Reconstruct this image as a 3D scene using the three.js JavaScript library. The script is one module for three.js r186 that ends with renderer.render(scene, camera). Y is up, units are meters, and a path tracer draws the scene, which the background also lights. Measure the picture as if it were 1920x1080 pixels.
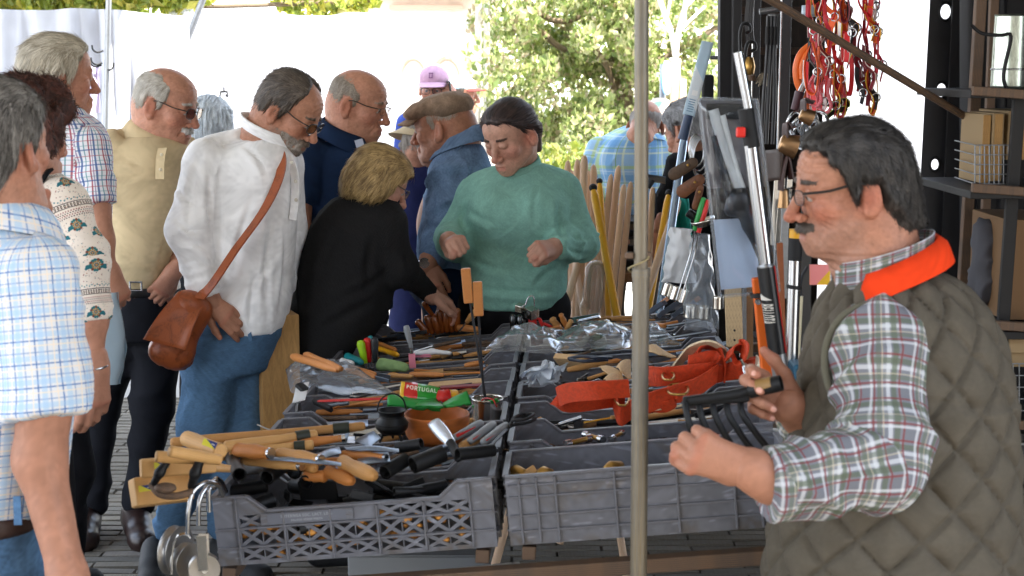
import * as THREE from 'three';
import { mergeGeometries } from 'three/addons/utils/BufferGeometryUtils.js';
import { RoundedBoxGeometry } from 'three/addons/geometries/RoundedBoxGeometry.js';

// ---------- camera, sky, sun, exposure ----------
const F = 2700, CAMH = 1.70, PITCH = Math.atan(410 / F);
const scene = new THREE.Scene();
const camera = new THREE.PerspectiveCamera(2 * Math.atan(540 / F) * 180 / Math.PI, 16 / 9, 0.05, 400);
camera.position.set(0, CAMH, 0);
camera.rotation.set(-PITCH, 0, 0);
camera.focus = 4.7;
camera.userData.fStop = 6.5;
const renderer = new THREE.WebGLRenderer();
renderer.toneMapping = THREE.LinearToneMapping;
renderer.toneMappingExposure = 5.5;
renderer.shadowMap.enabled = true;
const SUN = new THREE.Vector3(0.42, 1.0, 0.16).normalize();
{ // clear bright late-morning sky: air only
  const w = 256, h = 128, d = new Float32Array(w * h * 4);
  for (let y = 0; y < h; y++) for (let x = 0; x < w; x++) {
    const el = ((y + 0.5) / h - 0.5) * Math.PI, az = ((x + 0.5) / w - 0.5) * 2 * Math.PI;
    const v = new THREE.Vector3(Math.cos(el) * Math.cos(az), Math.sin(el), Math.cos(el) * Math.sin(az));
    const up = Math.max(0, v.y), hz = Math.pow(1 - up, 4), c = Math.max(0, v.dot(SUN)), glow = 0.5 * Math.pow(c, 6);
    const i = (y * w + x) * 4;
    d[i] = 0.5 + 0.72 * hz + glow; d[i + 1] = 0.62 + 0.62 * hz + glow * 0.96; d[i + 2] = 0.82 + 0.42 * hz + glow * 0.88; d[i + 3] = 1;
  }
  const t = new THREE.DataTexture(d, w, h, THREE.RGBAFormat, THREE.FloatType);
  t.mapping = THREE.EquirectangularReflectionMapping; t.magFilter = THREE.LinearFilter; t.minFilter = THREE.LinearFilter; t.needsUpdate = true;
  scene.background = t; scene.environment = t;
}
const sun = new THREE.DirectionalLight(new THREE.Color(1, 0.95, 0.87), 4.6);
sun.position.copy(SUN).multiplyScalar(40); sun.castShadow = true; sun.shadow.mapSize.set(4096, 4096);
sun.shadow.camera.left = sun.shadow.camera.bottom = -22; sun.shadow.camera.right = sun.shadow.camera.top = 22; sun.shadow.camera.far = 90;
scene.add(sun, sun.target); sun.target.position.set(0, 0, -6);

// ---------- helpers ----------
const V3 = (x, y, z) => new THREE.Vector3(x, y, z);
let _s = 7;
const seed = (n) => { _s = n; };
const rnd = (a = 0, b = 1) => { _s = (_s + 0x6d2b79f5) | 0; let t = Math.imul(_s ^ (_s >>> 15), 1 | _s); t = (t + Math.imul(t ^ (t >>> 7), 61 | t)) ^ t; return a + (b - a) * (((t ^ (t >>> 14)) >>> 0) / 4294967296); };
const clamp = (x, a = 0, b = 1) => x < a ? a : x > b ? b : x;
const lerp = (a, b, t) => a + (b - a) * t;
const sstep = (a, b, x) => { const t = clamp((x - a) / (b - a)); return t * t * (3 - 2 * t); };
const hash3 = (x, y, z) => { let h = Math.imul(x, 374761393) ^ Math.imul(y, 668265263) ^ Math.imul(z, 2147483647 ^ 0x5bd1e995); h = Math.imul(h ^ (h >>> 13), 1274126177); h ^= h >>> 16; return (h >>> 0) / 4294967296; };
function noise(x, y, z = 0) { // value noise -1..1
  const X = Math.floor(x), Y = Math.floor(y), Z = Math.floor(z); let u = x - X, v = y - Y, w = z - Z;
  u = u * u * (3 - 2 * u); v = v * v * (3 - 2 * v); w = w * w * (3 - 2 * w);
  const c = (i, j, k) => hash3(X + i, Y + j, Z + k);
  return 2 * lerp(lerp(lerp(c(0, 0, 0), c(1, 0, 0), u), lerp(c(0, 1, 0), c(1, 1, 0), u), v), lerp(lerp(c(0, 0, 1), c(1, 0, 1), u), lerp(c(0, 1, 1), c(1, 1, 1), u), v), w) - 1;
}
const fbm = (x, y, z = 0, o = 4) => { let s = 0, a = 0.5; for (let i = 0; i < o; i++) { s += a * noise(x, y, z); x = x * 2.03 + 11.3; y = y * 2.03 + 5.7; z = z * 2.03 + 3.1; a *= 0.5; } return s; };
const sT = Math.sin(PITCH), cT = Math.cos(PITCH);
function at(px, py, D) { // the point of the place at photograph pixel (px, py), D metres in front of the camera
  const x = (px - 960) / F, y = -(py - 540) / F, dz = cT + y * sT, t = D / dz;
  return V3(x * t, CAMH + t * (-sT + y * cT), -D);
}
const mpp = (py, D) => D / (cT - (py - 540) / F * sT) / F; // metres per pixel
const lin = (hex) => new THREE.Color(hex);

// things, parts
const taken = {};
const numbered = (n) => { const k = taken[n] = (taken[n] ?? -1) + 1; return k ? n + '_' + String(k).padStart(3, '0') : n; };
function meta(o, label, category, group, kind) { if (label) o.userData.label = label; if (category) o.userData.category = category; if (group) o.userData.group = group; if (kind) o.userData.kind = kind; return o; }
const shadow = (m) => { m.castShadow = m.receiveShadow = true; return m; };
const baseOf = new WeakMap();
function T(name, label, category, base = V3(0, 0, 0), group) { const g = new THREE.Group(); g.name = numbered(name); g.position.copy(base); scene.add(g); baseOf.set(g, base.clone()); return meta(g, label, category, group); }
// P: part in the thing's own frame;  W: part whose geometry is given in world coordinates
function P(parent, name, geo, mat, label) { const m = shadow(new THREE.Mesh(geo, mat)); m.name = name; parent.add(m); baseOf.set(m, baseOf.get(parent)); if (label) m.userData.label = label; return m; }
function W(parent, name, geo, mat, label) { const b = baseOf.get(parent); geo.translate(-b.x, -b.y, -b.z); return P(parent, name, geo, mat, label); }
function M(name, label, category, geo, mat, base = V3(0, 0, 0), group) { geo.translate(-base.x, -base.y, -base.z); const m = shadow(new THREE.Mesh(geo, mat)); m.name = numbered(name); m.position.copy(base); scene.add(m); baseOf.set(m, base.clone()); return meta(m, label, category, group); }
function S(name, geo, mat) { const m = shadow(new THREE.Mesh(geo, mat)); m.name = name; m.userData.kind = 'structure'; scene.add(m); baseOf.set(m, V3(0, 0, 0)); return m; }
function copy(o, pos, label) { const c = o.clone(); c.name = numbered(o.name.replace(/_\d{3}$/, '')); scene.add(c); if (pos) c.position.copy(pos); c.userData = { ...o.userData }; if (label) c.userData.label = label; baseOf.set(c, c.position.clone()); return c; }

// geometry helpers
const strip = (g) => { const n = g.index ? g.toNonIndexed() : g; for (const k of Object.keys(n.attributes)) if (!['position', 'normal', 'uv'].includes(k)) n.deleteAttribute(k); n.morphAttributes = {}; return n; };
const merge = (list) => mergeGeometries(list.map(strip));
function orient(g, a, b) { // a geometry along +y (centred) put from a to b
  const d = b.clone().sub(a), L = d.length(), q = new THREE.Quaternion().setFromUnitVectors(V3(0, 1, 0), d.normalize());
  return g.applyMatrix4(new THREE.Matrix4().compose(a.clone().add(b).multiplyScalar(0.5), q, V3(1, 1, 1)));
}
const bar = (a, b, r0, r1 = r0, seg = 12) => orient(new THREE.CylinderGeometry(r1, r0, a.distanceTo(b), seg, 1), a, b);
const beam = (a, b, w, d, bev = 0.003, roll = 0) => { const g = new RoundedBoxGeometry(w, a.distanceTo(b), d, 1, Math.min(bev, w * 0.4, d * 0.4)); if (roll) g.rotateY(roll); return orient(g, a, b); };
const tube = (pts, r, seg = 24, rs = 8, closed = false) => new THREE.TubeGeometry(new THREE.CatmullRomCurve3(pts, closed, 'centripetal'), seg, r, rs, closed);
const box = (w, h, d, x = 0, y = 0, z = 0, bev = 0.003) => new RoundedBoxGeometry(w, h, d, 1, Math.min(bev, w * 0.4, h * 0.4, d * 0.4)).translate(x, y, z);
const lathe = (prof, seg = 24) => new THREE.LatheGeometry(prof.map(([r, y]) => new THREE.Vector2(r, y)), seg);
// lathe along a segment a -> b; prof: [radius, fraction of length]
function turned(a, b, prof, seg = 14) { const L = a.distanceTo(b); return orient(lathe(prof.map(([r, f]) => [r, (f - 0.5) * L]), seg), a, b); }
// ribbon: flat strap along points with width direction w(i)
function ribbon(pts, wid, thick, upv, seg = 40) {
  const c = new THREE.CatmullRomCurve3(pts, false, 'centripetal'), P0 = [], uv = [], idx = [];
  for (let i = 0; i <= seg; i++) {
    const t = i / seg, p = c.getPoint(t), tg = c.getTangent(t), up = (Array.isArray(upv) ? upv[0].clone().lerp(upv[1], t) : upv.clone());
    const side = up.clone().sub(tg.clone().multiplyScalar(up.dot(tg))).normalize(), n = side.clone().cross(tg).normalize();
    for (const [a, b] of [[-1, -1], [1, -1], [1, 1], [-1, 1]]) { const q = p.clone().addScaledVector(side, a * wid / 2).addScaledVector(n, b * thick / 2); P0.push(q.x, q.y, q.z); uv.push(t * c.getLength(), a * wid / 2); }
    if (i < seg) for (let k = 0; k < 4; k++) { const a = i * 4 + k, b = i * 4 + (k + 1) % 4; idx.push(a, a + 4, b, b, a + 4, b + 4); }
  }
  idx.push(0, 1, 2, 0, 2, 3); const e = seg * 4; idx.push(e, e + 2, e + 1, e, e + 3, e + 2);
  const g = new THREE.BufferGeometry(); g.setAttribute('position', new THREE.Float32BufferAttribute(P0, 3)); g.setAttribute('uv', new THREE.Float32BufferAttribute(uv, 2)); g.setIndex(idx);
  const n = g.toNonIndexed(); n.computeVertexNormals(); return n;
}
// parametric sheet with thickness: f(u,v) -> Vector3
function sheet(f, nu, nv, thick = 0.002, su = 1, sv = 1) {
  const pos = [], uv = [], idx = [], N = (nu + 1) * (nv + 1);
  const grid = []; for (let j = 0; j <= nv; j++) for (let i = 0; i <= nu; i++) grid.push(f(i / nu, j / nv));
  const nrm = grid.map((p, k) => { const i = k % (nu + 1), j = (k / (nu + 1)) | 0, a = grid[j * (nu + 1) + Math.min(nu, i + 1)], b = grid[j * (nu + 1) + Math.max(0, i - 1)], c = grid[Math.min(nv, j + 1) * (nu + 1) + i], d = grid[Math.max(0, j - 1) * (nu + 1) + i]; return a.clone().sub(b).cross(c.clone().sub(d)).normalize(); });
  for (const s of [0.5, -0.5]) grid.forEach((p, k) => { const q = p.clone().addScaledVector(nrm[k], s * thick); pos.push(q.x, q.y, q.z); uv.push((k % (nu + 1)) / nu * su, ((k / (nu + 1)) | 0) / nv * sv); });
  for (let j = 0; j < nv; j++) for (let i = 0; i < nu; i++) { const a = j * (nu + 1) + i, b = a + 1, c = a + nu + 1, d = c + 1; idx.push(a, b, c, b, d, c, a + N, c + N, b + N, b + N, c + N, d + N); }
  const edge = (a, b) => idx.push(a, a + N, b, b, a + N, b + N);
  for (let i = 0; i < nu; i++) { edge(i, i + 1); const o = nv * (nu + 1); edge(o + i + 1, o + i); }
  for (let j = 0; j < nv; j++) { edge((j + 1) * (nu + 1), j * (nu + 1)); edge(j * (nu + 1) + nu, (j + 1) * (nu + 1) + nu); }
  const g = new THREE.BufferGeometry(); g.setAttribute('position', new THREE.Float32BufferAttribute(pos, 3)); g.setAttribute('uv', new THREE.Float32BufferAttribute(uv, 2)); g.setIndex(idx); g.computeVertexNormals(); return g;
}

// ---------- procedural textures ----------
function canvasTex(w, h, draw, size) { // size: metres covered [x, y]
  const c = document.createElement('canvas'); c.width = w; c.height = h; const g = c.getContext('2d'); draw(g, w, h);
  const t = new THREE.CanvasTexture(c); t.colorSpace = THREE.SRGBColorSpace; t.wrapS = t.wrapT = THREE.RepeatWrapping; t.magFilter = THREE.LinearFilter;
  if (size) t.repeat.set(1 / size[0], 1 / size[1]); return t;
}
function fieldTex(n, fn, size, srgb = true) { // fn(u,v) tiles in 0..1 -> [r,g,b] 0..1
  const d = new Uint8Array(n * n * 4);
  for (let y = 0; y < n; y++) for (let x = 0; x < n; x++) { const c = fn(x / n, y / n); for (let k = 0; k < 3; k++) d[(y * n + x) * 4 + k] = clamp(c[k]) * 255; d[(y * n + x) * 4 + 3] = 255; }
  const t = new THREE.DataTexture(d, n, n); if (srgb) t.colorSpace = THREE.SRGBColorSpace; t.wrapS = t.wrapT = THREE.RepeatWrapping; t.magFilter = THREE.LinearFilter; t.minFilter = THREE.LinearMipmapLinearFilter; t.generateMipmaps = true; t.needsUpdate = true;
  if (size) t.repeat.set(1 / size[0], 1 / size[1]); return t;
}
// tiling noise
const tn = (u, v, f, s = 0) => { const a = u * Math.PI * 2, b = v * Math.PI * 2, r = f / (Math.PI * 2); return noise(Math.cos(a) * r + s, Math.sin(a) * r + Math.cos(b) * r * 1.01 + s * 2, Math.sin(b) * r - s); };
const rgbOf = (hex) => { const c = parseInt(hex.slice(1), 16); return [(c >> 16 & 255) / 255, (c >> 8 & 255) / 255, (c & 255) / 255]; };
const std = (color, rough = 0.8, o = {}) => new THREE.MeshStandardMaterial({ color, roughness: rough, ...o });
const phys = (color, rough, o) => new THREE.MeshPhysicalMaterial({ color, roughness: rough, ...o });
const mottle = (hex, amt = 0.08, size = [0.2, 0.2], freq = [8, 30], n = 128, sd = 1) => { const b = rgbOf(hex); return fieldTex(n, (u, v) => { const k = 1 + amt * (tn(u, v, freq[0], sd) + 0.7 * tn(u, v, freq[1], sd + 5)); return b.map((c) => c * k); }, size); };
const woodTex = (hex, sd = 1, size = [0.06, 0.3], amt = 0.12) => { const b = rgbOf(hex); return fieldTex(128, (u, v) => { const k = 1 + amt * (tn(u * 1, v * 0.15, 22, sd) * 0.6 + 0.5 * tn(u, v * 0.08, 60, sd + 3) + 0.4 * tn(u, v, 4, sd + 9)); return [b[0] * k, b[1] * (k * 1.0 - 0.02), b[2] * (k - 0.04)]; }, size); };
// ---------- signed-distance modelling kit: smooth-blended bodies, heads, hands and clothes ----------
const smin = (a, b, k) => { const h = Math.max(k - Math.abs(a - b), 0) / k; return Math.min(a, b) - h * h * k * 0.25; };
const smax = (a, b, k) => -smin(-a, -b, k);
function cone(a, b, ra, rb, o = {}) { // tapered capsule; o.cut: flat end at b; o.cut0: flat end at a
  const ax = b.x - a.x, ay = b.y - a.y, az = b.z - a.z, L2 = ax * ax + ay * ay + az * az || 1e-9, L = Math.sqrt(L2);
  const d = V3(ax / L, ay / L, az / L), ref = Math.abs(d.y) > 0.9 ? V3(0, 0, 1) : V3(0, 1, 0), e1 = V3().crossVectors(ref, d).normalize(), e2 = V3().crossVectors(d, e1), rm = (ra + rb) / 2;
  return {
    k: o.k ?? 0.03, sub: o.sub, lo: [Math.min(a.x - ra, b.x - rb), Math.min(a.y - ra, b.y - rb), Math.min(a.z - ra, b.z - rb)], hi: [Math.max(a.x + ra, b.x + rb), Math.max(a.y + ra, b.y + rb), Math.max(a.z + ra, b.z + rb)],
    d(x, y, z) {
      const px = x - a.x, py = y - a.y, pz = z - a.z; let t = (px * ax + py * ay + pz * az) / L2; const tc = t < 0 ? 0 : t > 1 ? 1 : t;
      const qx = px - tc * ax, qy = py - tc * ay, qz = pz - tc * az; let r = Math.sqrt(qx * qx + qy * qy + qz * qz) - (ra + (rb - ra) * tc);
      if (o.cut && t > 1) r = Math.max(r, (t - 1) * L); if (o.cut0 && t < 0) r = Math.max(r, -t * L); return r;
    },
    uv(x, y, z) { const px = x - a.x, py = y - a.y, pz = z - a.z; return [Math.atan2(px * e1.x + py * e1.y + pz * e1.z, px * e2.x + py * e2.y + pz * e2.z) * rm, px * d.x + py * d.y + pz * d.z + (o.v0 ?? 0), rm]; },
  };
}
function ell(c, r, o = {}) { // ellipsoid, o.m: rotation Matrix3-like basis [ex,ey,ez]
  const [ex, ey, ez] = o.m ?? [V3(1, 0, 0), V3(0, 1, 0), V3(0, 0, 1)], R = Math.max(...r);
  return {
    k: o.k ?? 0.03, sub: o.sub, lo: [c.x - R, c.y - R, c.z - R], hi: [c.x + R, c.y + R, c.z + R],
    d(x, y, z) {
      const X = x - c.x, Y = y - c.y, Z = z - c.z, a = X * ex.x + Y * ex.y + Z * ex.z, b = X * ey.x + Y * ey.y + Z * ey.z, e = X * ez.x + Y * ez.y + Z * ez.z;
      const k0 = Math.sqrt((a / r[0]) ** 2 + (b / r[1]) ** 2 + (e / r[2]) ** 2), k1 = Math.sqrt((a / r[0] ** 2) ** 2 + (b / r[1] ** 2) ** 2 + (e / r[2] ** 2) ** 2);
      return k1 < 1e-9 ? -Math.min(...r) : k0 * (k0 - 1) / k1;
    },
    uv(x, y, z) { return [Math.atan2(x - c.x, z - c.z) * R, y, R]; },
  };
}
function loft(rows, o = {}) { // rows: [{y, cx, cz, hw, hd}] -- elliptical slices
  rows.sort((a, b) => a.y - b.y); const n = rows.length, y0 = rows[0].y, y1 = rows[n - 1].y, e = o.e ?? 2.3; let um = 0; for (const r of rows) um += r.hw / n;
  const tmp = { cx: 0, cz: 0, hw: 0, hd: 0 };
  const s = (y) => {
    const c = clamp(y, y0, y1); let i = 0; while (i < n - 2 && rows[i + 1].y < c) i++;
    const A = rows[Math.max(0, i - 1)], B = rows[i], C = rows[i + 1], D = rows[Math.min(n - 1, i + 2)], h = C.y - B.y || 1e-6, t = (c - B.y) / h, t2 = t * t, t3 = t2 * t;
    for (const k of ['cx', 'cz', 'hw', 'hd']) {
      const m = (C[k] - B[k]) / h; let m0 = i > 0 ? (C[k] - A[k]) / (C.y - A.y) : m, m1 = i < n - 2 ? (D[k] - B[k]) / (D.y - B.y) : m;
      tmp[k] = (2 * t3 - 3 * t2 + 1) * B[k] + (t3 - 2 * t2 + t) * h * m0 + (-2 * t3 + 3 * t2) * C[k] + (t3 - t2) * h * m1;
    } return tmp;
  };
  let lo = [1e9, y0, 1e9], hi = [-1e9, y1, -1e9]; for (const r of rows) { lo[0] = Math.min(lo[0], r.cx - r.hw); hi[0] = Math.max(hi[0], r.cx + r.hw); lo[2] = Math.min(lo[2], r.cz - r.hd); hi[2] = Math.max(hi[2], r.cz + r.hd); }
  const rd = o.round ?? 0.012;
  return {
    k: o.k ?? 0.05, lo, hi, sub: o.sub,
    d(x, y, z) {
      const q = s(y), a = Math.abs(x - q.cx), b = Math.abs(z - q.cz), w = Math.max(q.hw, 0.002), h = Math.max(q.hd, 0.002);
      const k0 = Math.pow(Math.pow(a / w, e) + Math.pow(b / h, e), 1 / e), L = Math.hypot(a, b); let d = k0 < 1e-6 ? -Math.min(w, h) : L * (1 - 1 / k0);
      if (k0 < 1) d = Math.max(d, -Math.min(w, h) * (1 - k0) * 1.2 - 0.0001);
      const dy = y > (y0 + y1) / 2 ? y - y1 : y0 - y; const u = d + rd, v = dy + rd;
      return Math.min(Math.max(u, v), 0) + Math.hypot(Math.max(u, 0), Math.max(v, 0)) - rd;
    },
    uv(x, y, z) { const q = s(y); return [Math.atan2((x - q.cx) / Math.max(q.hw, 0.01), (z - q.cz) / Math.max(q.hd, 0.01)) * um, y, um]; },
  };
}
class Field {
  constructor(prims) { this.p = prims; this.act = prims; this.post = null; }
  f(x, y, z, act = this.act) { let d = 1e3; for (let i = 0; i < act.length; i++) { const q = act[i]; if (q.sub) d = smax(d, -q.d(x, y, z), q.k); else d = d > 900 ? q.d(x, y, z) : smin(d, q.d(x, y, z), q.k); } return this.post ? this.post(d, x, y, z) : d; }
  nearest(x, y, z) { let b = null, m = 1e9; for (const q of this.p) if (!q.sub) { const d = q.d(x, y, z); if (d < m) { m = d; b = q; } } return b; }
  bounds(pad) { const lo = [1e9, 1e9, 1e9], hi = [-1e9, -1e9, -1e9]; for (const q of this.p) if (!q.sub) for (let k = 0; k < 3; k++) { lo[k] = Math.min(lo[k], q.lo[k] - pad); hi[k] = Math.max(hi[k], q.hi[k] + pad); } return [lo, hi]; }
}
// surface nets over a sparse grid
function polygonize(fld, h, o = {}) {
  const [lo, hi] = o.box ?? fld.bounds(o.pad ?? 3 * h), n = [0, 1, 2].map((k) => Math.ceil((hi[k] - lo[k]) / h / 6) * 6 + 1), [nx, ny, nz] = n;
  const val = new Float32Array(nx * ny * nz).fill(1), B = 6, R = B * h * 0.5 * Math.sqrt(3) * 1.0, slack = o.slack ?? 0.03;
  for (let bz = 0; bz < nz - 1; bz += B) for (let by = 0; by < ny - 1; by += B) for (let bx = 0; bx < nx - 1; bx += B) {
    const cx = lo[0] + (bx + B / 2) * h, cy = lo[1] + (by + B / 2) * h, cz = lo[2] + (bz + B / 2) * h, act = []; let m = 1e9;
    for (const q of fld.p) { const gap = Math.max(q.lo[0] - cx, cx - q.hi[0], q.lo[1] - cy, cy - q.hi[1], q.lo[2] - cz, cz - q.hi[2]); if (gap > R + slack + 0.03) continue; const d = q.d(cx, cy, cz); if (d < R * 1.5 + slack + q.k) { act.push(q); if (!q.sub && d < m) m = d; } }
    if (!act.some((q) => !q.sub)) continue;
    const inside = m < -(R * 1.8 + slack) && !act.some((q) => q.sub);
    for (let z = bz; z <= bz + B; z++) for (let y = by; y <= by + B; y++) for (let x = bx; x <= bx + B; x++) val[(z * ny + y) * nx + x] = inside ? -1 : fld.f(lo[0] + x * h, lo[1] + y * h, lo[2] + z * h, act);
  }
  const vid = new Int32Array(nx * ny * nz).fill(-1), pos = [], idx = [], C = [0, 1, nx, nx + 1, nx * ny, nx * ny + 1, nx * ny + nx, nx * ny + nx + 1];
  const E = [[0, 1], [2, 3], [4, 5], [6, 7], [0, 2], [1, 3], [4, 6], [5, 7], [0, 4], [1, 5], [2, 6], [3, 7]];
  for (let z = 0; z < nz - 1; z++) for (let y = 0; y < ny - 1; y++) for (let x = 0; x < nx - 1; x++) {
    const i = (z * ny + y) * nx + x; let s = 0; for (let k = 0; k < 8; k++) if (val[i + C[k]] < 0) s |= 1 << k; if (s === 0 || s === 255) continue;
    let X = 0, Y = 0, Z = 0, c = 0;
    for (const [a, b] of E) { const va = val[i + C[a]], vb = val[i + C[b]]; if ((va < 0) !== (vb < 0)) { const t = va / (va - vb); X += (a & 1) + ((b & 1) - (a & 1)) * t; Y += (a >> 1 & 1) + ((b >> 1 & 1) - (a >> 1 & 1)) * t; Z += (a >> 2) + ((b >> 2) - (a >> 2)) * t; c++; } }
    vid[i] = pos.length / 3; pos.push(lo[0] + (x + X / c) * h, lo[1] + (y + Y / c) * h, lo[2] + (z + Z / c) * h);
  }
  const quad = (a, b, c, d, flip) => { if (a < 0 || b < 0 || c < 0 || d < 0) return; flip ? idx.push(a, c, b, a, d, c) : idx.push(a, b, c, a, c, d); };
  for (let z = 1; z < nz - 1; z++) for (let y = 1; y < ny - 1; y++) for (let x = 1; x < nx - 1; x++) {
    const i = (z * ny + y) * nx + x, v = val[i] < 0;
    if (v !== (val[i + 1] < 0)) quad(vid[i - nx - nx * ny], vid[i - nx * ny], vid[i], vid[i - nx], !v);
    if (v !== (val[i + nx] < 0)) quad(vid[i - 1 - nx * ny], vid[i - 1], vid[i], vid[i - nx * ny], !v);
    if (v !== (val[i + nx * ny] < 0)) quad(vid[i - 1 - nx], vid[i - nx], vid[i], vid[i - 1], !v);
  }
  return { pos: new Float32Array(pos), idx };
}
function normalsOf(pos, idx) {
  const n = new Float32Array(pos.length);
  for (let t = 0; t < idx.length; t += 3) {
    const a = idx[t] * 3, b = idx[t + 1] * 3, c = idx[t + 2] * 3, ux = pos[b] - pos[a], uy = pos[b + 1] - pos[a + 1], uz = pos[b + 2] - pos[a + 2], vx = pos[c] - pos[a], vy = pos[c + 1] - pos[a + 1], vz = pos[c + 2] - pos[a + 2];
    const x = uy * vz - uz * vy, y = uz * vx - ux * vz, z = ux * vy - uy * vx; for (const q of [a, b, c]) { n[q] += x; n[q + 1] += y; n[q + 2] += z; }
  }
  for (let i = 0; i < n.length; i += 3) { const l = Math.hypot(n[i], n[i + 1], n[i + 2]) || 1; n[i] /= l; n[i + 1] /= l; n[i + 2] /= l; } return n;
}
// o.disp(x,y,z,u,v,nx,ny,nz,prim) outward push in metres; o.color(x,y,z) -> [r,g,b] linear; o.keep(x,y,z) -> bool per triangle centroid; o.uv: fabric uv in metres
function solid(prims, h, o = {}) {
  const fld = prims instanceof Field ? prims : new Field(prims), { pos, idx } = polygonize(fld, h, o); let nrm = normalsOf(pos, idx);
  if (o.disp) {
    for (let i = 0; i < pos.length; i += 3) { const q = o.noprim ? null : fld.nearest(pos[i], pos[i + 1], pos[i + 2]), u = q ? q.uv(pos[i], pos[i + 1], pos[i + 2]) : [0, 0, 1], d = o.disp(pos[i], pos[i + 1], pos[i + 2], u[0], u[1], nrm[i], nrm[i + 1], nrm[i + 2], q); pos[i] += nrm[i] * d; pos[i + 1] += nrm[i + 1] * d; pos[i + 2] += nrm[i + 2] * d; }
    nrm = normalsOf(pos, idx);
  }
  let id = idx;
  if (o.keep) { id = []; for (let t = 0; t < idx.length; t += 3) { const a = idx[t] * 3, b = idx[t + 1] * 3, c = idx[t + 2] * 3; if (o.keep((pos[a] + pos[b] + pos[c]) / 3, (pos[a + 1] + pos[b + 1] + pos[c + 1]) / 3, (pos[a + 2] + pos[b + 2] + pos[c + 2]) / 3)) id.push(idx[t], idx[t + 1], idx[t + 2]); } }
  const g = new THREE.BufferGeometry();
  if (!o.uv) {
    g.setAttribute('position', new THREE.BufferAttribute(pos, 3)); g.setAttribute('normal', new THREE.BufferAttribute(nrm, 3)); g.setIndex(id);
    if (o.color) { const c = new Float32Array(pos.length); for (let i = 0; i < pos.length; i += 3) { const k = o.color(pos[i], pos[i + 1], pos[i + 2]); c[i] = k[0]; c[i + 1] = k[1]; c[i + 2] = k[2]; } g.setAttribute('color', new THREE.BufferAttribute(c, 3)); }
    return g;
  }
  const m = id.length, p = new Float32Array(m * 3), nn = new Float32Array(m * 3), uv = new Float32Array(m * 2);
  for (let t = 0; t < m; t += 3) {
    const ids = [id[t] * 3, id[t + 1] * 3, id[t + 2] * 3], c = [0, 1, 2].map((k) => (pos[ids[0] + k] + pos[ids[1] + k] + pos[ids[2] + k]) / 3), q = fld.nearest(...c), per = []; let u0;
    ids.forEach((s, j) => {
      const w = q.uv(pos[s], pos[s + 1], pos[s + 2]); if (j === 0) u0 = w[0]; else { const T2 = Math.PI * 2 * w[2]; if (w[0] - u0 > T2 / 2) w[0] -= T2; if (u0 - w[0] > T2 / 2) w[0] += T2; }
      for (let k = 0; k < 3; k++) { p[(t + j) * 3 + k] = pos[s + k]; nn[(t + j) * 3 + k] = nrm[s + k]; } uv[(t + j) * 2] = w[0]; uv[(t + j) * 2 + 1] = w[1];
    });
  }
  g.setAttribute('position', new THREE.BufferAttribute(p, 3)); g.setAttribute('normal', new THREE.BufferAttribute(nn, 3)); g.setAttribute('uv', new THREE.BufferAttribute(uv, 2)); return g;
}
const mergeSkin = (list) => { const L = list.map((g) => { const n = g.index ? g.toNonIndexed() : g; n.deleteAttribute('uv'); return n; }); return mergeGeometries(L); };
// ---------- people kit ----------
const D2R = Math.PI / 180;
const ramp = (tab, x) => { if (x <= tab[0][0]) return tab[0][1]; for (let i = 1; i < tab.length; i++) if (x <= tab[i][0]) { const [a, b] = [tab[i - 1], tab[i]], t = (x - a[0]) / (b[0] - a[0]); return lerp(a[1], b[1], t * t * (3 - 2 * t)); } return tab[tab.length - 1][1]; };
const skinMat = new THREE.MeshPhysicalMaterial({ color: 0xffffff, vertexColors: true, roughness: 0.52, specularIntensity: 0.6 });
const hairMat = new THREE.MeshStandardMaterial({ color: 0xffffff, vertexColors: true, roughness: 0.6 });
const eyeMat = new THREE.MeshPhysicalMaterial({ color: 0xffffff, vertexColors: true, roughness: 0.15 });
const lensMat = new THREE.MeshPhysicalMaterial({ color: 0xffffff, roughness: 0.03, transmission: 1, thickness: 0, ior: 1.45 });
const tintMat = new THREE.MeshPhysicalMaterial({ color: 0xdacdc4, roughness: 0.04, transmission: 1, thickness: 0, ior: 1.45 });
const SKIN = { tan: [0.39, 0.18, 0.112], ruddy: [0.42, 0.2, 0.127], fair: [0.49, 0.27, 0.195], warm: [0.41, 0.195, 0.12] };

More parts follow.
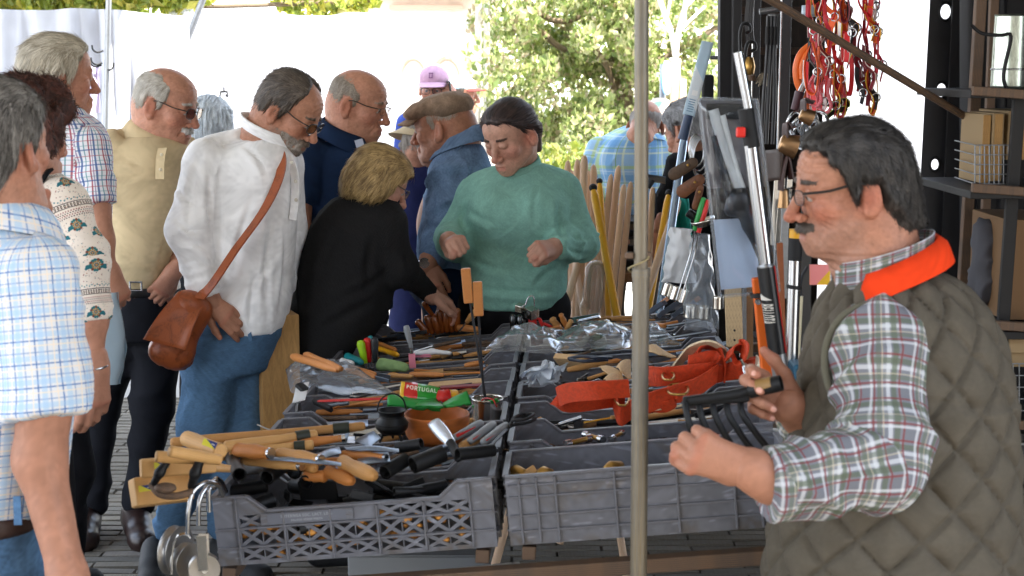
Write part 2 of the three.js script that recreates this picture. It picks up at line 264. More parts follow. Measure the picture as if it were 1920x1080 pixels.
function headFrame(c, yaw, nod, roll, s) { // yaw 0 = towards the camera side, 90 = to the right of the picture; nod > 0 looks down
  const m = new THREE.Matrix4().makeRotationFromEuler(new THREE.Euler(nod * D2R, yaw * D2R, roll * D2R, 'YXZ'));
  m.scale(V3(s, s, s)); m.setPosition(c); return m;
}
const skull = (w = 1) => [
  ell(V3(0, 0.032, -0.014), [0.074 * w, 0.085, 0.096], { k: 0.02 }), ell(V3(0, 0.04, 0.03), [0.062 * w, 0.055, 0.058], { k: 0.03 }), ell(V3(0, -0.012, -0.045), [0.062 * w, 0.062, 0.058], { k: 0.03 }),
];
function headPrims(o) {
  const f = o.fat ?? 1, w = o.wide ?? 1, fem = o.female, nl = o.nose ?? 1, P0 = skull(w), A = (p) => P0.push(p), sy = (fn) => { fn(1); fn(-1); };
  A(ell(V3(0, -0.035, 0.034), [0.058 * w * f, 0.07, 0.05], { k: 0.03 }));
  sy((s) => { A(cone(V3(s * 0.05 * w * f, -0.058, -0.004), V3(s * 0.018, -0.098, 0.06), 0.022 * f, 0.018 * f, { k: 0.03 })); A(ell(V3(s * 0.043 * w, -0.028, 0.056), [0.021 * f, 0.02, 0.022], { k: 0.022 })); });
  A(ell(V3(0, -0.105, 0.072), [0.022, 0.016, 0.018], { k: 0.02 }));
  if (f > 1.05) A(ell(V3(0, -0.1, 0.03), [0.05 * f, 0.03, 0.05], { k: 0.03 }));
  A(cone(V3(-0.034, 0.016, 0.079), V3(0.034, 0.016, 0.079), fem ? 0.009 : 0.012, fem ? 0.009 : 0.012, { k: 0.014 }));
  A(ell(V3(0, -0.078, 0.077), [0.03, 0.024, 0.02], { k: 0.016 }));
  sy((s) => A(ell(V3(s * 0.031, -0.002, 0.1), [0.017, 0.012, 0.016], { k: 0.014, sub: true })));
  sy((s) => { A(ell(V3(s * 0.031, -0.001, 0.077), [0.0155, 0.012, 0.0135], { k: 0.004 })); if (o.closed) A(ell(V3(s * 0.031, 0.001, 0.078), [0.0165, 0.012, 0.0145], { k: 0.004 })); });
  A(cone(V3(0, 0.01, 0.087), V3(0, -0.04, 0.098 + 0.014 * nl), 0.0085, 0.012, { k: 0.012 })); A(ell(V3(0, -0.043, 0.1 + 0.013 * nl), [0.0125, 0.011, 0.0125], { k: 0.006 }));
  sy((s) => { A(ell(V3(s * 0.014, -0.046, 0.097), [0.009, 0.009, 0.011], { k: 0.006 })); A(ell(V3(s * 0.007, -0.056, 0.101), [0.0042, 0.004, 0.006], { k: 0.003, sub: true })); });
  A(cone(V3(-0.017, -0.073, 0.088), V3(0.017, -0.073, 0.088), 0.0055, 0.0055, { k: 0.01 })); A(cone(V3(-0.015, -0.087, 0.088), V3(0.015, -0.087, 0.088), 0.0065, 0.0065, { k: 0.01 })); A(ell(V3(0, -0.0725, 0.0945), [0.016, 0.005, 0.006], { k: 0.004 }));
  if (!fem) sy((s) => A(cone(V3(s * 0.019, -0.046, 0.094), V3(s * 0.035, -0.088, 0.072), 0.0028, 0.0028, { k: 0.008, sub: true })));
  A(cone(V3(-0.023, -0.0805, 0.099), V3(0.023, -0.0805, 0.099), 0.003, 0.003, { k: 0.006, sub: true }));
  sy((s) => { // ears
    const ez = V3(s * -0.5, 0.0, 0.87).normalize(), ey = V3(0, 0.97, -0.22).normalize(), ex = V3().crossVectors(ey, ez).normalize(), m = [ex, ey, ez], c = V3(s * 0.083 * w, -0.014, -0.018);
    A(ell(c, [0.0085, 0.033, 0.0195], { k: 0.006, m })); A(ell(c.clone().add(V3(s * 0.003, -0.024, 0.008)), [0.007, 0.011, 0.01], { k: 0.008 }));
    A(ell(c.clone().add(V3(s * 0.0095, 0.004, 0.007)), [0.0085, 0.021, 0.011], { k: 0.004, m, sub: true }));
  });
  return P0;
}
function skinColor(base, o = {}) {
  const b = base; return (x, y, z) => {
    let r = b[0], g = b[1], bl = b[2]; const m = (k, R, G, B) => { r = lerp(r, R, k); g = lerp(g, G, k); bl = lerp(bl, B, k); };
    const bump = (cx, cy, cz, rad) => Math.exp(-((Math.abs(x) - cx) ** 2 + (y - cy) ** 2 + (z - cz) ** 2) / (rad * rad));
    const red = o.red ?? 0.35;
    m(red * bump(0, -0.045, 0.112, 0.02), b[0] * 1.05, b[1] * 0.62, b[2] * 0.62); m(red * 0.9 * bump(0.045, -0.035, 0.065, 0.028), b[0] * 1.08, b[1] * 0.68, b[2] * 0.68); m(red * bump(0.082, -0.012, -0.015, 0.035), b[0] * 1.05, b[1] * 0.66, b[2] * 0.62);
    m(0.6 * sstep(0.0105, 0.006, Math.abs(y + 0.0805)) * sstep(0.025, 0.018, Math.abs(x)) * sstep(0.08, 0.088, z), b[0] * 0.85, b[1] * 0.5, b[2] * 0.5);
    if (o.stubble) m(o.stubble * sstep(-0.045, -0.062, y) * sstep(-0.02, 0.01, z) * (0.75 + 0.35 * noise(x * 500, y * 500, z * 500)), 0.2, 0.17, 0.15);
    const k = 1 + 0.13 * noise(x * 60, y * 60, z * 60) + 0.12 * noise(x * 190, y * 190, z * 190) + 0.1 * noise(x * 420, y * 420, z * 420) - 0.12 * sstep(0.55, 0.8, noise(x * 130 + 9, y * 130, z * 130)); return [r * k, g * k, bl * k];
  };
}
const hairNoise = (x, y, z, sc = 1) => { const ph = Math.atan2(x, z), top = sstep(0.06, 0.11, y), n1 = noise(ph * 22 * sc + 2 * noise(x * 30, y * 30, z * 30), y * 14, 3.3), n2 = noise(x * 260 * sc + 2 * noise(x * 40, y * 40, z * 40), z * 16, 7.7), f1 = noise(ph * 60 * sc, y * 26, 1.1), f2 = noise(x * 700 * sc, z * 30, 2.1); return lerp(n1 + 0.6 * f1, n2 + 0.6 * f2, top) / 1.6; };
const flowDown = (x, y, z) => { const k = sstep(0.05, 0.1, y); return V3(x * 2 * k, -1 + 0.8 * k, -0.35 - 0.9 * k); };
function strands(g, n, len, wid, flow, c0, c1, lift, messy) { // single hairs as thin tapering blades over the cap
  const p = g.attributes.position, nr = g.attributes.normal, ix = g.index.array, nt = ix.length / 3, P0 = new Float32Array(n * 27), N0 = new Float32Array(n * 27), C0 = new Float32Array(n * 27); seed(n + nt % 97);
  const a = V3(), b = V3(), c = V3(), m = V3();
  for (let i = 0; i < n; i++) {
    const t = Math.floor(rnd(0, nt)) * 3; let u = rnd(), v = rnd(); if (u + v > 1) { u = 1 - u; v = 1 - v; }
    a.fromBufferAttribute(p, ix[t]); b.fromBufferAttribute(p, ix[t + 1]); c.fromBufferAttribute(p, ix[t + 2]); m.fromBufferAttribute(nr, ix[t]); const q = a.clone().addScaledVector(b.sub(a), u).addScaledVector(c.sub(a), v), f = flow(q.x, q.y, q.z).normalize();
    f.x += rnd(-messy, messy); f.y += rnd(-messy, messy); f.z += rnd(-messy, messy); f.addScaledVector(m, -f.dot(m)).normalize(); const s = V3().crossVectors(f, m).normalize(), L = len * rnd(0.5, 1.25), h = lift * rnd(0.2, 1.3), w = wid * rnd(0.6, 1.3);
    const q0 = q.clone().addScaledVector(m, -0.0006), q1 = q.clone().addScaledVector(f, L * 0.5).addScaledVector(m, h), q2 = q.clone().addScaledVector(f, L).addScaledVector(m, h * 0.5), k = clamp(0.5 + 0.7 * noise(q.x * 90, q.y * 40, q.z * 90) + rnd(-0.45, 0.45)), nn = m.clone().addScaledVector(f, 0.25).normalize();
    const A = [q0.clone().addScaledVector(s, w), q0.clone().addScaledVector(s, -w), q1.clone().addScaledVector(s, w * 0.8), q1.clone().addScaledVector(s, -w * 0.8), q2];
    [1, 0, 2, 1, 2, 3, 3, 2, 4].forEach((id, j) => { A[id].toArray(P0, i * 27 + j * 3); nn.toArray(N0, i * 27 + j * 3); for (let d = 0; d < 3; d++) C0[i * 27 + j * 3 + d] = lerp(c0[d], c1[d], k); });
  }
  const r = new THREE.BufferGeometry(); r.setAttribute('position', new THREE.BufferAttribute(P0, 3)); r.setAttribute('normal', new THREE.BufferAttribute(N0, 3)); r.setAttribute('color', new THREE.BufferAttribute(C0, 3)); return r;
}
// a cap of hair over the skull: o.line [[angle from the front, lowest height]], o.top [[angle, highest height]] for a bald crown, o.T thickness
function hairCap(o, hp, cell, M4) {
  const line = o.line, T0 = o.T ?? 0.012, base = new Field([...hp, ...(o.extra ?? [])]), raw = o.prims ?? [];
  const th = (x, y, z) => {
    const ph = Math.atan2(Math.abs(x), z + 0.01), w = 0.006 * noise(x * 70, y * 70, z * 70); let k = sstep(-0.004, o.soft ?? 0.022, y + w - ramp(line, ph));
    if (o.top) k *= sstep(0.006, o.topSoft ?? -0.035, y + w - ramp(o.top, ph)); if (o.mask) k *= o.mask(x, y, z);
    return k * T0 * (o.curve ? o.curve(x, y, z) : 1) * (1 + (o.rough ?? 0.28) * hairNoise(x, y, z, o.sc) + (o.lump ? o.lump * noise(x * 28, y * 28, z * 28) : 0)) - 0.003;
  };
  const fld = { p: base.p, f: (x, y, z, act) => base.f(x, y, z, act) - th(x, y, z), nearest: () => null, bounds: () => { const [a, b] = base.bounds(0.02 + T0); return [a, b]; } };
  const c0 = o.c0, c1 = o.c1, color = (x, y, z) => { const n = hairNoise(x * 1.1, y * 1.1, z * 1.1, o.sc), k = clamp(0.5 + 0.75 * n + (o.grad ? o.grad(x, y, z) : 0)); return [0, 1, 2].map((i) => lerp(c0[i], c1[i], k) * (0.92 + 0.16 * noise(x * 400, y * 400, z * 400))); };
  const g = solid(Object.assign(Object.create(Field.prototype), fld), cell, { slack: 0.03 + T0, color, keep: (x, y, z) => th(x, y, z) > -0.0018 });
  const sg = strands(g, o.N ?? 5200, o.len ?? 0.02, o.wid ?? 0.0011, o.flow ?? flowDown, c0, c1, o.lift ?? 0.0022, o.messy ?? 0.3); g.applyMatrix4(M4); sg.applyMatrix4(M4); return mergeSkin([g, sg]);
}
const LINES = {
  full: [[0, 0.07], [0.45, 0.068], [0.85, 0.05], [1.05, 0.03], [1.2, -0.012], [1.38, -0.025], [1.45, 0.02], [1.9, 0.02], [2.1, -0.04], [2.5, -0.08], [3.15, -0.095]],
  receding: [[0, 0.09], [0.3, 0.088], [0.7, 0.075], [0.95, 0.055], [1.15, 0.01], [1.35, -0.02], [1.45, 0.02], [1.9, 0.02], [2.1, -0.04], [2.5, -0.075], [3.15, -0.09]],
  woman: [[0, 0.068], [0.6, 0.06], [1.0, 0.02], [1.2, -0.01], [1.5, 0.0], [1.9, -0.02], [2.4, -0.07], [3.15, -0.085]],
};
// a patch of short hair (beard, moustache, eyebrow) standing a little off the face
function patch(hp, maskFn, T0, col, col2, cell, M4, o = {}) {
  const base = new Field(hp), th = (x, y, z) => maskFn(x, y, z) * T0 * (1 + 0.35 * noise(x * 260, y * 160, z * 260)) - 0.0025;
  const fld = Object.assign(Object.create(Field.prototype), { p: base.p, f: (x, y, z, act) => base.f(x, y, z, act) - th(x, y, z), nearest: () => null, bounds: () => base.bounds(0.02) });
  const g = solid(fld, cell, { slack: 0.04, box: [[-0.09, -0.14, -0.03], [0.09, 0.06, 0.135]], keep: (x, y, z) => th(x, y, z) > -0.0012, color: (x, y, z) => { const k = clamp(0.5 + 0.8 * noise(x * 160, y * 90, z * 160)); return [0, 1, 2].map((i) => lerp(col[i], col2[i], k)); } });
  const sg = strands(g, o.N ?? 900, o.len ?? 0.009, 0.0009, o.flow ?? ((x, y) => V3(x * 3, -1, 0.35)), col, col2, 0.0016, 0.5); g.applyMatrix4(M4); sg.applyMatrix4(M4); return mergeSkin([g, sg]);
}
const MASK = {
  moustache: (x, y, z) => sstep(0.032, 0.022, Math.abs(x)) * sstep(-0.0755, -0.07, y) * sstep(-0.054, -0.06, y) * sstep(0.07, 0.08, z),
  beard: (x, y, z) => sstep(-0.05, -0.07, y - 0.35 * clamp(Math.abs(x) - 0.035, 0, 0.04)) * sstep(-0.02, 0.0, z) * (1 - sstep(0.02, 0.012, Math.abs(x)) * sstep(-0.092, -0.086, y) * sstep(0.07, 0.08, z)) * sstep(-0.13, -0.118, y),
  brow: (x, y, z) => sstep(0.006, 0.002, Math.abs(y - 0.0225 + 5 * (Math.abs(x) - 0.03) ** 2)) * sstep(0.012, 0.016, Math.abs(x)) * sstep(0.052, 0.044, Math.abs(x)) * sstep(0.05, 0.06, z),
};
// fingers: pose = [index, middle, ring, little] each [knuckle, middle, tip] bends in degrees; thumb [spread, bend, fold]
function hand(wrist, along, dorsal, side, pose, thumb, sk, s = 1, cell = 0.0032) {
  const yv = along.clone().normalize(), zv = dorsal.clone().addScaledVector(yv, -dorsal.dot(yv)).normalize(), xv = V3().crossVectors(yv, zv).multiplyScalar(side);
  const Lp = (x, y, z) => wrist.clone().addScaledVector(xv, x * s).addScaledVector(yv, y * s).addScaledVector(zv, z * s), pr = [];
  const c = (a, b, ra, rb, k = 0.01) => pr.push(cone(Lp(...a), Lp(...b), ra * s, rb * s, { k: k * s }));
  c([0, -0.025, 0], [0, 0.01, 0], 0.0265, 0.026, 0.02); c([0.012, 0.0, 0], [0.022, 0.085, 0], 0.018, 0.0155, 0.02); c([-0.012, 0.0, 0], [-0.024, 0.08, -0.002], 0.0175, 0.0145, 0.02); c([0, 0.005, 0], [0, 0.086, 0.002], 0.019, 0.0155, 0.02);
  const base = [[0.03, 0.09, 0], [0.0105, 0.095, 0.002], [-0.0095, 0.091, 0.001], [-0.0285, 0.082, -0.002]], len = [[0.043, 0.026, 0.02], [0.047, 0.03, 0.021], [0.044, 0.028, 0.021], [0.034, 0.021, 0.018]], rad = [[0.0108, 0.0095, 0.0082], [0.011, 0.0097, 0.0084], [0.0105, 0.0092, 0.008], [0.0094, 0.0082, 0.0072]];
  const tips = [], nails = [];
  base.forEach((b, i) => {
    let p = b, a = 0; const fan = (1.5 - i) * 0.035;
    for (let j = 0; j < 3; j++) { a += pose[i][j] * D2R; const q = [p[0] + Math.sin(fan) * len[i][j] * Math.cos(a), p[1] + Math.cos(a) * len[i][j], p[2] - Math.sin(a) * len[i][j]]; c(p, q, j ? rad[i][j - 1] * 0.98 : rad[i][0] * 1.12, rad[i][j], 0.0035); if (j === 2) { const nrm = V3().addScaledVector(yv, Math.sin(a)).addScaledVector(zv, Math.cos(a)); nails.push([Lp(...q), nrm, Lp(...q).sub(Lp(...p)).normalize(), rad[i][2] * s]); } p = q; }
    tips.push(Lp(...p));
  });
  const [sp, bd, fo] = thumb.map((d) => d * D2R); let p = [0.024, 0.022, -0.008], a = sp, q;
  const dir = (ang, f) => [Math.sin(ang) * Math.cos(f), Math.cos(ang), -Math.sin(ang) * Math.sin(f) - 0.25 * Math.sin(f)];
  for (const [L, r0, r1] of [[0.042, 0.0165, 0.0125], [0.033, 0.0125, 0.0108], [0.026, 0.0112, 0.009]]) { const d = dir(a, fo); q = [p[0] + d[0] * L, p[1] + d[1] * L, p[2] + d[2] * L]; c(p, q, r0, r1, 0.008); p = q; a -= bd; }
  tips.push(Lp(...p));
  const g = solid(pr, cell, { color: (x, y, z) => { const v = V3(x, y, z); let k = 1 + 0.08 * noise(x * 70, y * 70, z * 70) + 0.07 * noise(x * 260, y * 260, z * 260), t = 0; for (const tp of tips) t = Math.max(t, sstep(0.02, 0.006, v.distanceTo(tp))); const w = v.sub(wrist), kn = sstep(0.012, 0.004, Math.abs(w.dot(yv) / s - 0.09)) * sstep(0, 0.008, w.dot(zv)); t = Math.max(t * 0.6, kn * 0.5); return [sk[0] * k * (1 + 0.05 * t), sk[1] * k * (1 - 0.2 * t), sk[2] * k * (1 - 0.2 * t)]; } });
  return { geo: g, tips, nails, grip: Lp(0, 0.075, -0.03) };
}
const FIST = [[70, 95, 60], [74, 98, 60], [78, 98, 60], [80, 98, 60]], RELAX = [[18, 25, 15], [22, 30, 18], [26, 34, 20], [30, 36, 20]], GRIP = [[50, 70, 40], [55, 72, 40], [60, 74, 40], [62, 74, 40]];

// folds of cloth as a push along the surface
const folds = (amp, o = {}) => (x, y, z, u, v, nx, ny, nz, q) => {
  const sd = o.seed ?? 0, fu = o.fu ?? 7, fv = o.fv ?? 2.4, wx = 1.2 * noise(u * 5 + sd, v * 4, sd), wy = 1.2 * noise(u * 4, v * 5 + sd, sd + 4), n = noise(u * fu + wx + sd, v * fv + wy + u * (o.slant ?? 3), sd), r = 1 - 2.2 * Math.abs(n), m = noise(u * fu * 2.3 + wy, v * fv * 2.1 + wx, sd + 9);
  let d = amp * (0.8 * r * Math.abs(r) + 0.18 * m); if (q && q.ring) { const n2 = noise(u * 6 + wx, v * q.ring + wy * 1.5, sd + 2); d += amp * 0.9 * (1 - 2.4 * Math.abs(n2)) * (q.ringK ?? 1); } return d + (o.more ? o.more(x, y, z, u, v, nx, ny, nz, q) : 0);
};
// sharp drawn creases: [x0, y0, x1, y1, width px, depth m] where the cloth is pulled
const toPx = (x, y, z) => { const Y = y - CAMH, d = -Y * sT - z * cT; return [960 + F * x / d, 540 - F * (Y * cT - z * sT) / d]; };
const creases = (list) => (x, y, z, u, v, nx, ny, nz) => { if (nz < 0.1) return 0; const [px, py] = toPx(x, y, z); let d = 0; for (const [x0, y0, x1, y1, w, a] of list) { const ax = x1 - x0, ay = y1 - y0, L = ax * ax + ay * ay, t = clamp(((px - x0) * ax + (py - y0) * ay) / L), bow = 6 * Math.sin(t * 3.1) * (x0 % 2 ? 1 : -1), q = ((px - x0) * -ay + (py - y0) * ax) / Math.sqrt(L) + bow, e = Math.sin(Math.PI * clamp(t * 0.9 + 0.05)); const ov = Math.max(0, ((px - x0) * ax + (py - y0) * ay) / L - 1, -((px - x0) * ax + (py - y0) * ay) / L); const k = q / w; d += a * e * Math.exp(-ov * ov * 60) * (-Math.exp(-k * k * 2.2) + 0.75 * Math.exp(-((k - 1.15) ** 2) * 1.6)); } return d; };
// a turned-down or stand collar round a neck: centre, radii, tilt; facing = direction of the opening (degrees, 0 = camera side)
function collar(c, rx, rz, facing, o = {}) {
  const st = o.stand ?? 0.03, fall = o.fall ?? 0.045, open = (o.open ?? 14) * D2R, pt = o.point ?? 0.03, tl = o.tilt ?? 0.35, sp = o.spread ?? 0.03, n = 44, fold = fall > 0;
  const prof = fold ? 8 : 4;
  return sheet((u, v) => {
    const a = open + u * (2 * Math.PI - 2 * open), back = (1 - Math.cos(a)) / 2, front = Math.pow(1 - back, 3); let h, out;
    if (fold) { const k = v * 2; if (k < 1) { h = st * k; out = -0.004 + 0.006 * (1 - k); } else { const w = k - 1; h = st - w * (fall + pt * front); out = 0.002 + 0.012 * Math.sin(Math.min(1, w * 3) * 1.57) + sp * w; } } else { h = st * v; out = 0.004 * (1 - v) + (o.flare ?? 0) * v; }
    const y = h + tl * (back - 0.5) * 2 * rz * 0.9, R = 1, ang = a + facing * D2R;
    const fx = Math.sin(ang) * (rx * R + out), fz = Math.cos(ang) * (rz * R + out), extra = fold && v > 0.5 ? front * 0.01 : 0;
    return V3(c.x + fx, c.y + y - extra, c.z + fz);
  }, n, prof, o.thick ?? 0.004, 0.45, 0.1);
}
// one person: a thing standing at (px, py) on the ground, D metres away
function Person(label, D, base, o = {}) {
  const t = T('person', label, 'person', base, o.group);
  const j = (px, py, dz = 0) => at(px, py, D + dz), r = (n, py = 500) => n * mpp(py, D), S0 = SKIN[o.skin ?? 'ruddy'], skin = [];
  const api = {
    t, D, j, r, S0, skin,
    rows: (list, lo = {}) => loft(list.map(([py, xl, xr, hd, dz = 0]) => { const p = j((xl + xr) / 2, py, dz), hw = (xr - xl) / 2 * mpp(py, D + dz); return { y: p.y, cx: p.x, cz: p.z, hw, hd: hd ?? hw * 0.7 }; }), lo),
    chain: (list, lo = {}) => { const pr = []; for (let i = 0; i + 1 < list.length; i++) { const [ax, ay, az = 0, ar] = list[i], [bx, by, bz = 0, br] = list[i + 1], c = cone(j(ax, ay, az), j(bx, by, bz), r(ar, ay) * (D + az) / D, r(br, by) * (D + bz) / D, { k: lo.k ?? 0.04, cut: lo.cut && i === list.length - 2, cut0: lo.cut0 && i === 0, v0: i * 0.3 }); c.ring = lo.ring; c.ringK = lo.ringK; pr.push(c); } return pr; },
    limb(list, k = 0.03) { skin.push(solid(api.chain(list, { k }), 0.009, { color: (x, y, z) => { const q = 1 + 0.12 * noise(x * 40, y * 40, z * 40) + 0.13 * noise(x * 150, y * 150, z * 150) + 0.08 * noise(x * 400, y * 90, z * 400); return S0.map((c) => c * q); } })); },
    head(h) {
      const s = h.s ?? 1.08, m = headFrame(j(h.px, h.py, h.dz ?? 0), h.yaw, h.nod ?? 0, h.roll ?? 0, s), hp = headPrims(h), inv = m.clone().invert(), nb = h.neck ? j(...h.neck).applyMatrix4(inv) : V3(0, -0.2, -0.05), cell = h.cell ?? 0.0036, nr = (h.nr ?? 0.056) / 1;
      const np = [cone(V3(0, -0.05, -0.028), nb, nr, nr * 1.12, { k: 0.03 }), cone(V3(0, -0.02, -0.06), nb.clone().add(V3(0, 0.01, -0.015)), nr * 0.85, nr, { k: 0.04 })];
      if (!h.female) np.push(cone(V3(0, -0.1, 0.04), nb.clone().add(V3(0, 0.02, 0.03)), 0.014, 0.03, { k: 0.05 }));
      skin.push(solid([...hp, ...np], cell, { noprim: true, disp: h.female ? null : (x, y, z) => { const ax = Math.abs(x), cd = Math.hypot(ax - 0.05, y + 0.003, z - 0.07); return 0.0009 * noise(x * 110, y * 160, z * 110) + 0.001 * Math.sin(y * 560 + 4 * noise(x * 28, y * 20, 2)) * sstep(0.03, 0.045, y) * sstep(0.085, 0.07, y) * sstep(0.035, 0.06, z) + 0.0012 * Math.sin(Math.atan2(y + 0.003, z - 0.088) * 15) * Math.exp(-cd * cd / 0.00045) + 0.0012 * Math.sin(y * 300 + x * 60 + 3 * noise(x * 20, y * 20, z * 20)) * sstep(-0.1, -0.125, y) + 0.0008 * Math.sin((ax * 1.2 + y * 0.5) * 520) * Math.exp(-((ax - 0.045) ** 2 + (y + 0.05) ** 2) / 0.0005); }, color: skinColor(S0, h), box: [[-0.13, Math.min(-0.17, nb.y - 0.06), Math.min(-0.15, nb.z - 0.1)], [0.13, 0.15, Math.max(0.15, nb.z + 0.1)]] }).applyMatrix4(m));
      api.hm = m; api.hp = hp; api.hcell = cell; const bs = baseOf.get(t);
      for (const sg of [1, -1]) { // eyes
        const e = new THREE.SphereGeometry(0.0118, 16, 12), pa = e.attributes.position, cl = new Float32Array(pa.count * 3), iris = h.iris ?? [0.05, 0.03, 0.02];
        for (let i = 0; i < pa.count; i++) { const v = V3().fromBufferAttribute(pa, i).normalize(), g = V3((h.gaze ?? 0), -0.25 - (h.nod ?? 0) * 0.004, 1).normalize(), a = v.angleTo(g), c = a < 0.2 ? [0.01, 0.01, 0.01] : a < 0.5 ? iris : [0.42, 0.38, 0.35]; cl.set(c, i * 3); }
        e.setAttribute('color', new THREE.BufferAttribute(cl, 3)); e.translate(sg * 0.031, -0.0035, 0.0795).applyMatrix4(m); if (!h.closed) W(t, 'eye', e, eyeMat);
      }
      const hb = [...hp, ...np];
      if (h.hair) W(t, 'hair', hairCap(h.hair, h.hair.neck ? hb : hp, h.hair.cell ?? cell, m), hairMat);
      if (h.brow) W(t, 'eyebrows', patch(hp, MASK.brow, 0.004, h.brow, h.brow.map((c) => c * 1.5), 0.0028, m, { N: 260, flow: (x) => V3(Math.sign(x), 0.15, -0.3) }), hairMat);
      if (h.beard) W(t, 'beard', patch(hp, MASK.beard, h.beardT ?? 0.008, h.beard, h.beard2 ?? h.beard, 0.0034, m, { N: 2200 }), hairMat);
      if (h.moustache) W(t, 'moustache', patch(hp, MASK.moustache, 0.0065, h.moustache, h.moustache.map((c) => c * 1.4), 0.003, m), hairMat);
      if (h.glasses) api.glasses(h.glasses);
      return m;
    },
    local: (x, y, z) => V3(x, y, z).applyMatrix4(api.hm),
    glasses(g) {
      const L = api.local, fr = [], col = std(g.color ?? 0x2a2420, 0.35, { metalness: g.metal ?? 0.1 }), zz = 0.108, w = g.w ?? 0.024, h = g.h ?? 0.0165;
      const lensG = [];
      for (const sg of [1, -1]) {
        const pts = []; for (let i = 0; i < 16; i++) { const a = i / 16 * Math.PI * 2, e = 2.6, cx = Math.sign(Math.cos(a)) * Math.pow(Math.abs(Math.cos(a)), 2 / e), cy = Math.sign(Math.sin(a)) * Math.pow(Math.abs(Math.sin(a)), 2 / e); pts.push(L(sg * 0.033 + cx * w, -0.005 + cy * h + (g.dy ?? 0), zz - Math.abs(sg * 0.033 + cx * w) * 0.14)); }
        if (!g.rimless) fr.push(tube(pts, g.r ?? 0.0014, 40, 6, true));
        const sh = sheet((u, v) => { const a = u * Math.PI * 2, e = 2.6, k = v * 0.99, cx = k * Math.sign(Math.cos(a)) * Math.pow(Math.abs(Math.cos(a)), 2 / e), cy = k * Math.sign(Math.sin(a)) * Math.pow(Math.abs(Math.sin(a)), 2 / e); return L(sg * 0.033 + cx * w, -0.005 + cy * h + (g.dy ?? 0), zz - Math.abs(sg * 0.033 + cx * w) * 0.14); }, 20, 3, 0.0008); lensG.push(sh);
        const hx = sg * 0.0335 + sg * w; fr.push(tube([L(hx, 0.004 + (g.dy ?? 0), zz - 0.006), L(sg * 0.074, 0.006 + (g.dy ?? 0) * 0.6, 0.06), L(sg * 0.08, 0.013, -0.005), L(sg * 0.076, -0.006, -0.03)], g.r2 ?? 0.0022, 20, 6));
      }
      fr.push(tube([L(-0.011, 0.0 + (g.dy ?? 0), zz), L(0, 0.004 + (g.dy ?? 0), zz + 0.004), L(0.011, 0.0 + (g.dy ?? 0), zz)], g.r ?? 0.0014, 8, 6));
      const f = W(t, 'glasses', merge(fr), col); for (const q of lensG) W(f, 'lens', q, g.tint ? tintMat : lensMat);
    },
    hand(w, along, dorsal, side, pose, thumb, s = 0.95, cell = 0.0034) { const h = hand(w, along, dorsal, side, pose, thumb, S0, s, cell); skin.push(h.geo); return h; },
    wear(name, prims, mat, h = 0.012, so = {}, label) { return W(t, name, solid(prims, h, { uv: true, ...so }), mat, label); },
    add: (name, geo, mat, label) => W(t, name, geo, mat, label),
    done() { W(t, 'body', mergeSkin(skin), skinMat); return t; },
  };
  return api;
}
// ---------- fabrics ----------
function plaid(size, base, bands, px = 256) { // bands: [position 0..1, width 0..1, colour, alpha, 'v' | 'h' | 'b']
  return canvasTex(px, px, (g, w, h) => {
    g.fillStyle = base; g.fillRect(0, 0, w, h);
    for (const [p, wd, c, a, dir = 'b'] of bands) { g.globalAlpha = a; g.fillStyle = c; if (dir !== 'h') g.fillRect((p - wd / 2) * w, 0, wd * w, h); if (dir !== 'v') g.fillRect(0, (p - wd / 2) * h, w, wd * h); }
    g.globalAlpha = 0.05; for (let i = 0; i < w; i += 2) { g.fillStyle = i % 4 ? '#000' : '#fff'; g.fillRect(i, 0, 1, h); g.fillRect(0, i, w, 1); } g.globalAlpha = 1;
  }, [size, size]);
}
const plainTex = mottle('#f4f4f4', 0.06, [0.3, 0.3]), dye = (hex, rough = 0.92) => new THREE.MeshPhysicalMaterial({ color: hex, map: plainTex, roughness: rough, specularIntensity: 0.25 });
const cloth = (map, rough = 0.92, o = {}) => new THREE.MeshPhysicalMaterial({ color: 0xffffff, map, roughness: rough, specularIntensity: 0.25, ...o });
seed(11);
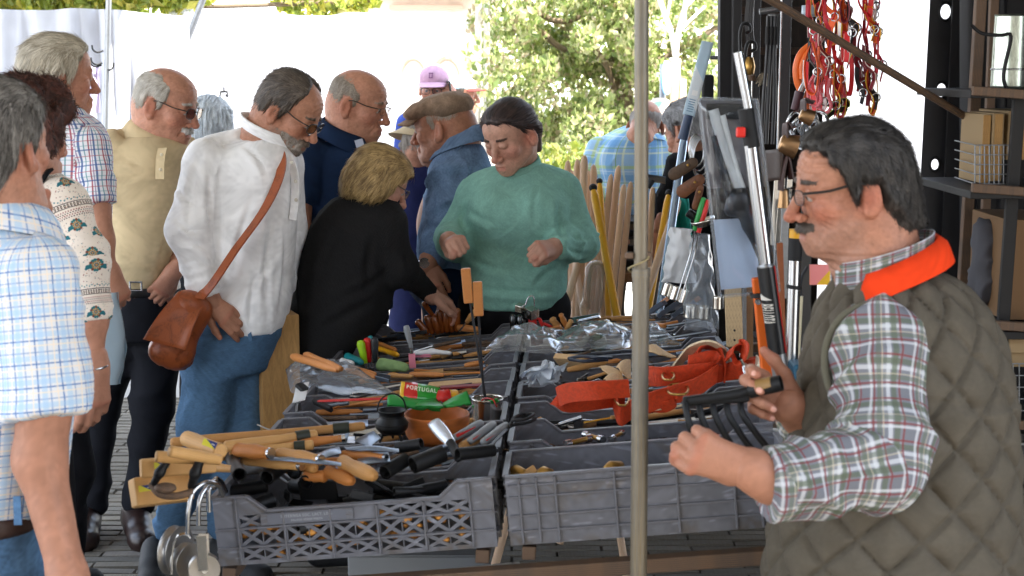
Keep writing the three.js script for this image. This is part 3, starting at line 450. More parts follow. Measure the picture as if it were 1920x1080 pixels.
const FAB = {
  check: cloth(plaid(0.042, '#dfe2e6', [[0.25, 0.065, '#4a6fae', 0.75], [0.75, 0.055, '#6a8cc2', 0.6], [0.5, 0.22, '#9cc4ea', 0.45], [0, 0.12, '#f3e4d0', 0.8]])),
  plaidRed: cloth(plaid(0.046, '#e9e9ee', [[0.12, 0.1, '#9d3f4c', 0.75, 'v'], [0.5, 0.14, '#33508c', 0.72, 'v'], [0.8, 0.08, '#3f7f8c', 0.6, 'v'], [0.3, 0.07, '#6b4b80', 0.55, 'v'], [0.15, 0.06, '#a8505a', 0.5, 'h'], [0.55, 0.09, '#3d5a94', 0.55, 'h'], [0.82, 0.05, '#4a8690', 0.4, 'h']])),
  plaidBlue: cloth(plaid(0.16, '#9cc2e4', [[0.2, 0.09, '#b9cf7c', 0.6], [0.5, 0.16, '#5f97cf', 0.5], [0.8, 0.05, '#e4edd0', 0.7], [0.32, 0.03, '#dfe8f0', 0.5], [0.65, 0.02, '#7da04a', 0.6]])),
  flannel: cloth(plaid(0.074, '#84868c', [[0.5, 0.22, '#6c6e76', 0.6], [0.08, 0.09, '#c9ccd0', 0.75], [0.22, 0.12, '#55604e', 0.65], [0.36, 0.045, '#7a3a3c', 0.75], [0.66, 0.06, '#cdd0d4', 0.7], [0.74, 0.045, '#7a3a3c', 0.7], [0.86, 0.1, '#5c6658', 0.55], [0.94, 0.025, '#c9bd9c', 0.6]])),
  khaki: dye('#cbb68f'), white: dye('#f6f6f6'), navy: dye('#1b2c48'), black: dye('#1a1a1d'),
  knit: cloth(fieldTex(128, (u, v) => { const k = 0.13 * (1 + 0.25 * tn(u, v, 50, 2) + 0.2 * Math.sin(u * Math.PI * 2 * 16)); return [k, k, k * 1.03]; }, [0.06, 0.06]), 0.95),
  trousers: dye('#1c1d22'), navyDress: dye('#262b52'),
  denimShirt: cloth(fieldTex(128, (u, v) => { const k = 1 + 0.1 * tn(u, v, 10, 4) + 0.1 * tn(u, v, 60, 6); return [0.42 * k, 0.52 * k, 0.65 * k]; }, [0.25, 0.25])),
  denim: cloth(fieldTex(256, (u, v) => { const w = 0.5 + 0.5 * tn(u, v, 4, 8), k = 1 + 0.07 * tn(u, v, 40, 4) + 0.08 * tn(u, v * 3, 90, 6) + 0.16 * w; return [0.29 * k, 0.40 * k, 0.51 * k]; }, [0.4, 0.4])),
  denimLight: cloth(fieldTex(128, (u, v) => { const k = 1 + 0.18 * tn(u, v, 9, 8) + 0.12 * tn(u, v, 60, 6); return [0.33 * k, 0.46 * k, 0.6 * k]; }, [0.3, 0.3])),
  sweat: cloth(fieldTex(128, (u, v) => { const k = 1 + 0.05 * tn(u, v, 12, 3) + 0.06 * tn(u, v, 64, 7); return [0.51 * k, 0.70 * k, 0.655 * k]; }, [0.2, 0.2]), 0.95),
  polo2: dye('#3f52a0'), vest: cloth(mottle('#575147', 0.05, [0.25, 0.25], [10, 60]), 0.78), orange: dye('#e8431c'),
  cap: cloth(mottle('#8d7866', 0.1, [0.15, 0.15], [10, 50])), pink: dye('#cba4bd'), greyTee: dye('#5d5c60'),
  straw: cloth(fieldTex(128, (u, v) => { const k = 0.8 + 0.2 * Math.abs(Math.sin((u + v) * Math.PI * 24)) * Math.abs(Math.sin((u - v) * Math.PI * 24)); return [0.84 * k, 0.77 * k, 0.64 * k]; }, [0.12, 0.12])),
  floral: cloth(canvasTex(512, 512, (g, w, h) => { // cream blouse: rosettes, bands of lozenges, small dots
    g.fillStyle = '#e3d8cb'; g.fillRect(0, 0, w, h); const T2 = Math.PI * 2, dot = (x, y, r, c) => { for (const ox of [0, -w, w]) for (const oy of [0, -h, h]) { g.fillStyle = c; g.beginPath(); g.arc(x + ox, y + oy, r, 0, T2); g.fill(); } };
    for (let i = 0; i < 520; i++) dot(rnd(0, w), rnd(0, h), rnd(1.5, 3.2), ['#8c3a3a', '#2f6d74', '#5a4a44', '#a4683e', '#3c3f46'][i % 5]);
    for (let k = 0; k < 5; k++) { const x = [90, 330, 200, 440, 60][k], y = [90, 60, 230, 250, 300][k]; for (let i = 0; i < 14; i++) { const a = i / 14 * T2; dot(x + Math.cos(a) * 33, y + Math.sin(a) * 33, 9, i % 3 ? '#2f7076' : '#7c4a3c'); } for (let i = 0; i < 10; i++) { const a = i / 10 * T2; dot(x + Math.cos(a) * 20, y + Math.sin(a) * 20, 6, '#9a7d4a'); } dot(x, y, 13, '#3e5f66'); dot(x, y, 7, '#b58a5a'); for (const s of [-1, 1]) { dot(x + s * 47, y - 10, 14, '#2c6a75'); dot(x + s * 58, y - 20, 8, '#2c6a75'); } }
    for (let r = 0; r < 4; r++) for (let i = 0; i < 32; i++) dot(i * 16 + (r % 2) * 8, 360 + r * 13, 4.2, r % 2 ? '#8a4348' : '#54434a');
    g.fillStyle = '#3a3134'; g.fillRect(0, 418, w, 5); g.fillRect(0, 452, w, 5); for (let i = 0; i < 26; i++) { g.fillStyle = '#3a3134'; g.beginPath(); g.ellipse(i * 19.7 + 9, 437, 6, 13, 0, 0, T2); g.fill(); g.fillStyle = '#cbbba5'; g.beginPath(); g.ellipse(i * 19.7 + 9, 437, 2.5, 7, 0, 0, T2); g.fill(); }
    for (let i = 0; i < 26; i++) dot(i * 19.7, 472 + (i % 2) * 8, 5, '#2f7580');
  }, [0.18, 0.18])),
};
const hideTex = mottle('#ffffff', 0.16, [0.2, 0.2], [7, 40]), leather = (hex, rough = 0.5) => new THREE.MeshPhysicalMaterial({ color: hex, map: hideTex, roughness: rough });
const shoeMat = leather('#2b1c18', 0.35), blackShoe = leather('#17181b', 0.7), steel = std(0xb9bcc0, 0.25, { metalness: 1 }), darkSteel = std(0x34363a, 0.45, { metalness: 0.7 });
const G = (x, z) => V3(x, 0, z);
function foot(p, heel, toe, w, mat) { // a shoe from heel to toe on the ground
  const d = toe.clone().sub(heel), q = (t, y) => heel.clone().addScaledVector(d, t).setY(heel.y + y);
  return solid([cone(q(0.12, 0.045), q(0.9, 0.032), w * 0.48, w * 0.42, { k: 0.03 }), cone(q(0.2, 0.09), q(0.55, 0.06), w * 0.45, w * 0.42, { k: 0.04 }), ell(q(0.82, 0.03), [w * 0.5, 0.035, w * 0.5], { k: 0.03 })], 0.011, { uv: true });
}
function legs(p, hip, hw, yaw, mat, shoes = blackShoe, rk = 1) { // plain trousers to the floor and shoes, for people seen only from the waist up
  const f = V3(Math.sin(yaw * D2R), 0, Math.cos(yaw * D2R)), s = V3(f.z, 0, -f.x), pr = [ell(hip.clone(), [hw * 0.95, 0.13, hw * 0.8], { k: 0.06 })];
  for (const sg of [1, -1]) { const a = hip.clone().addScaledVector(s, sg * hw * 0.5), k = G(hip.x, hip.z).addScaledVector(s, sg * hw * 0.55).addScaledVector(f, 0.03).setY(0.48), e = G(hip.x, hip.z).addScaledVector(s, sg * hw * 0.6).addScaledVector(f, -0.02).setY(0.08); const c1 = cone(a, k, 0.095 * rk, 0.07 * rk, { k: 0.05 }), c2 = cone(k, e, 0.07 * rk, 0.058 * rk, { k: 0.05, v0: 0.4 }); c2.ring = 9; pr.push(c1, c2); p.add('shoe', foot(p, e.clone().setY(0).addScaledVector(f, -0.08), e.clone().setY(0).addScaledVector(f, 0.17), 0.1, shoes), shoes); p.skin.push(solid([cone(a, k, 0.06, 0.05), cone(k, e, 0.05, 0.035)], 0.02, { color: () => p.S0 })); }
  p.wear('trousers', pr, mat, 0.014, { disp: folds(0.006, { seed: 4 }) });
}
const core = (p, list) => p.skin.push(solid(p.chain(list, { k: 0.08 }), 0.02, { color: () => p.S0 })); // the trunk inside the clothes

// ================= people =================
function manWhiteShirt() {
  const p = Person('bearded man in a white long-sleeved shirt and blue jeans, looking down over the stall', 4.7, G(at(400, 600, 4.7).x, -4.7), { skin: 'warm' }), { j } = p;
  p.head({ px: 545, py: 208, yaw: 74, nod: 30, roll: 0, s: 1.01, neck: [497, 262, 0.01], nr: 0.062, stubble: 0.5, hair: { line: [[0, 0.115], [0.5, 0.1], [0.75, 0.075], [1.0, 0.05], [1.2, 0.0], [1.36, -0.03], [1.5, 0.006], [1.9, 0.006], [2.1, -0.05], [2.5, -0.085], [3.15, -0.1]], T: 0.013, soft: 0.03, rough: 0.4, len: 0.03, N: 6500, c0: [0.035, 0.026, 0.02], c1: [0.14, 0.11, 0.085], lump: 0.2, curve: (x, y, z) => 1 + 0.9 * sstep(-0.05, -0.09, z) * sstep(-0.03, -0.08, y) }, beard: [0.16, 0.115, 0.08], beard2: [0.38, 0.34, 0.3], beardT: 0.004, moustache: [0.16, 0.12, 0.09], brow: [0.1, 0.07, 0.05], glasses: { color: 0x2b2320, tint: true, w: 0.026, h: 0.017, r: 0.0016 } });
  core(p, [[495, 290, 0, 40], [460, 400, 0, 70], [470, 590, 0, 60]]);
  const torso = p.rows([[258, 468, 522, 0.055], [266, 440, 536, 0.085], [280, 402, 549, 0.115], [300, 376, 557, 0.135], [350, 365, 559, 0.145], [420, 355, 557, 0.15], [500, 356, 551, 0.155], [555, 376, 547, 0.155], [595, 400, 540, 0.15], [618, 420, 532, 0.145]]);
  const sl = p.chain([[382, 296, -0.09, 38], [352, 430, -0.15, 37], [382, 545, -0.17, 29]], { cut: true, ring: 13, ringK: 1.1 }), sl2 = p.chain([[535, 300, 0.12, 34], [540, 430, 0.16, 32], [525, 540, 0.1, 26]], { cut: true, ring: 12 });
  p.wear('shirt', [torso, ...p.chain([[468, 250, 0.05, 15], [398, 276, -0.02, 24]], { k: 0.05 }), ...sl, ...sl2], FAB.white, 0.008, { disp: folds(0.0035, { seed: 3, fu: 7, fv: 1.3, slant: 2.5, more: creases([[372, 300, 352, 430, 9, 0.009], [392, 320, 402, 470, 8, 0.008], [330, 350, 372, 385, 7, 0.01], [328, 410, 380, 440, 7, 0.011], [335, 455, 392, 470, 7, 0.01], [345, 495, 396, 500, 6, 0.008], [412, 350, 420, 560, 10, 0.009], [470, 380, 440, 520, 9, 0.009], [510, 400, 500, 590, 9, 0.01], [535, 430, 520, 600, 7, 0.008], [455, 270, 500, 330, 8, 0.007], [440, 560, 520, 470, 9, 0.007], [480, 520, 470, 615, 8, 0.008]]) }) });
  p.add('collar', collar(j(502, 254, 0.005), 0.08, 0.074, 74, { stand: 0.036, fall: 0, open: 12, tilt: 0.6, flare: 0.004, thick: 0.005 }), FAB.white);
  p.add('placket', ribbon([j(541, 292, -0.055), j(553, 330, -0.08), j(553, 380, -0.085), j(549, 412, -0.09)], 0.03, 0.005, V3(0.9, 0, 0.5), 16), FAB.white);
  for (const [x, y] of [[546, 305], [554, 340], [555, 375]]) p.add('button', new THREE.SphereGeometry(0.006, 8, 6).scale(1, 1, 0.5).translate(...j(x, y, -0.1).toArray()), std(0xd8d2c4, 0.4));
  p.add('cuff', solid(p.chain([[380, 540, -0.17, 30], [386, 556, -0.17, 30]], { cut: true, cut0: true }), 0.006, { uv: true }), FAB.white);
  p.limb([[352, 430, -0.15, 25], [385, 548, -0.17, 19], [402, 574, -0.165, 19]]);
  p.limb([[540, 430, 0.16, 25], [520, 560, 0.1, 17]]);
  p.hand(j(388, 562, -0.17), V3(0.75, -0.62, 0.05), V3(0.2, 0.3, 0.9), 1, RELAX, [35, 10, 20], 0.96);
  const jeans = [p.rows([[585, 392, 540, 0.14], [620, 372, 532, 0.145], [660, 352, 520, 0.14], [690, 348, 512, 0.125]], { k: 0.06 }), ...p.chain([[402, 640, -0.05, 58], [382, 790, -0.06, 44], [318, 985, 0.02, 31]], { k: 0.05, ring: 7, ringK: 0.7 }), ...p.chain([[468, 650, 0.05, 52], [448, 800, 0.02, 44], [420, 985, 0.03, 32]], { k: 0.05, ring: 7 })];
  p.wear('jeans', jeans, FAB.denim, 0.011, { disp: folds(0.006, { seed: 8, fu: 6, fv: 5, slant: 4 }) });
  p.skin.push(solid(p.chain([[402, 640, -0.05, 36], [385, 790, -0.05, 30], [318, 990, 0.02, 18]]), 0.02, { color: () => p.S0 }), solid(p.chain([[468, 650, 0.05, 36], [448, 800, 0.02, 30], [420, 990, 0.03, 18]]), 0.02, { color: () => p.S0 }));
  const a = j(300, 1060, 0.02), b = j(415, 1060, 0.03);
  p.add('shoe', foot(p, a.clone().setY(0).add(V3(-0.02, 0, -0.04)), a.clone().setY(0).add(V3(0.03, 0, 0.24)), 0.1, blackShoe), blackShoe); p.add('shoe', foot(p, b.clone().setY(0).add(V3(-0.04, 0, -0.02)), b.clone().setY(0).add(V3(0.18, 0, 0.16)), 0.1, blackShoe), blackShoe);
  p.add('belt_loop', ribbon([j(466, 608, -0.14), j(470, 640, -0.15)], 0.012, 0.004, V3(1, 0, 0), 6), FAB.denim);
  p.done();
  // satchel on its strap
  const bag = T('shoulder_bag', 'tan leather flap satchel hanging at the hip of the man in the white shirt', 'bag', j(325, 620, -0.22)), tan = leather('#9c4f26', 0.42), c = (x, y, dz) => j(x, y, dz);
  const bodyPts = [[345, 545], [388, 570], [375, 600], [340, 680], [292, 672], [284, 640]];
  W(bag, 'pouch', solid([cone(c(352, 568, -0.22), c(368, 578, -0.2), 0.03, 0.03, { k: 0.05 }), cone(c(352, 575, -0.22), c(312, 660, -0.24), 0.042, 0.034, { k: 0.05 }), cone(c(372, 585, -0.19), c(335, 668, -0.21), 0.036, 0.03, { k: 0.05 }), cone(c(300, 655, -0.24), c(338, 668, -0.22), 0.03, 0.034, { k: 0.05 })], 0.008, { uv: true, disp: folds(0.004, { seed: 2, fu: 9, fv: 9 }) }), tan);
  W(bag, 'flap', sheet((u, v) => { const A = c(336, 546, -0.245).lerp(c(386, 566, -0.225), u), B = c(272, 634, -0.285).lerp(c(352, 655, -0.275), u); const p2 = A.clone().lerp(B, v); p2.z += 0.03 * Math.sin(v * Math.PI * 0.75) + 0.006 * noise(u * 4, v * 4, 3); p2.y += 0.01 * Math.sin(v * 3); return p2; }, 14, 14, 0.005, 0.2, 0.2), tan);
  W(bag, 'strap', ribbon([c(350, 572, -0.21), c(385, 548, -0.24), c(440, 470, -0.215), c(500, 385, -0.165), c(527, 320, -0.12), c(524, 285, -0.055), c(505, 262, 0.02), c(470, 262, 0.1), c(430, 330, 0.18), c(385, 480, 0.14), c(360, 560, -0.12)], 0.034, 0.005, [V3(0.75, 0.5, 0.3), V3(0.9, 0.3, 0.1)], 60), tan);
}
function manKhaki() {
  const p = Person('older man in a khaki polo shirt and black trousers, with grey moustache and glasses', 5.1, G(at(270, 600, 5.1).x, -5.1), { skin: 'ruddy' }), { j } = p;
  p.head({ px: 314, py: 196, yaw: 76, nod: 14, s: 1.06, neck: [298, 268, 0.02], nr: 0.066, fat: 1.08, red: 0.5, hair: { line: LINES.receding, top: [[0, 0.0], [0.8, 0.05], [1.1, 0.078], [1.6, 0.098], [2.4, 0.1], [3.15, 0.1]], T: 0.011, N: 5000, c0: [0.3, 0.27, 0.22], c1: [0.56, 0.52, 0.45] }, moustache: [0.5, 0.48, 0.45], brow: [0.42, 0.4, 0.36], glasses: { color: 0x241c18, tint: true, w: 0.024, h: 0.018 } });
  core(p, [[295, 300, 0, 40], [268, 420, 0, 60], [275, 560, 0, 50]]);
  const torso = p.rows([[250, 262, 322, 0.06], [259, 232, 338, 0.095], [276, 198, 354, 0.13], [320, 194, 352, 0.15], [400, 202, 345, 0.17], [470, 206, 338, 0.185], [515, 214, 332, 0.175], [536, 226, 326, 0.16]]);
  const s1 = p.chain([[212, 278, -0.06, 32], [206, 372, -0.08, 33]], { cut: true, ring: 9 }), s2 = p.chain([[342, 285, 0.08, 32], [352, 380, 0.06, 32]], { cut: true, ring: 9 });
  p.wear('polo_shirt', [torso, ...p.chain([[262, 242, 0.05, 13], [216, 268, -0.02, 22]], { k: 0.05 }), ...s1, ...s2], FAB.khaki, 0.01, { disp: folds(0.0045, { seed: 5, fu: 5, fv: 1.6, slant: 3, more: creases([[215, 300, 262, 312, 8, 0.008], [212, 335, 270, 326, 7, 0.007], [208, 360, 250, 380, 8, 0.007], [225, 480, 300, 515, 9, 0.008], [330, 420, 300, 500, 8, 0.007]]) }) });
  p.add('collar', collar(j(297, 254, 0.02), 0.08, 0.074, 62, { stand: 0.034, fall: 0.05, open: 24, point: 0.035, tilt: 0.5, spread: 0.04 }), FAB.khaki);
  p.add('placket', ribbon([j(305, 278, -0.12), j(301, 300, -0.145), j(300, 336, -0.155)], 0.034, 0.005, V3(1, 0, 0.3), 8), FAB.khaki);
  for (const [x, y] of [[303, 290], [301, 318]]) p.add('button', new THREE.SphereGeometry(0.006, 8, 6).scale(1, 1, 0.5).translate(...j(x, y, -0.157).toArray()), std(0xcfc2a4, 0.4));
  p.limb([[206, 370, -0.08, 22], [204, 450, -0.1, 20], [216, 520, -0.14, 15]]); p.limb([[352, 380, 0.06, 22], [350, 450, 0.0, 20], [326, 515, -0.13, 15]]);
  p.hand(j(326, 508, -0.14), V3(-0.55, -0.8, 0.1), V3(0.5, -0.2, 0.85), -1, RELAX, [30, 10, 20], 0.97);
  p.hand(j(214, 512, -0.14), V3(0.4, -0.9, 0.1), V3(-0.4, -0.2, 0.85), 1, RELAX, [30, 10, 20], 0.97);
  const pr = [p.rows([[538, 222, 334, 0.155], [580, 212, 342, 0.16], [630, 205, 342, 0.15]], { k: 0.06 }), ...p.chain([[236, 600, 0, 48], [188, 760, 0.02, 30], [180, 938, 0.04, 26]], { k: 0.04, ring: 6 }), ...p.chain([[300, 600, -0.02, 48], [284, 760, -0.02, 36], [262, 938, 0.03, 30]], { k: 0.04, ring: 6 })];
  p.wear('trousers', pr, FAB.trousers, 0.012, { disp: folds(0.006, { seed: 9, fu: 5, fv: 5 }) });
  p.skin.push(solid(p.chain([[236, 600, 0, 32], [188, 760, 0.02, 20], [180, 945, 0.04, 16]]), 0.02, { color: () => p.S0 }), solid(p.chain([[300, 610, -0.02, 32], [284, 740, -0.02, 26], [262, 945, 0.03, 16]]), 0.02, { color: () => p.S0 }));
  p.add('belt', solid([p.rows([[528, 220, 332, 0.168], [546, 219, 335, 0.168]], { round: 0.004 })], 0.008, { uv: true }), leather('#141212', 0.4));
  p.add('belt_buckle', merge([box(0.045, 0.006, 0.008), box(0.045, 0.006, 0.008, 0, 0.03), box(0.006, 0.036, 0.008, -0.02, 0.015), box(0.006, 0.036, 0.008, 0.02, 0.015)]).translate(...j(255, 545, -0.185).toArray()), steel);
  for (const [x, dx] of [[172, 0.05], [258, 0.1]]) { const a = j(x, 955, 0.05).setY(0); p.add('shoe', foot(p, a.clone().add(V3(-0.03, 0, -0.05)), a.clone().add(V3(dx - 0.02, 0, 0.22)), 0.105, shoeMat), shoeMat); }
  p.done();
}
function manPlaidRed() {
  const p = Person('tall white-haired man in a red and blue plaid shirt, seen from behind at the left', 4.4, G(at(110, 600, 4.4).x, -4.4), { skin: 'ruddy' }), { j } = p;
  p.head({ px: 113, py: 142, yaw: 122, nod: 2, s: 0.97, neck: [106, 222, 0.0], nr: 0.062, red: 0.5, hair: { line: [[0, 0.075], [0.6, 0.07], [1.0, 0.045], [1.2, -0.005], [1.38, -0.02], [1.5, 0.008], [1.9, 0.0], [2.1, -0.06], [2.5, -0.095], [3.15, -0.11]], T: 0.018, rough: 0.35, len: 0.04, N: 7500, messy: 0.18, c0: [0.3, 0.26, 0.19], c1: [0.68, 0.62, 0.5], neck: true, lump: 0.15 } });
  core(p, [[108, 240, 0, 40], [115, 400, 0, 60], [118, 560, 0, 55]]);
  const torso = p.rows([[206, 82, 146, 0.06], [220, 62, 172, 0.09], [240, 45, 192, 0.115], [280, 30, 206, 0.13], [350, 30, 206, 0.135], [450, 36, 204, 0.14], [560, 40, 200, 0.14]]);
  const s1 = p.chain([[172, 272, -0.07, 36], [184, 382, -0.1, 35]], { cut: true, ring: 8 });
  p.wear('shirt', [torso, ...s1], FAB.plaidRed, 0.01, { disp: folds(0.006, { seed: 7, fu: 5, fv: 3 }) });
  p.add('collar', collar(j(108, 212, 0.01), 0.077, 0.072, 122, { stand: 0.032, fall: 0.05, open: 14, tilt: 0.3, spread: 0.02 }), FAB.plaidRed);
  p.limb([[184, 375, -0.1, 24], [192, 450, -0.11, 20], [206, 512, -0.12, 14]]);
  p.hand(j(206, 508, -0.12), V3(0.3, -0.94, -0.05), V3(0.55, -0.1, 0.8), 1, GRIP, [25, 20, 40], 0.97);
  legs(p, j(84, 570, 0), 0.16, 120, FAB.trousers); p.done();
  const bag = M('plastic_bag', 'thin bluish white carrier bag hanging from the hand of the man in the plaid shirt', 'plastic bag', sheet((u, v) => { const w = lerp(9, 24, sstep(0, 0.5, v)) * (1 - 0.35 * sstep(0.8, 1, v)), a = u * Math.PI * 2, c = j(211 - 3 * v, 548 + v * 172, -0.14); return c.add(V3(Math.cos(a) * w * p.r(1) * (1 + 0.18 * noise(u * 6, v * 5)), 0, Math.sin(a) * w * p.r(0.5) * (1 + 0.3 * noise(u * 5, v * 4, 4)))); }, 40, 30, 0.001, 0.3, 0.4), new THREE.MeshPhysicalMaterial({ color: 0xb9c9d2, roughness: 0.4, transmission: 0.5, thickness: 0, ior: 1.3 }), j(211, 630, -0.14));
}
function womanFloral() {
  const p = Person('woman with curly auburn hair in a cream floral blouse, back to the viewer', 3.4, G(at(60, 600, 3.4).x, -3.4), { skin: 'ruddy' }), { j } = p;
  p.head({ px: 50, py: 250, yaw: 150, nod: 5, s: 0.97, female: true, neck: [55, 335, 0], nr: 0.05, hair: { line: [[0, 0.06], [0.8, 0.03], [1.2, -0.02], [1.6, -0.06], [2.2, -0.08], [3.15, -0.09]], T: 0.024, lump: 0.8, rough: 0.5, len: 0.026, N: 11000, messy: 1.1, lift: 0.004, c0: [0.02, 0.008, 0.006], c1: [0.12, 0.038, 0.024], neck: true, cell: 0.004, grad: (x, y, z) => 0.25 * noise(x * 50, y * 50, z * 50) } });
  core(p, [[60, 360, 0, 50], [70, 500, 0, 70], [75, 680, 0, 70]]);
  const torso = p.rows([[322, 15, 98, 0.06], [336, -15, 120, 0.09], [358, -40, 140, 0.115], [420, -50, 150, 0.13], [520, -45, 150, 0.14], [620, -40, 158, 0.15], [682, -40, 166, 0.155]]);
  const s1 = p.chain([[122, 375, -0.06, 40], [160, 480, -0.09, 38], [176, 602, -0.12, 33]], { cut: true, ring: 7 });
  p.wear('blouse', [torso, ...s1], FAB.floral, 0.011, { disp: folds(0.005, { seed: 12, fu: 5, fv: 3 }) });
  p.add('neck_band', ribbon([j(94, 318, -0.05), j(82, 330, -0.075), j(66, 352, -0.09)], 0.02, 0.006, V3(0.7, 0.3, 0), 10), FAB.black);
  p.limb([[160, 480, -0.09, 28], [176, 600, -0.12, 23], [180, 690, -0.13, 15]]);
  p.hand(j(180, 686, -0.13), V3(-0.05, -0.99, 0.05), V3(0.6, 0, 0.75), 1, RELAX, [22, 12, 25], 0.98);
  p.add('bangle', new THREE.TorusGeometry(0.026, 0.0045, 8, 28).rotateX(Math.PI / 2 + 0.2).translate(...j(180, 684, -0.13).toArray()), steel);
  legs(p, j(12, 700, 0.02), 0.16, 150, FAB.black); p.done();
}
function manCheck() {
  const p = Person('grey-haired man in a blue and white check shirt, nearest at the left edge', 2.7, G(at(-10, 600, 2.7).x, -2.7), { skin: 'ruddy' }), { j } = p;
  p.head({ px: -6, py: 270, yaw: 162, nod: 0, s: 1.03, cell: 0.003, neck: [10, 405, 0.0], nr: 0.063, red: 0.55, hair: { line: [[0, 0.07], [0.8, 0.05], [1.05, 0.03], [1.25, -0.01], [1.4, -0.02], [1.5, 0.006], [1.9, 0.0], [2.1, -0.05], [2.5, -0.085], [3.15, -0.1]], T: 0.011, rough: 0.35, N: 9000, len: 0.028, wid: 0.0009, messy: 0.16, c0: [0.05, 0.045, 0.04], c1: [0.3, 0.28, 0.255], neck: true, curve: (x, y, z) => 1 - 0.5 * sstep(0.035, 0.0, Math.hypot(x, z + 0.05) * 0.5 + Math.abs(y - 0.1)) } });
  core(p, [[0, 430, 0, 60], [-15, 600, 0, 90], [-20, 950, 0, 80]]);
  const torso = p.rows([[392, -55, 48, 0.06], [418, -105, 78, 0.095], [455, -140, 102, 0.12], [520, -160, 120, 0.135], [640, -165, 128, 0.14], [780, -162, 128, 0.145], [950, -160, 108, 0.14]]);
  const s1 = p.chain([[70, 520, -0.09, 74], [92, 776, -0.13, 80]], { cut: true, ring: 8 });
  p.wear('shirt', [torso, ...s1], FAB.check, 0.0078, { disp: folds(0.006, { seed: 15, fu: 5, fv: 3.5 }) });
  p.add('collar', collar(j(6, 412, 0.0), 0.082, 0.074, 145, { stand: 0.034, fall: 0.055, open: 14, tilt: 0.35, spread: 0.02 }), FAB.check);
  p.limb([[86, 740, -0.13, 55], [74, 862, -0.13, 45], [128, 1085, -0.18, 33], [135, 1120, -0.18, 33]]);
  p.limb([[-140, 560, 0.06, 45], [-110, 640, 0.3, 40], [40, 470, 0.2, 28]]);
  p.hand(j(42, 462, 0.19), V3(0.35, 0.9, -0.2), V3(0.6, -0.2, -0.7), -1, GRIP, [25, 10, 20], 1.0);
  const pr = [p.rows([[948, -150, 100, 0.14], [1000, -160, 108, 0.145], [1100, -160, 110, 0.145]]), ...p.chain([[40, 1100, 0, 85], [30, 1400, 0, 75], [20, 1850, 0, 60]]), ...p.chain([[-90, 1100, 0, 85], [-90, 1400, 0, 75], [-90, 1850, 0, 60]])];
  p.wear('jeans', pr, FAB.denimLight, 0.014, { disp: folds(0.005, { seed: 18 }) });
  p.add('belt', solid([p.rows([[938, -152, 103, 0.15], [975, -152, 104, 0.15]], { round: 0.004 })], 0.009, { uv: true }), leather('#3a2722', 0.5));
  p.add('belt_loop', ribbon([j(32, 930, -0.155), j(34, 984, -0.16)], 0.014, 0.004, V3(1, 0, 0), 6), FAB.denimLight);
  for (const x of [20, -90]) { const a = j(x, 1850, 0).setY(0); p.add('shoe', foot(p, a.clone().add(V3(0, 0, 0.06)), a.clone().add(V3(0.1, 0, -0.18)), 0.1, blackShoe), blackShoe); }
  p.done();
}
function manNavy() {
  const p = Person('bald man with thin-rimmed glasses in a navy blue polo shirt, leaning in to talk', 5.35, G(at(640, 600, 5.35).x, -5.35), { skin: 'ruddy' }), { j } = p;
  p.head({ px: 673, py: 195, yaw: 76, nod: 12, s: 1.05, neck: [652, 268, 0], nr: 0.062, red: 0.5, hair: { line: LINES.receding, top: [[0, -0.05], [0.9, -0.03], [1.2, 0.06], [1.6, 0.088], [2.4, 0.098], [3.15, 0.098]], T: 0.0055, len: 0.008, c0: [0.16, 0.125, 0.09], c1: [0.32, 0.27, 0.21] }, brow: [0.28, 0.2, 0.15], glasses: { color: 0x4a3c34, w: 0.021, h: 0.013, r: 0.0009, metal: 0.5 } });
  core(p, [[650, 300, 0, 40], [645, 420, 0, 60], [650, 600, 0, 50]]);
  const torso = p.rows([[264, 622, 690, 0.06], [272, 596, 712, 0.1], [288, 568, 735, 0.125], [320, 555, 748, 0.14], [400, 552, 748, 0.15], [500, 555, 742, 0.16], [580, 560, 735, 0.15]]);
  const s1 = p.chain([[578, 290, -0.08, 34], [566, 380, -0.12, 32]], { cut: true, ring: 8 });
  p.wear('polo_shirt', [torso, ...p.chain([[622, 248, 0.05, 14], [578, 282, -0.02, 22]], { k: 0.05 }), ...s1], FAB.navy, 0.011, { disp: folds(0.006, { seed: 21 }) });
  p.add('collar', collar(j(651, 258, 0.0), 0.083, 0.076, 70, { stand: 0.038, fall: 0.05, open: 20, point: 0.035, tilt: 0.55, spread: 0.03 }), FAB.navy);
  p.add('undershirt', ribbon([j(672, 262, -0.09), j(680, 290, -0.12)], 0.03, 0.004, V3(1, 0, 0), 6), std(0xaab2c4, 0.9));
  p.limb([[566, 370, -0.12, 22], [562, 440, -0.16, 19], [600, 500, -0.3, 15]]); p.hand(j(600, 498, -0.3), V3(0.7, -0.6, 0.2), V3(0.2, 0.5, 0.8), 1, RELAX, [25, 10, 20]);
  legs(p, j(648, 590, 0), 0.17, 70, FAB.trousers); p.done();
}
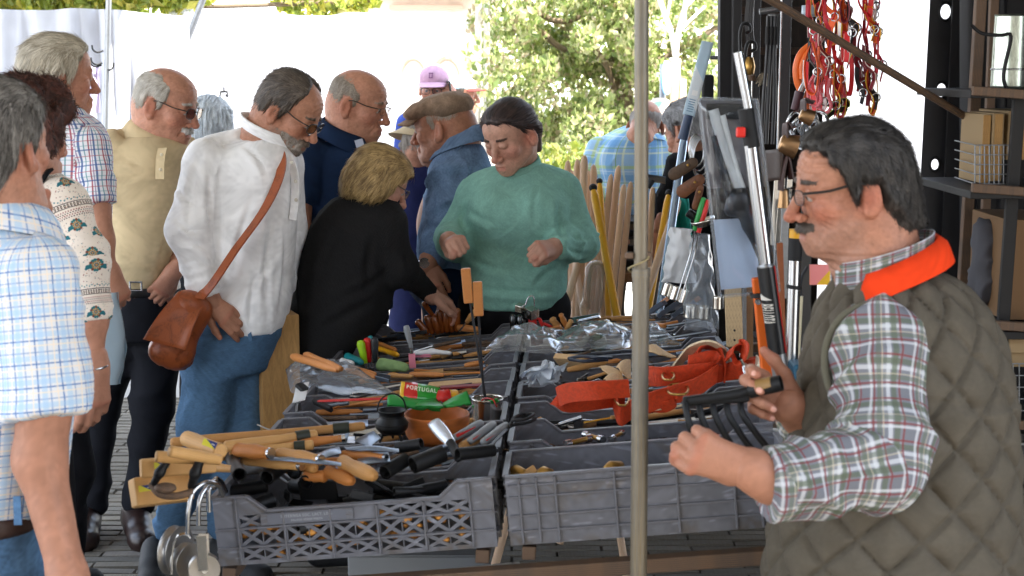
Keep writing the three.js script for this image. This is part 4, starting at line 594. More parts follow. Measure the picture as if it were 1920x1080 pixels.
function womanBlack() {
  const p = Person('blonde woman in a black cardigan bending over the crates, one hand in them', 4.9, G(at(590, 640, 4.9).x, -4.95), { skin: 'fair' }), { j } = p;
  p.head({ px: 712, py: 342, yaw: 108, nod: 26, roll: -6, s: 0.95, female: true, neck: [682, 400, 0.02], nr: 0.05, glasses: { color: 0x55483a, w: 0.024, h: 0.017, r: 0.0012 }, hair: { line: [[0, 0.055], [0.6, 0.045], [0.9, 0.0], [1.1, -0.05], [1.3, -0.085], [1.7, -0.105], [3.15, -0.115]], T: 0.022, rough: 0.2, len: 0.03, N: 12000, messy: 0.07, lift: 0.0014, c0: [0.17, 0.105, 0.038], c1: [0.56, 0.39, 0.17], neck: false, extra: [ell(V3(0, -0.035, -0.04), [0.088, 0.075, 0.075], { k: 0.03 })], grad: (x, y, z) => 0.3 * sstep(0.0, 0.08, z) - 0.2 * sstep(0.0, -0.1, y) } });
  core(p, [[680, 420, 0, 40], [640, 520, 0, 60], [600, 640, 0, 60]]);
  const torso = p.rows([[362, 648, 728, 0.06], [376, 622, 745, 0.1], [400, 598, 757, 0.13], [440, 576, 754, 0.15], [500, 560, 744, 0.165], [560, 548, 736, 0.18], [605, 541, 720, 0.19], [645, 538, 692, 0.19], [700, 540, 660, 0.18]]);
  const arm = p.chain([[728, 432, -0.06, 36], [752, 505, -0.06, 27], [806, 553, 0.1, 15]], { cut: true, ring: 10, k: 0.05 });
  p.wear('cardigan', [torso, ...arm], FAB.knit, 0.011, { disp: folds(0.006, { seed: 25, fu: 4, fv: 2, slant: 6, more: creases([[700, 440, 690, 540, 10, 0.01], [745, 470, 765, 500, 6, 0.009], [640, 420, 600, 540, 12, 0.009], [735, 500, 640, 560, 12, 0.01], [720, 560, 600, 620, 12, 0.01], [760, 520, 790, 535, 5, 0.007]]) }) });
  p.limb([[752, 505, -0.06, 18], [806, 553, 0.1, 12], [812, 560, 0.11, 12]]); p.hand(j(802, 550, 0.1), V3(0.62, -0.42, -0.66), V3(0.35, 0.85, -0.2), 1, [[30, 40, 20], [35, 42, 25], [38, 45, 25], [40, 45, 25]], [30, 15, 30], 1.0);
  legs(p, j(628, 700, 0), 0.17, 100, FAB.trousers); p.done();
}
function womanHat() {
  const p = Person('woman in a straw hat and navy dress behind the man with the flat cap', 6.0, G(at(785, 600, 6).x, -6.0), { skin: 'ruddy' }), { j } = p;
  p.head({ px: 796, py: 276, yaw: 160, nod: 12, s: 1.0, female: true, neck: [790, 318, 0], hair: { line: LINES.woman, T: 0.012, c0: [0.2, 0.17, 0.14], c1: [0.4, 0.36, 0.32] } });
  core(p, [[788, 330, 0, 30], [785, 430, 0, 50], [785, 600, 0, 50]]);
  p.wear('dress', [p.rows([[300, 760, 822, 0.06], [312, 746, 836, 0.1], [335, 738, 845, 0.13], [420, 735, 845, 0.15], [520, 735, 845, 0.17], [640, 730, 850, 0.2], [800, 725, 855, 0.2]])], FAB.navyDress, 0.013, { disp: folds(0.006, { seed: 28 }) });
  const hatM = headFrame(j(796, 276, 0), 160, 14, 8, 1.0);
  const hat = T('straw_hat', 'cream straw sun hat with a thin brown band, worn by the woman in navy', 'hat', j(785, 262));
  const g = lathe([[0.002, 0.165], [0.05, 0.163], [0.083, 0.15], [0.093, 0.1], [0.1, 0.06], [0.13, 0.035], [0.158, 0.018], [0.16, 0.022], [0.13, 0.041], [0.104, 0.064]], 40); g.applyMatrix4(hatM); W(hat, 'hat_shell', g, FAB.straw);
  const b = new THREE.TorusGeometry(0.1005, 0.004, 8, 40).rotateX(Math.PI / 2).translate(0, 0.066, 0).applyMatrix4(hatM); W(hat, 'hat_band', b, std(0x3b2a20, 0.7));
  for (let i = 0; i < 14; i++) { const a = -0.9 + i / 13 * 1.8; p.add('bead', new THREE.SphereGeometry(0.006, 8, 6).translate(...j(790, 302, 0).add(V3(Math.sin(a) * 0.07, -0.012 * Math.cos(a) + 0.012, Math.cos(a) * 0.08)).toArray()), std(0xb9ad98, 0.3)); }
  legs(p, j(788, 760, 0), 0.13, 160, FAB.black); p.done();
}
function manFlatCap() {
  const p = Person('stout man in a brown flat cap and blue denim jacket, turned to the left', 5.5, G(at(850, 600, 5.5).x, -5.5), { skin: 'ruddy' }), { j } = p;
  p.head({ px: 830, py: 238, yaw: -108, nod: 6, s: 1.1, fat: 1.14, wide: 1.04, neck: [856, 290, 0], nr: 0.072, red: 0.4, hair: { line: LINES.full, top: [[0, 0.06], [3.15, 0.06]], T: 0.003, c0: [0.4, 0.34, 0.28], c1: [0.5, 0.44, 0.38] } });
  core(p, [[855, 300, 0, 45], [850, 420, 0, 60], [850, 600, 0, 60]]);
  const torso = p.rows([[262, 838, 896, 0.07], [278, 822, 908, 0.11], [305, 808, 920, 0.14], [345, 800, 930, 0.16], [400, 790, 934, 0.17], [470, 784, 932, 0.18], [512, 788, 928, 0.18]]);
  const arm = p.chain([[848, 335, -0.1, 42], [842, 425, -0.14, 38], [806, 486, -0.2, 25]], { cut: true, ring: 13, ringK: 1.2, k: 0.03 });
  p.wear('jacket', [torso, ...arm], FAB.denimShirt, 0.0105, { disp: folds(0.009, { seed: 31, fu: 6, fv: 4 }) });
  p.add('collar', collar(j(862, 268, 0.0), 0.092, 0.085, -108, { stand: 0.04, fall: 0.055, open: 18, point: 0.03, tilt: 0.45, spread: 0.02 }), FAB.denimShirt);
  p.add('shoulder_strap', ribbon([j(838, 308, -0.125), j(852, 284, -0.105), j(870, 266, -0.075)], 0.035, 0.006, V3(0.7, 0.5, 0), 10), FAB.denimShirt);
  p.limb([[842, 425, -0.14, 24], [806, 486, -0.2, 17], [802, 500, -0.2, 16]]);
  p.hand(j(804, 494, -0.2), V3(0.2, -0.95, 0.15), V3(-0.5, 0.0, 0.8), -1, RELAX, [25, 12, 25], 0.97);
  const w = p.j(803, 492, -0.2); p.add('watch', merge([new THREE.TorusGeometry(0.034, 0.007, 6, 24).rotateX(Math.PI / 2 - 0.2), new THREE.CylinderGeometry(0.02, 0.02, 0.012, 18).rotateX(Math.PI / 2).translate(-0.012, 0.003, 0.034)]).translate(w.x, w.y, w.z), steel);
  legs(p, j(856, 525, 0), 0.2, -100, FAB.navy, blackShoe, 1.1); p.done();
  const cm = headFrame(j(830, 238, 0), -108, 9, 0, 1.1), hp = headPrims({ fat: 1, wide: 1.04 });
  const hat = T('flat_cap', 'worn brown leather flat cap on the stout man in denim', 'hat', j(835, 200));
  W(hat, 'cap_crown', solid([ell(V3(0, 0.071, 0.0), [0.09, 0.037, 0.108], { k: 0.03 }), ell(V3(0, 0.058, 0.065), [0.08, 0.022, 0.066], { k: 0.03 }), ell(V3(0, 0.062, -0.035), [0.088, 0.05, 0.084], { k: 0.03 })], 0.006, { uv: true, disp: (x, y, z) => 0.005 * noise(x * 22, y * 22, z * 22) + 0.002 * noise(x * 60, y * 60, z * 60) }).applyMatrix4(cm), FAB.cap);
  W(hat, 'cap_peak', sheet((u, v) => { const a = (u - 0.5) * 2.1, R = lerp(0.088, 0.142 + 0.004 * Math.cos(a), v); return V3(Math.sin(a) * R * 0.78, 0.052 - 0.022 * v - 0.02 * (a * a) * 0.5, Math.cos(a) * R + 0.012).applyMatrix4(cm); }, 20, 6, 0.006, 0.2, 0.05), FAB.cap);
}
function manPinkCap() {
  const p = Person('man in a pink baseball cap and blue polo shirt, phoning in the background', 8.0, G(at(812, 600, 8).x, -8.0), { skin: 'ruddy' }), { j } = p;
  p.head({ px: 815, py: 164, yaw: -8, nod: 8, s: 0.98, neck: [815, 214, 0.02], stubble: 0.4, brow: [0.2, 0.16, 0.13], glasses: { color: 0x1b1815, w: 0.026, h: 0.018, r: 0.002 }, hair: { line: LINES.full, T: 0.008, c0: [0.25, 0.23, 0.2], c1: [0.45, 0.42, 0.4] } });
  core(p, [[815, 230, 0, 28], [815, 300, 0, 40], [815, 400, 0, 40]]);
  p.wear('polo_shirt', [p.rows([[200, 792, 842, 0.07], [208, 768, 866, 0.1], [222, 752, 880, 0.12], [260, 746, 886, 0.14], [340, 752, 880, 0.15], [420, 755, 878, 0.15]]), ...p.chain([[764, 232, -0.02, 20], [756, 300, -0.04, 19]], { cut: true }), ...p.chain([[870, 232, -0.02, 20], [880, 280, -0.06, 18]], { cut: true })], FAB.polo2, 0.013, { disp: folds(0.006, { seed: 33 }) });
  p.add('collar', collar(j(816, 206, 0), 0.075, 0.07, -8, { stand: 0.03, fall: 0.045, open: 22, tilt: 0.3 }), FAB.polo2);
  p.limb([[880, 280, -0.06, 14], [884, 300, -0.1, 13], [850, 196, -0.06, 10]]); p.hand(j(851, 200, -0.06), V3(-0.15, 0.95, 0.1), V3(0.8, 0, 0.5), 1, GRIP, [20, 10, 20]);
  p.limb([[756, 300, -0.04, 14], [752, 350, -0.05, 12], [756, 400, -0.06, 10]]); p.hand(j(756, 398, -0.06), V3(0.05, -0.98, 0.1), V3(-0.6, 0, 0.7), 1, RELAX, [20, 10, 20]);
  legs(p, j(815, 430, 0), 0.17, 0, FAB.trousers); p.done();
  M('mobile_phone', 'dark phone held to the ear of the man in the pink cap', 'phone', box(0.012, 0.14, 0.07, 0, 0, 0, 0.005).rotateZ(0.15).translate(...j(846, 176, -0.06).toArray()), std(0x15171a, 0.25), j(846, 176, -0.06));
  const cm = headFrame(j(815, 164, 0), -8, 8, 0, 0.98), hat = T('baseball_cap', 'pink baseball cap worn by the man on the phone in the background', 'hat', j(817, 140));
  W(hat, 'cap_crown', solid([ell(V3(0, 0.055, -0.008), [0.084, 0.074, 0.106], { k: 0.02 })], 0.006, { uv: true, keep: (x, y) => y > 0.034 }).applyMatrix4(cm), FAB.pink);
  W(hat, 'cap_peak', sheet((u, v) => { const a = (u - 0.5) * 2.4, R = lerp(0.092, 0.168, v); return V3(Math.sin(a) * lerp(0.086, 0.078, v), 0.043 - 0.016 * v - 0.016 * a * a * 0.6, Math.cos(a) * R * 0.98 + 0.01).applyMatrix4(cm); }, 20, 6, 0.004, 0.2, 0.08), FAB.pink);
  W(hat, 'cap_badge', merge([box(0.026, 0.005, 0.004, 0, 0.012), box(0.005, 0.03, 0.004, -0.008, 0), box(0.005, 0.03, 0.004, 0.008, 0), box(0.022, 0.005, 0.004, 0, -0.015)]).rotateX(-0.5).translate(0, 0.083, 0.098).applyMatrix4(cm), std(0x7a4a74, 0.8));
}
function womanGreen() {
  const p = Person('dark-haired woman in a sea-green sweatshirt looking down, both fists raised', 5.25, G(at(965, 600, 5.25).x, -5.25), { skin: 'fair' }), { j } = p;
  p.head({ px: 955, py: 254, dz: -0.09, yaw: -38, nod: 24, roll: 3, s: 1.02, fat: 1.05, wide: 1.02, female: true, closed: true, red: 0.75, neck: [970, 332, 0.02], nr: 0.058, nose: 0.85, cell: 0.003, brow: [0.06, 0.035, 0.025], hair: { line: [[0, 0.075], [0.5, 0.07], [0.85, 0.058], [1.1, 0.036], [1.3, 0.012], [1.5, 0.016], [1.8, 0.01], [2.1, -0.03], [2.6, -0.06], [3.15, -0.07]], T: 0.0125, rough: 0.22, N: 9000, len: 0.035, messy: 0.05, lift: 0.001, flow: (x, y, z) => V3(-x * 2.2, (0.02 - y) * 3, -1), c0: [0.012, 0.009, 0.01], c1: [0.075, 0.045, 0.04], lump: 0.1 } });
  const hm = p.hm, pt = solid([cone(V3(0, 0.02, -0.105), V3(0.012, -0.03, -0.12), 0.026, 0.03, { k: 0.02 }), cone(V3(0.012, -0.03, -0.12), V3(0.02, -0.1, -0.1), 0.028, 0.016, { k: 0.02 })], 0.0045, { color: (x, y, z) => { const n = clamp(0.5 + 0.7 * noise(x * 200, y * 12, z * 200)); return [lerp(0.03, 0.14, n), lerp(0.018, 0.08, n), lerp(0.015, 0.055, n)]; } }); pt.applyMatrix4(hm); p.add('ponytail', pt, hairMat);
  core(p, [[970, 340, 0, 40], [965, 450, 0, 60], [965, 560, 0, 60]]);
  const torso = p.rows([[304, 948, 1008, 0.05], [311, 922, 1036, 0.072], [322, 892, 1058, 0.095], [338, 874, 1074, 0.118], [364, 862, 1080, 0.145], [400, 866, 1078, 0.17], [450, 866, 1070, 0.18], [500, 864, 1064, 0.185], [540, 866, 1062, 0.185], [556, 872, 1056, 0.178], [570, 876, 1054, 0.172]], { k: 0.05 });
  const bust = [ell(j(925, 400, -0.13), [0.085, 0.08, 0.075], { k: 0.09 }), ell(j(1010, 400, -0.13), [0.085, 0.08, 0.075], { k: 0.09 })];
  const a1 = p.chain([[894, 366, -0.01, 33], [854, 448, -0.02, 36], [842, 452, -0.27, 25]], { cut: true, ring: 12, ringK: 1.0 }), a2 = p.chain([[1056, 358, -0.01, 33], [1084, 452, -0.06, 36], [1040, 464, -0.25, 24]], { cut: true, ring: 12, ringK: 1.2 });
  p.wear('sweatshirt', [torso, ...bust, ...a1, ...a2], FAB.sweat, 0.0085, { disp: folds(0.004, { seed: 41, fu: 4, fv: 1.5, slant: 5, more: creases([[872, 392, 938, 418, 9, 0.009], [925, 462, 1004, 505, 9, 0.01], [874, 480, 962, 508, 8, 0.009], [892, 538, 1050, 546, 9, 0.011], [1008, 352, 1006, 430, 8, 0.006], [1050, 372, 1058, 450, 8, 0.01], [1064, 436, 1108, 446, 6, 0.01], [1060, 462, 1104, 476, 6, 0.01], [1056, 484, 1092, 494, 6, 0.008], [880, 372, 866, 440, 7, 0.009], [832, 430, 862, 445, 6, 0.008], [1050, 500, 1000, 540, 9, 0.008]]) }) });
  p.add('neck_rib', collar(j(970, 313, -0.01), 0.08, 0.085, -30, { stand: 0.024, fall: 0, open: 0.5, tilt: 0.4, flare: -0.006, thick: 0.007 }), FAB.sweat);
  p.add('hem_rib', solid([p.rows([[548, 870, 1058, 0.182], [570, 877, 1053, 0.176]], { round: 0.006 })], 0.008, { uv: true, disp: (x, y, z, u) => 0.0015 * Math.sin(u * 600) }), FAB.sweat);
  const lt = canvasTex(128, 64, (g, w, h) => { g.fillStyle = '#58958b'; g.fillRect(0, 0, w, h); g.fillStyle = '#a9d3c8'; g.font = 'bold 50px sans-serif'; g.textAlign = 'center'; g.fillText('oe', w / 2, 46); });
  { const c = j(1010, 366, -0.158), g = sheet((u, v) => V3(c.x + (u - 0.5) * 0.04, c.y + (v - 0.5) * 0.02, c.z - 0.03 * (u - 0.5) * (u - 0.5)), 4, 2, 0.002); p.add('embroidered_mark', g, new THREE.MeshStandardMaterial({ map: lt, roughness: 0.9 })); }
  p.limb([[852, 450, -0.1, 17], [842, 452, -0.27, 15], [842, 450, -0.3, 14]]); p.limb([[1072, 458, -0.14, 16], [1040, 464, -0.25, 15], [1034, 464, -0.27, 14]]);
  p.hand(j(842, 453, -0.27), V3(0.28, 0.12, 0.9), V3(-0.35, 0.92, 0.1), 1, FIST, [28, 30, 60], 1.0); p.hand(j(1042, 464, -0.25), V3(-0.62, 0.02, 0.78), V3(0.3, 0.6, 0.6), -1, FIST, [20, 30, 60], 1.0);
  legs(p, j(965, 578, 0), 0.2, -10, FAB.black, blackShoe, 1.1); p.done();
}
function manPlaidBlue() {
  const p = Person('man in a light blue plaid shirt bending away beyond the wooden tool handles', 6.9, G(at(1180, 600, 6.9).x, -6.9), { skin: 'ruddy' }), { j } = p;
  p.head({ px: 1212, py: 236, yaw: 165, nod: 20, s: 0.98, neck: [1200, 262, -0.1], hair: { line: LINES.receding, T: 0.007, c0: [0.3, 0.27, 0.25], c1: [0.5, 0.47, 0.45], top: [[0, 0.0], [1.5, 0.07], [3.15, 0.05]] } });
  core(p, [[1190, 270, 0, 30], [1185, 350, 0, 40], [1180, 420, 0, 40]]);
  p.wear('shirt', [p.rows([[236, 1178, 1222, 0.07], [248, 1148, 1238, 0.12], [266, 1122, 1246, 0.16], [300, 1108, 1248, 0.19], [345, 1118, 1246, 0.2], [400, 1128, 1242, 0.19]]), ...p.chain([[1122, 280, -0.02, 24], [1106, 325, -0.06, 22]], { cut: true }), ...p.chain([[1240, 280, -0.02, 22], [1246, 330, -0.06, 20]], { cut: true })], FAB.plaidBlue, 0.012, { disp: folds(0.008, { seed: 45 }) });
  p.add('collar', collar(j(1202, 258, -0.03), 0.074, 0.07, 165, { stand: 0.02, fall: 0.03, open: 14, tilt: 0.2 }), FAB.plaidBlue);
  p.limb([[1106, 320, -0.06, 15], [1112, 372, -0.1, 13], [1150, 420, -0.2, 10]]); p.limb([[1246, 325, -0.06, 15], [1248, 372, -0.1, 13], [1225, 420, -0.2, 10]]);
  p.hand(j(1150, 416, -0.2), V3(0.4, -0.85, 0.2), V3(0, 0.3, 0.9), 1, RELAX, [20, 10, 20]); p.hand(j(1225, 416, -0.2), V3(-0.4, -0.85, 0.2), V3(0, 0.3, 0.9), -1, RELAX, [20, 10, 20]);
  legs(p, j(1182, 418, 0), 0.18, 175, dye('#6b6459')); p.done();
}
function personDark() {
  const p = Person('grey-haired person in a black jacket half hidden behind the hanging tools', 6.2, G(at(1285, 600, 6.2).x, -6.2), { skin: 'ruddy' }), { j } = p;
  p.head({ px: 1290, py: 246, yaw: -140, nod: 20, s: 1.06, neck: [1300, 290, 0.0], brow: [0.2, 0.18, 0.16], hair: { line: LINES.full, T: 0.018, lump: 0.4, c0: [0.16, 0.16, 0.17], c1: [0.42, 0.43, 0.45] } });
  core(p, [[1300, 300, 0, 30], [1300, 380, 0, 40], [1300, 470, 0, 40]]);
  p.wear('jacket', [p.rows([[278, 1280, 1335, 0.08], [292, 1265, 1352, 0.12], [315, 1258, 1362, 0.15], [380, 1252, 1362, 0.16], [480, 1256, 1358, 0.16]]), ...p.chain([[1272, 310, -0.05, 22], [1252, 380, -0.1, 19], [1236, 420, -0.16, 13]], { cut: true, ring: 10 })], FAB.black, 0.012, { disp: folds(0.007, { seed: 48 }) });
  p.limb([[1252, 380, -0.1, 13], [1236, 420, -0.16, 9], [1232, 430, -0.18, 9]]); p.hand(j(1237, 418, -0.16), V3(-0.3, -0.9, 0.2), V3(-0.5, 0.1, 0.8), -1, RELAX, [20, 10, 20]);
  legs(p, j(1305, 492, 0), 0.17, -50, FAB.trousers); p.done();
}
function womanSilver() {
  const p = Person('person with silvery blue-white hair, only the head showing past the khaki man', 6.6, G(at(395, 600, 6.6).x, -6.6), { skin: 'fair' }), { j } = p;
  p.head({ px: 394, py: 236, yaw: 170, nod: 5, s: 1.0, female: true, neck: [394, 285, 0], hair: { line: [[0, 0.06], [1.0, 0.0], [1.5, -0.05], [3.15, -0.1]], T: 0.026, rough: 0.4, lump: 0.2, neck: true, c0: [0.42, 0.47, 0.52], c1: [0.72, 0.78, 0.82] } });
  core(p, [[394, 290, 0, 30], [394, 380, 0, 40], [394, 500, 0, 40]]);
  p.wear('blouse', [p.rows([[276, 372, 416, 0.07], [288, 352, 436, 0.1], [310, 340, 448, 0.13], [400, 340, 448, 0.15], [520, 345, 445, 0.16]])], dye('#7d8ca0'), 0.014, {});
  legs(p, j(394, 525, 0), 0.16, 170, FAB.trousers); p.done();
}
function manFarCap() {
  const p = Person('farthest person, in a pale cap with a reddish peak, right of the pink cap', 9.5, G(at(856, 600, 9.5).x, -9.5), { skin: 'tan' }), { j } = p;
  p.head({ px: 866, py: 178, yaw: 80, nod: 0, s: 1.0, neck: [862, 212, 0], hair: { line: LINES.full, T: 0.008, c0: [0.1, 0.08, 0.06], c1: [0.2, 0.16, 0.12] } });
  core(p, [[856, 205, 0, 24], [856, 270, 0, 34], [856, 330, 0, 34]]);
  p.wear('shirt', [p.rows([[208, 846, 874, 0.07], [216, 828, 888, 0.1], [232, 818, 894, 0.13], [270, 816, 896, 0.15], [340, 820, 892, 0.15]])], dye('#9db9cc'), 0.014, {});
  legs(p, j(856, 345, 0), 0.17, 80, FAB.trousers); p.done();
  const cm = headFrame(j(866, 178, 0), 80, 0, 0, 0.95), hat = T('cloth_cap', 'pale cap with a reddish peak on the farthest person', 'hat', j(856, 145));
  W(hat, 'cap_crown', solid([ell(V3(0, 0.055, -0.008), [0.086, 0.078, 0.106], { k: 0.02 })], 0.008, { uv: true, keep: (x, y) => y > 0.04 }).applyMatrix4(cm), dye('#b9d2df'));
  W(hat, 'cap_peak', sheet((u, v) => { const a = (u - 0.5) * 2.4, R = lerp(0.092, 0.165, v); return V3(Math.sin(a) * 0.082, 0.043 - 0.012 * v - 0.012 * a * a * 0.6, Math.cos(a) * R + 0.01).applyMatrix4(cm); }, 14, 4, 0.004), dye('#6d3a36'));
}
function vendor() {
  const p = Person('vendor with a moustache in a quilted olive vest with an orange collar', 2.6, G(at(1680, 600, 2.6).x, -2.6), { skin: 'tan' }), { j } = p;
  p.head({ px: 1590, py: 352, yaw: -86, nod: 6, s: 0.955, cell: 0.0027, red: 0.75, neck: [1642, 512, 0.0], nr: 0.068, nose: 1.1, wide: 1.0, brow: [0.08, 0.06, 0.05], moustache: [0.07, 0.055, 0.045], stubble: 0.3, hair: { line: [[0, 0.078], [0.4, 0.078], [0.75, 0.062], [0.95, 0.042], [1.1, 0.02], [1.2, -0.012], [1.36, -0.03], [1.5, 0.012], [1.85, 0.008], [2.05, -0.045], [2.4, -0.085], [3.15, -0.1]], T: 0.017, cell: 0.0028, rough: 0.3, lump: 0.25, sc: 1.3, N: 16000, len: 0.016, wid: 0.0006, messy: 0.5, lift: 0.0034, c0: [0.008, 0.007, 0.007], c1: [0.075, 0.067, 0.06], neck: true, grad: (x, y, z) => 0.25 * sstep(0.02, -0.05, y) }, glasses: { color: 0x1c1a1a, w: 0.022, h: 0.014, r: 0.001, r2: 0.0024 } });
  core(p, [[1650, 560, 0, 70], [1690, 760, 0, 130], [1680, 1100, 0, 130]]);
  const vest = p.rows([[506, 1600, 1742, 0.07], [526, 1570, 1788, 0.1], [554, 1547, 1824, 0.125], [600, 1526, 1856, 0.145], [680, 1506, 1884, 0.16], [760, 1490, 1894, 0.17], [850, 1472, 1900, 0.175], [950, 1452, 1906, 0.18], [1100, 1434, 1914, 0.19], [1200, 1430, 1920, 0.19]]);
  const quilt = (x, y, z, u, v) => { const s = 0.088, a = (u + v * 0.8) / s, b = (u - v * 0.8) / s, fr = (t) => Math.abs(t - Math.floor(t + 0.5)), g = Math.min(fr(a), fr(b)); const seam = Math.abs(v - (1.13 - 0.02 * Math.sin(u * 6))) < 0.008 ? -0.003 : 0; return 0.0125 * Math.sqrt(Math.min(1, g * 2.6)) - 0.006 * Math.exp(-((g / 0.05) ** 2)) - 0.006 + 0.0025 * noise(u * 30, v * 9) + 0.004 * noise(u * 7, v * 4, 3) + seam; };
  p.wear('quilted_vest', [vest], FAB.vest, 0.0062, { disp: quilt });
  const sl = p.chain([[1648, 640, -0.1, 84], [1652, 872, -0.2, 84], [1446, 908, -0.3, 66]], { cut: true, ring: 10, ringK: 1.25, k: 0.03 });
  p.wear('shirt_sleeve', [...sl], FAB.flannel, 0.0075, { disp: folds(0.0095, { seed: 52, fu: 5, fv: 4, slant: 2 }) });
  p.wear('shirt_cuff', p.chain([[1470, 906, -0.295, 69], [1440, 908, -0.3, 72]], { cut: true, cut0: true }), FAB.flannel, 0.0055, { disp: folds(0.004, { seed: 53 }) });
  const armhole = []; for (let i = 0; i <= 20; i++) { const a = i / 20 * Math.PI * 2; armhole.push(j(1645 + Math.cos(a) * 98 + Math.sin(a) * 10, 690 + Math.sin(a) * 118, -0.14 - 0.022 * Math.sin(a) + 0.03 * Math.max(0, -Math.cos(a)) ** 2)); }
  p.add('armhole_trim', tube(armhole.slice(0, 20), 0.007, 60, 8, true), std(0x5c594a, 0.85));
  p.wear('far_sleeve', p.chain([[1580, 640, 0.12, 70], [1556, 830, 0.1, 66], [1505, 775, 0.0, 52]], { cut: true, ring: 9 }), FAB.flannel, 0.01, { disp: folds(0.006, { seed: 57 }) });
  p.add('collar', collar(j(1662, 512, 0.0), 0.086, 0.09, -92, { stand: 0.03, fall: 0.042, open: 54, point: 0.02, tilt: 0.5, spread: 0.016, thick: 0.005 }), FAB.orange);
  p.add('shirt_collar', collar(j(1652, 512, 0.0), 0.084, 0.078, -90, { stand: 0.05, fall: 0, open: 14, tilt: 0.42, flare: 0.006 }), FAB.flannel);
  p.limb([[1560, 890, -0.25, 44], [1446, 902, -0.3, 38], [1408, 880, -0.305, 33], [1394, 875, -0.305, 31]], 0.03); p.limb([[1556, 830, 0.1, 44], [1510, 780, 0.0, 38], [1480, 760, -0.04, 34]]);
  const nailMat = phys(0xd9a08c, 0.3, {}), nails = (h) => h.nails.forEach(([c, n, d, r]) => p.add('fingernail', (() => { const g = new THREE.SphereGeometry(1, 10, 8), y = d.clone(), z = n.clone(), x = V3().crossVectors(y, z); return g.applyMatrix4(new THREE.Matrix4().makeBasis(x.multiplyScalar(r * 0.68), y.multiplyScalar(r * 0.85), z.multiplyScalar(r * 0.3)).setPosition(c.clone().addScaledVector(n, r * 0.82))); })(), nailMat));
  const h1 = p.hand(j(1400, 878, -0.305), V3(-0.9, 0.3, 0.02), V3(-0.1, 0.05, 1), -1, [[62, 88, 50], [66, 90, 50], [68, 92, 50], [70, 92, 50]], [18, 25, 70], 0.98, 0.0028);
  const h2 = p.hand(j(1492, 768, -0.02), V3(-0.85, 0.45, 0.25), V3(0.35, -0.2, -0.9), -1, [[20, 45, 30], [32, 58, 35], [55, 70, 40], [62, 75, 40]], [40, 12, -20], 0.98, 0.0028);
  nails(h1); nails(h2); legs(p, j(1690, 1190, 0), 0.2, -88, FAB.denim, blackShoe, 1.2); p.done();
  return p;
}
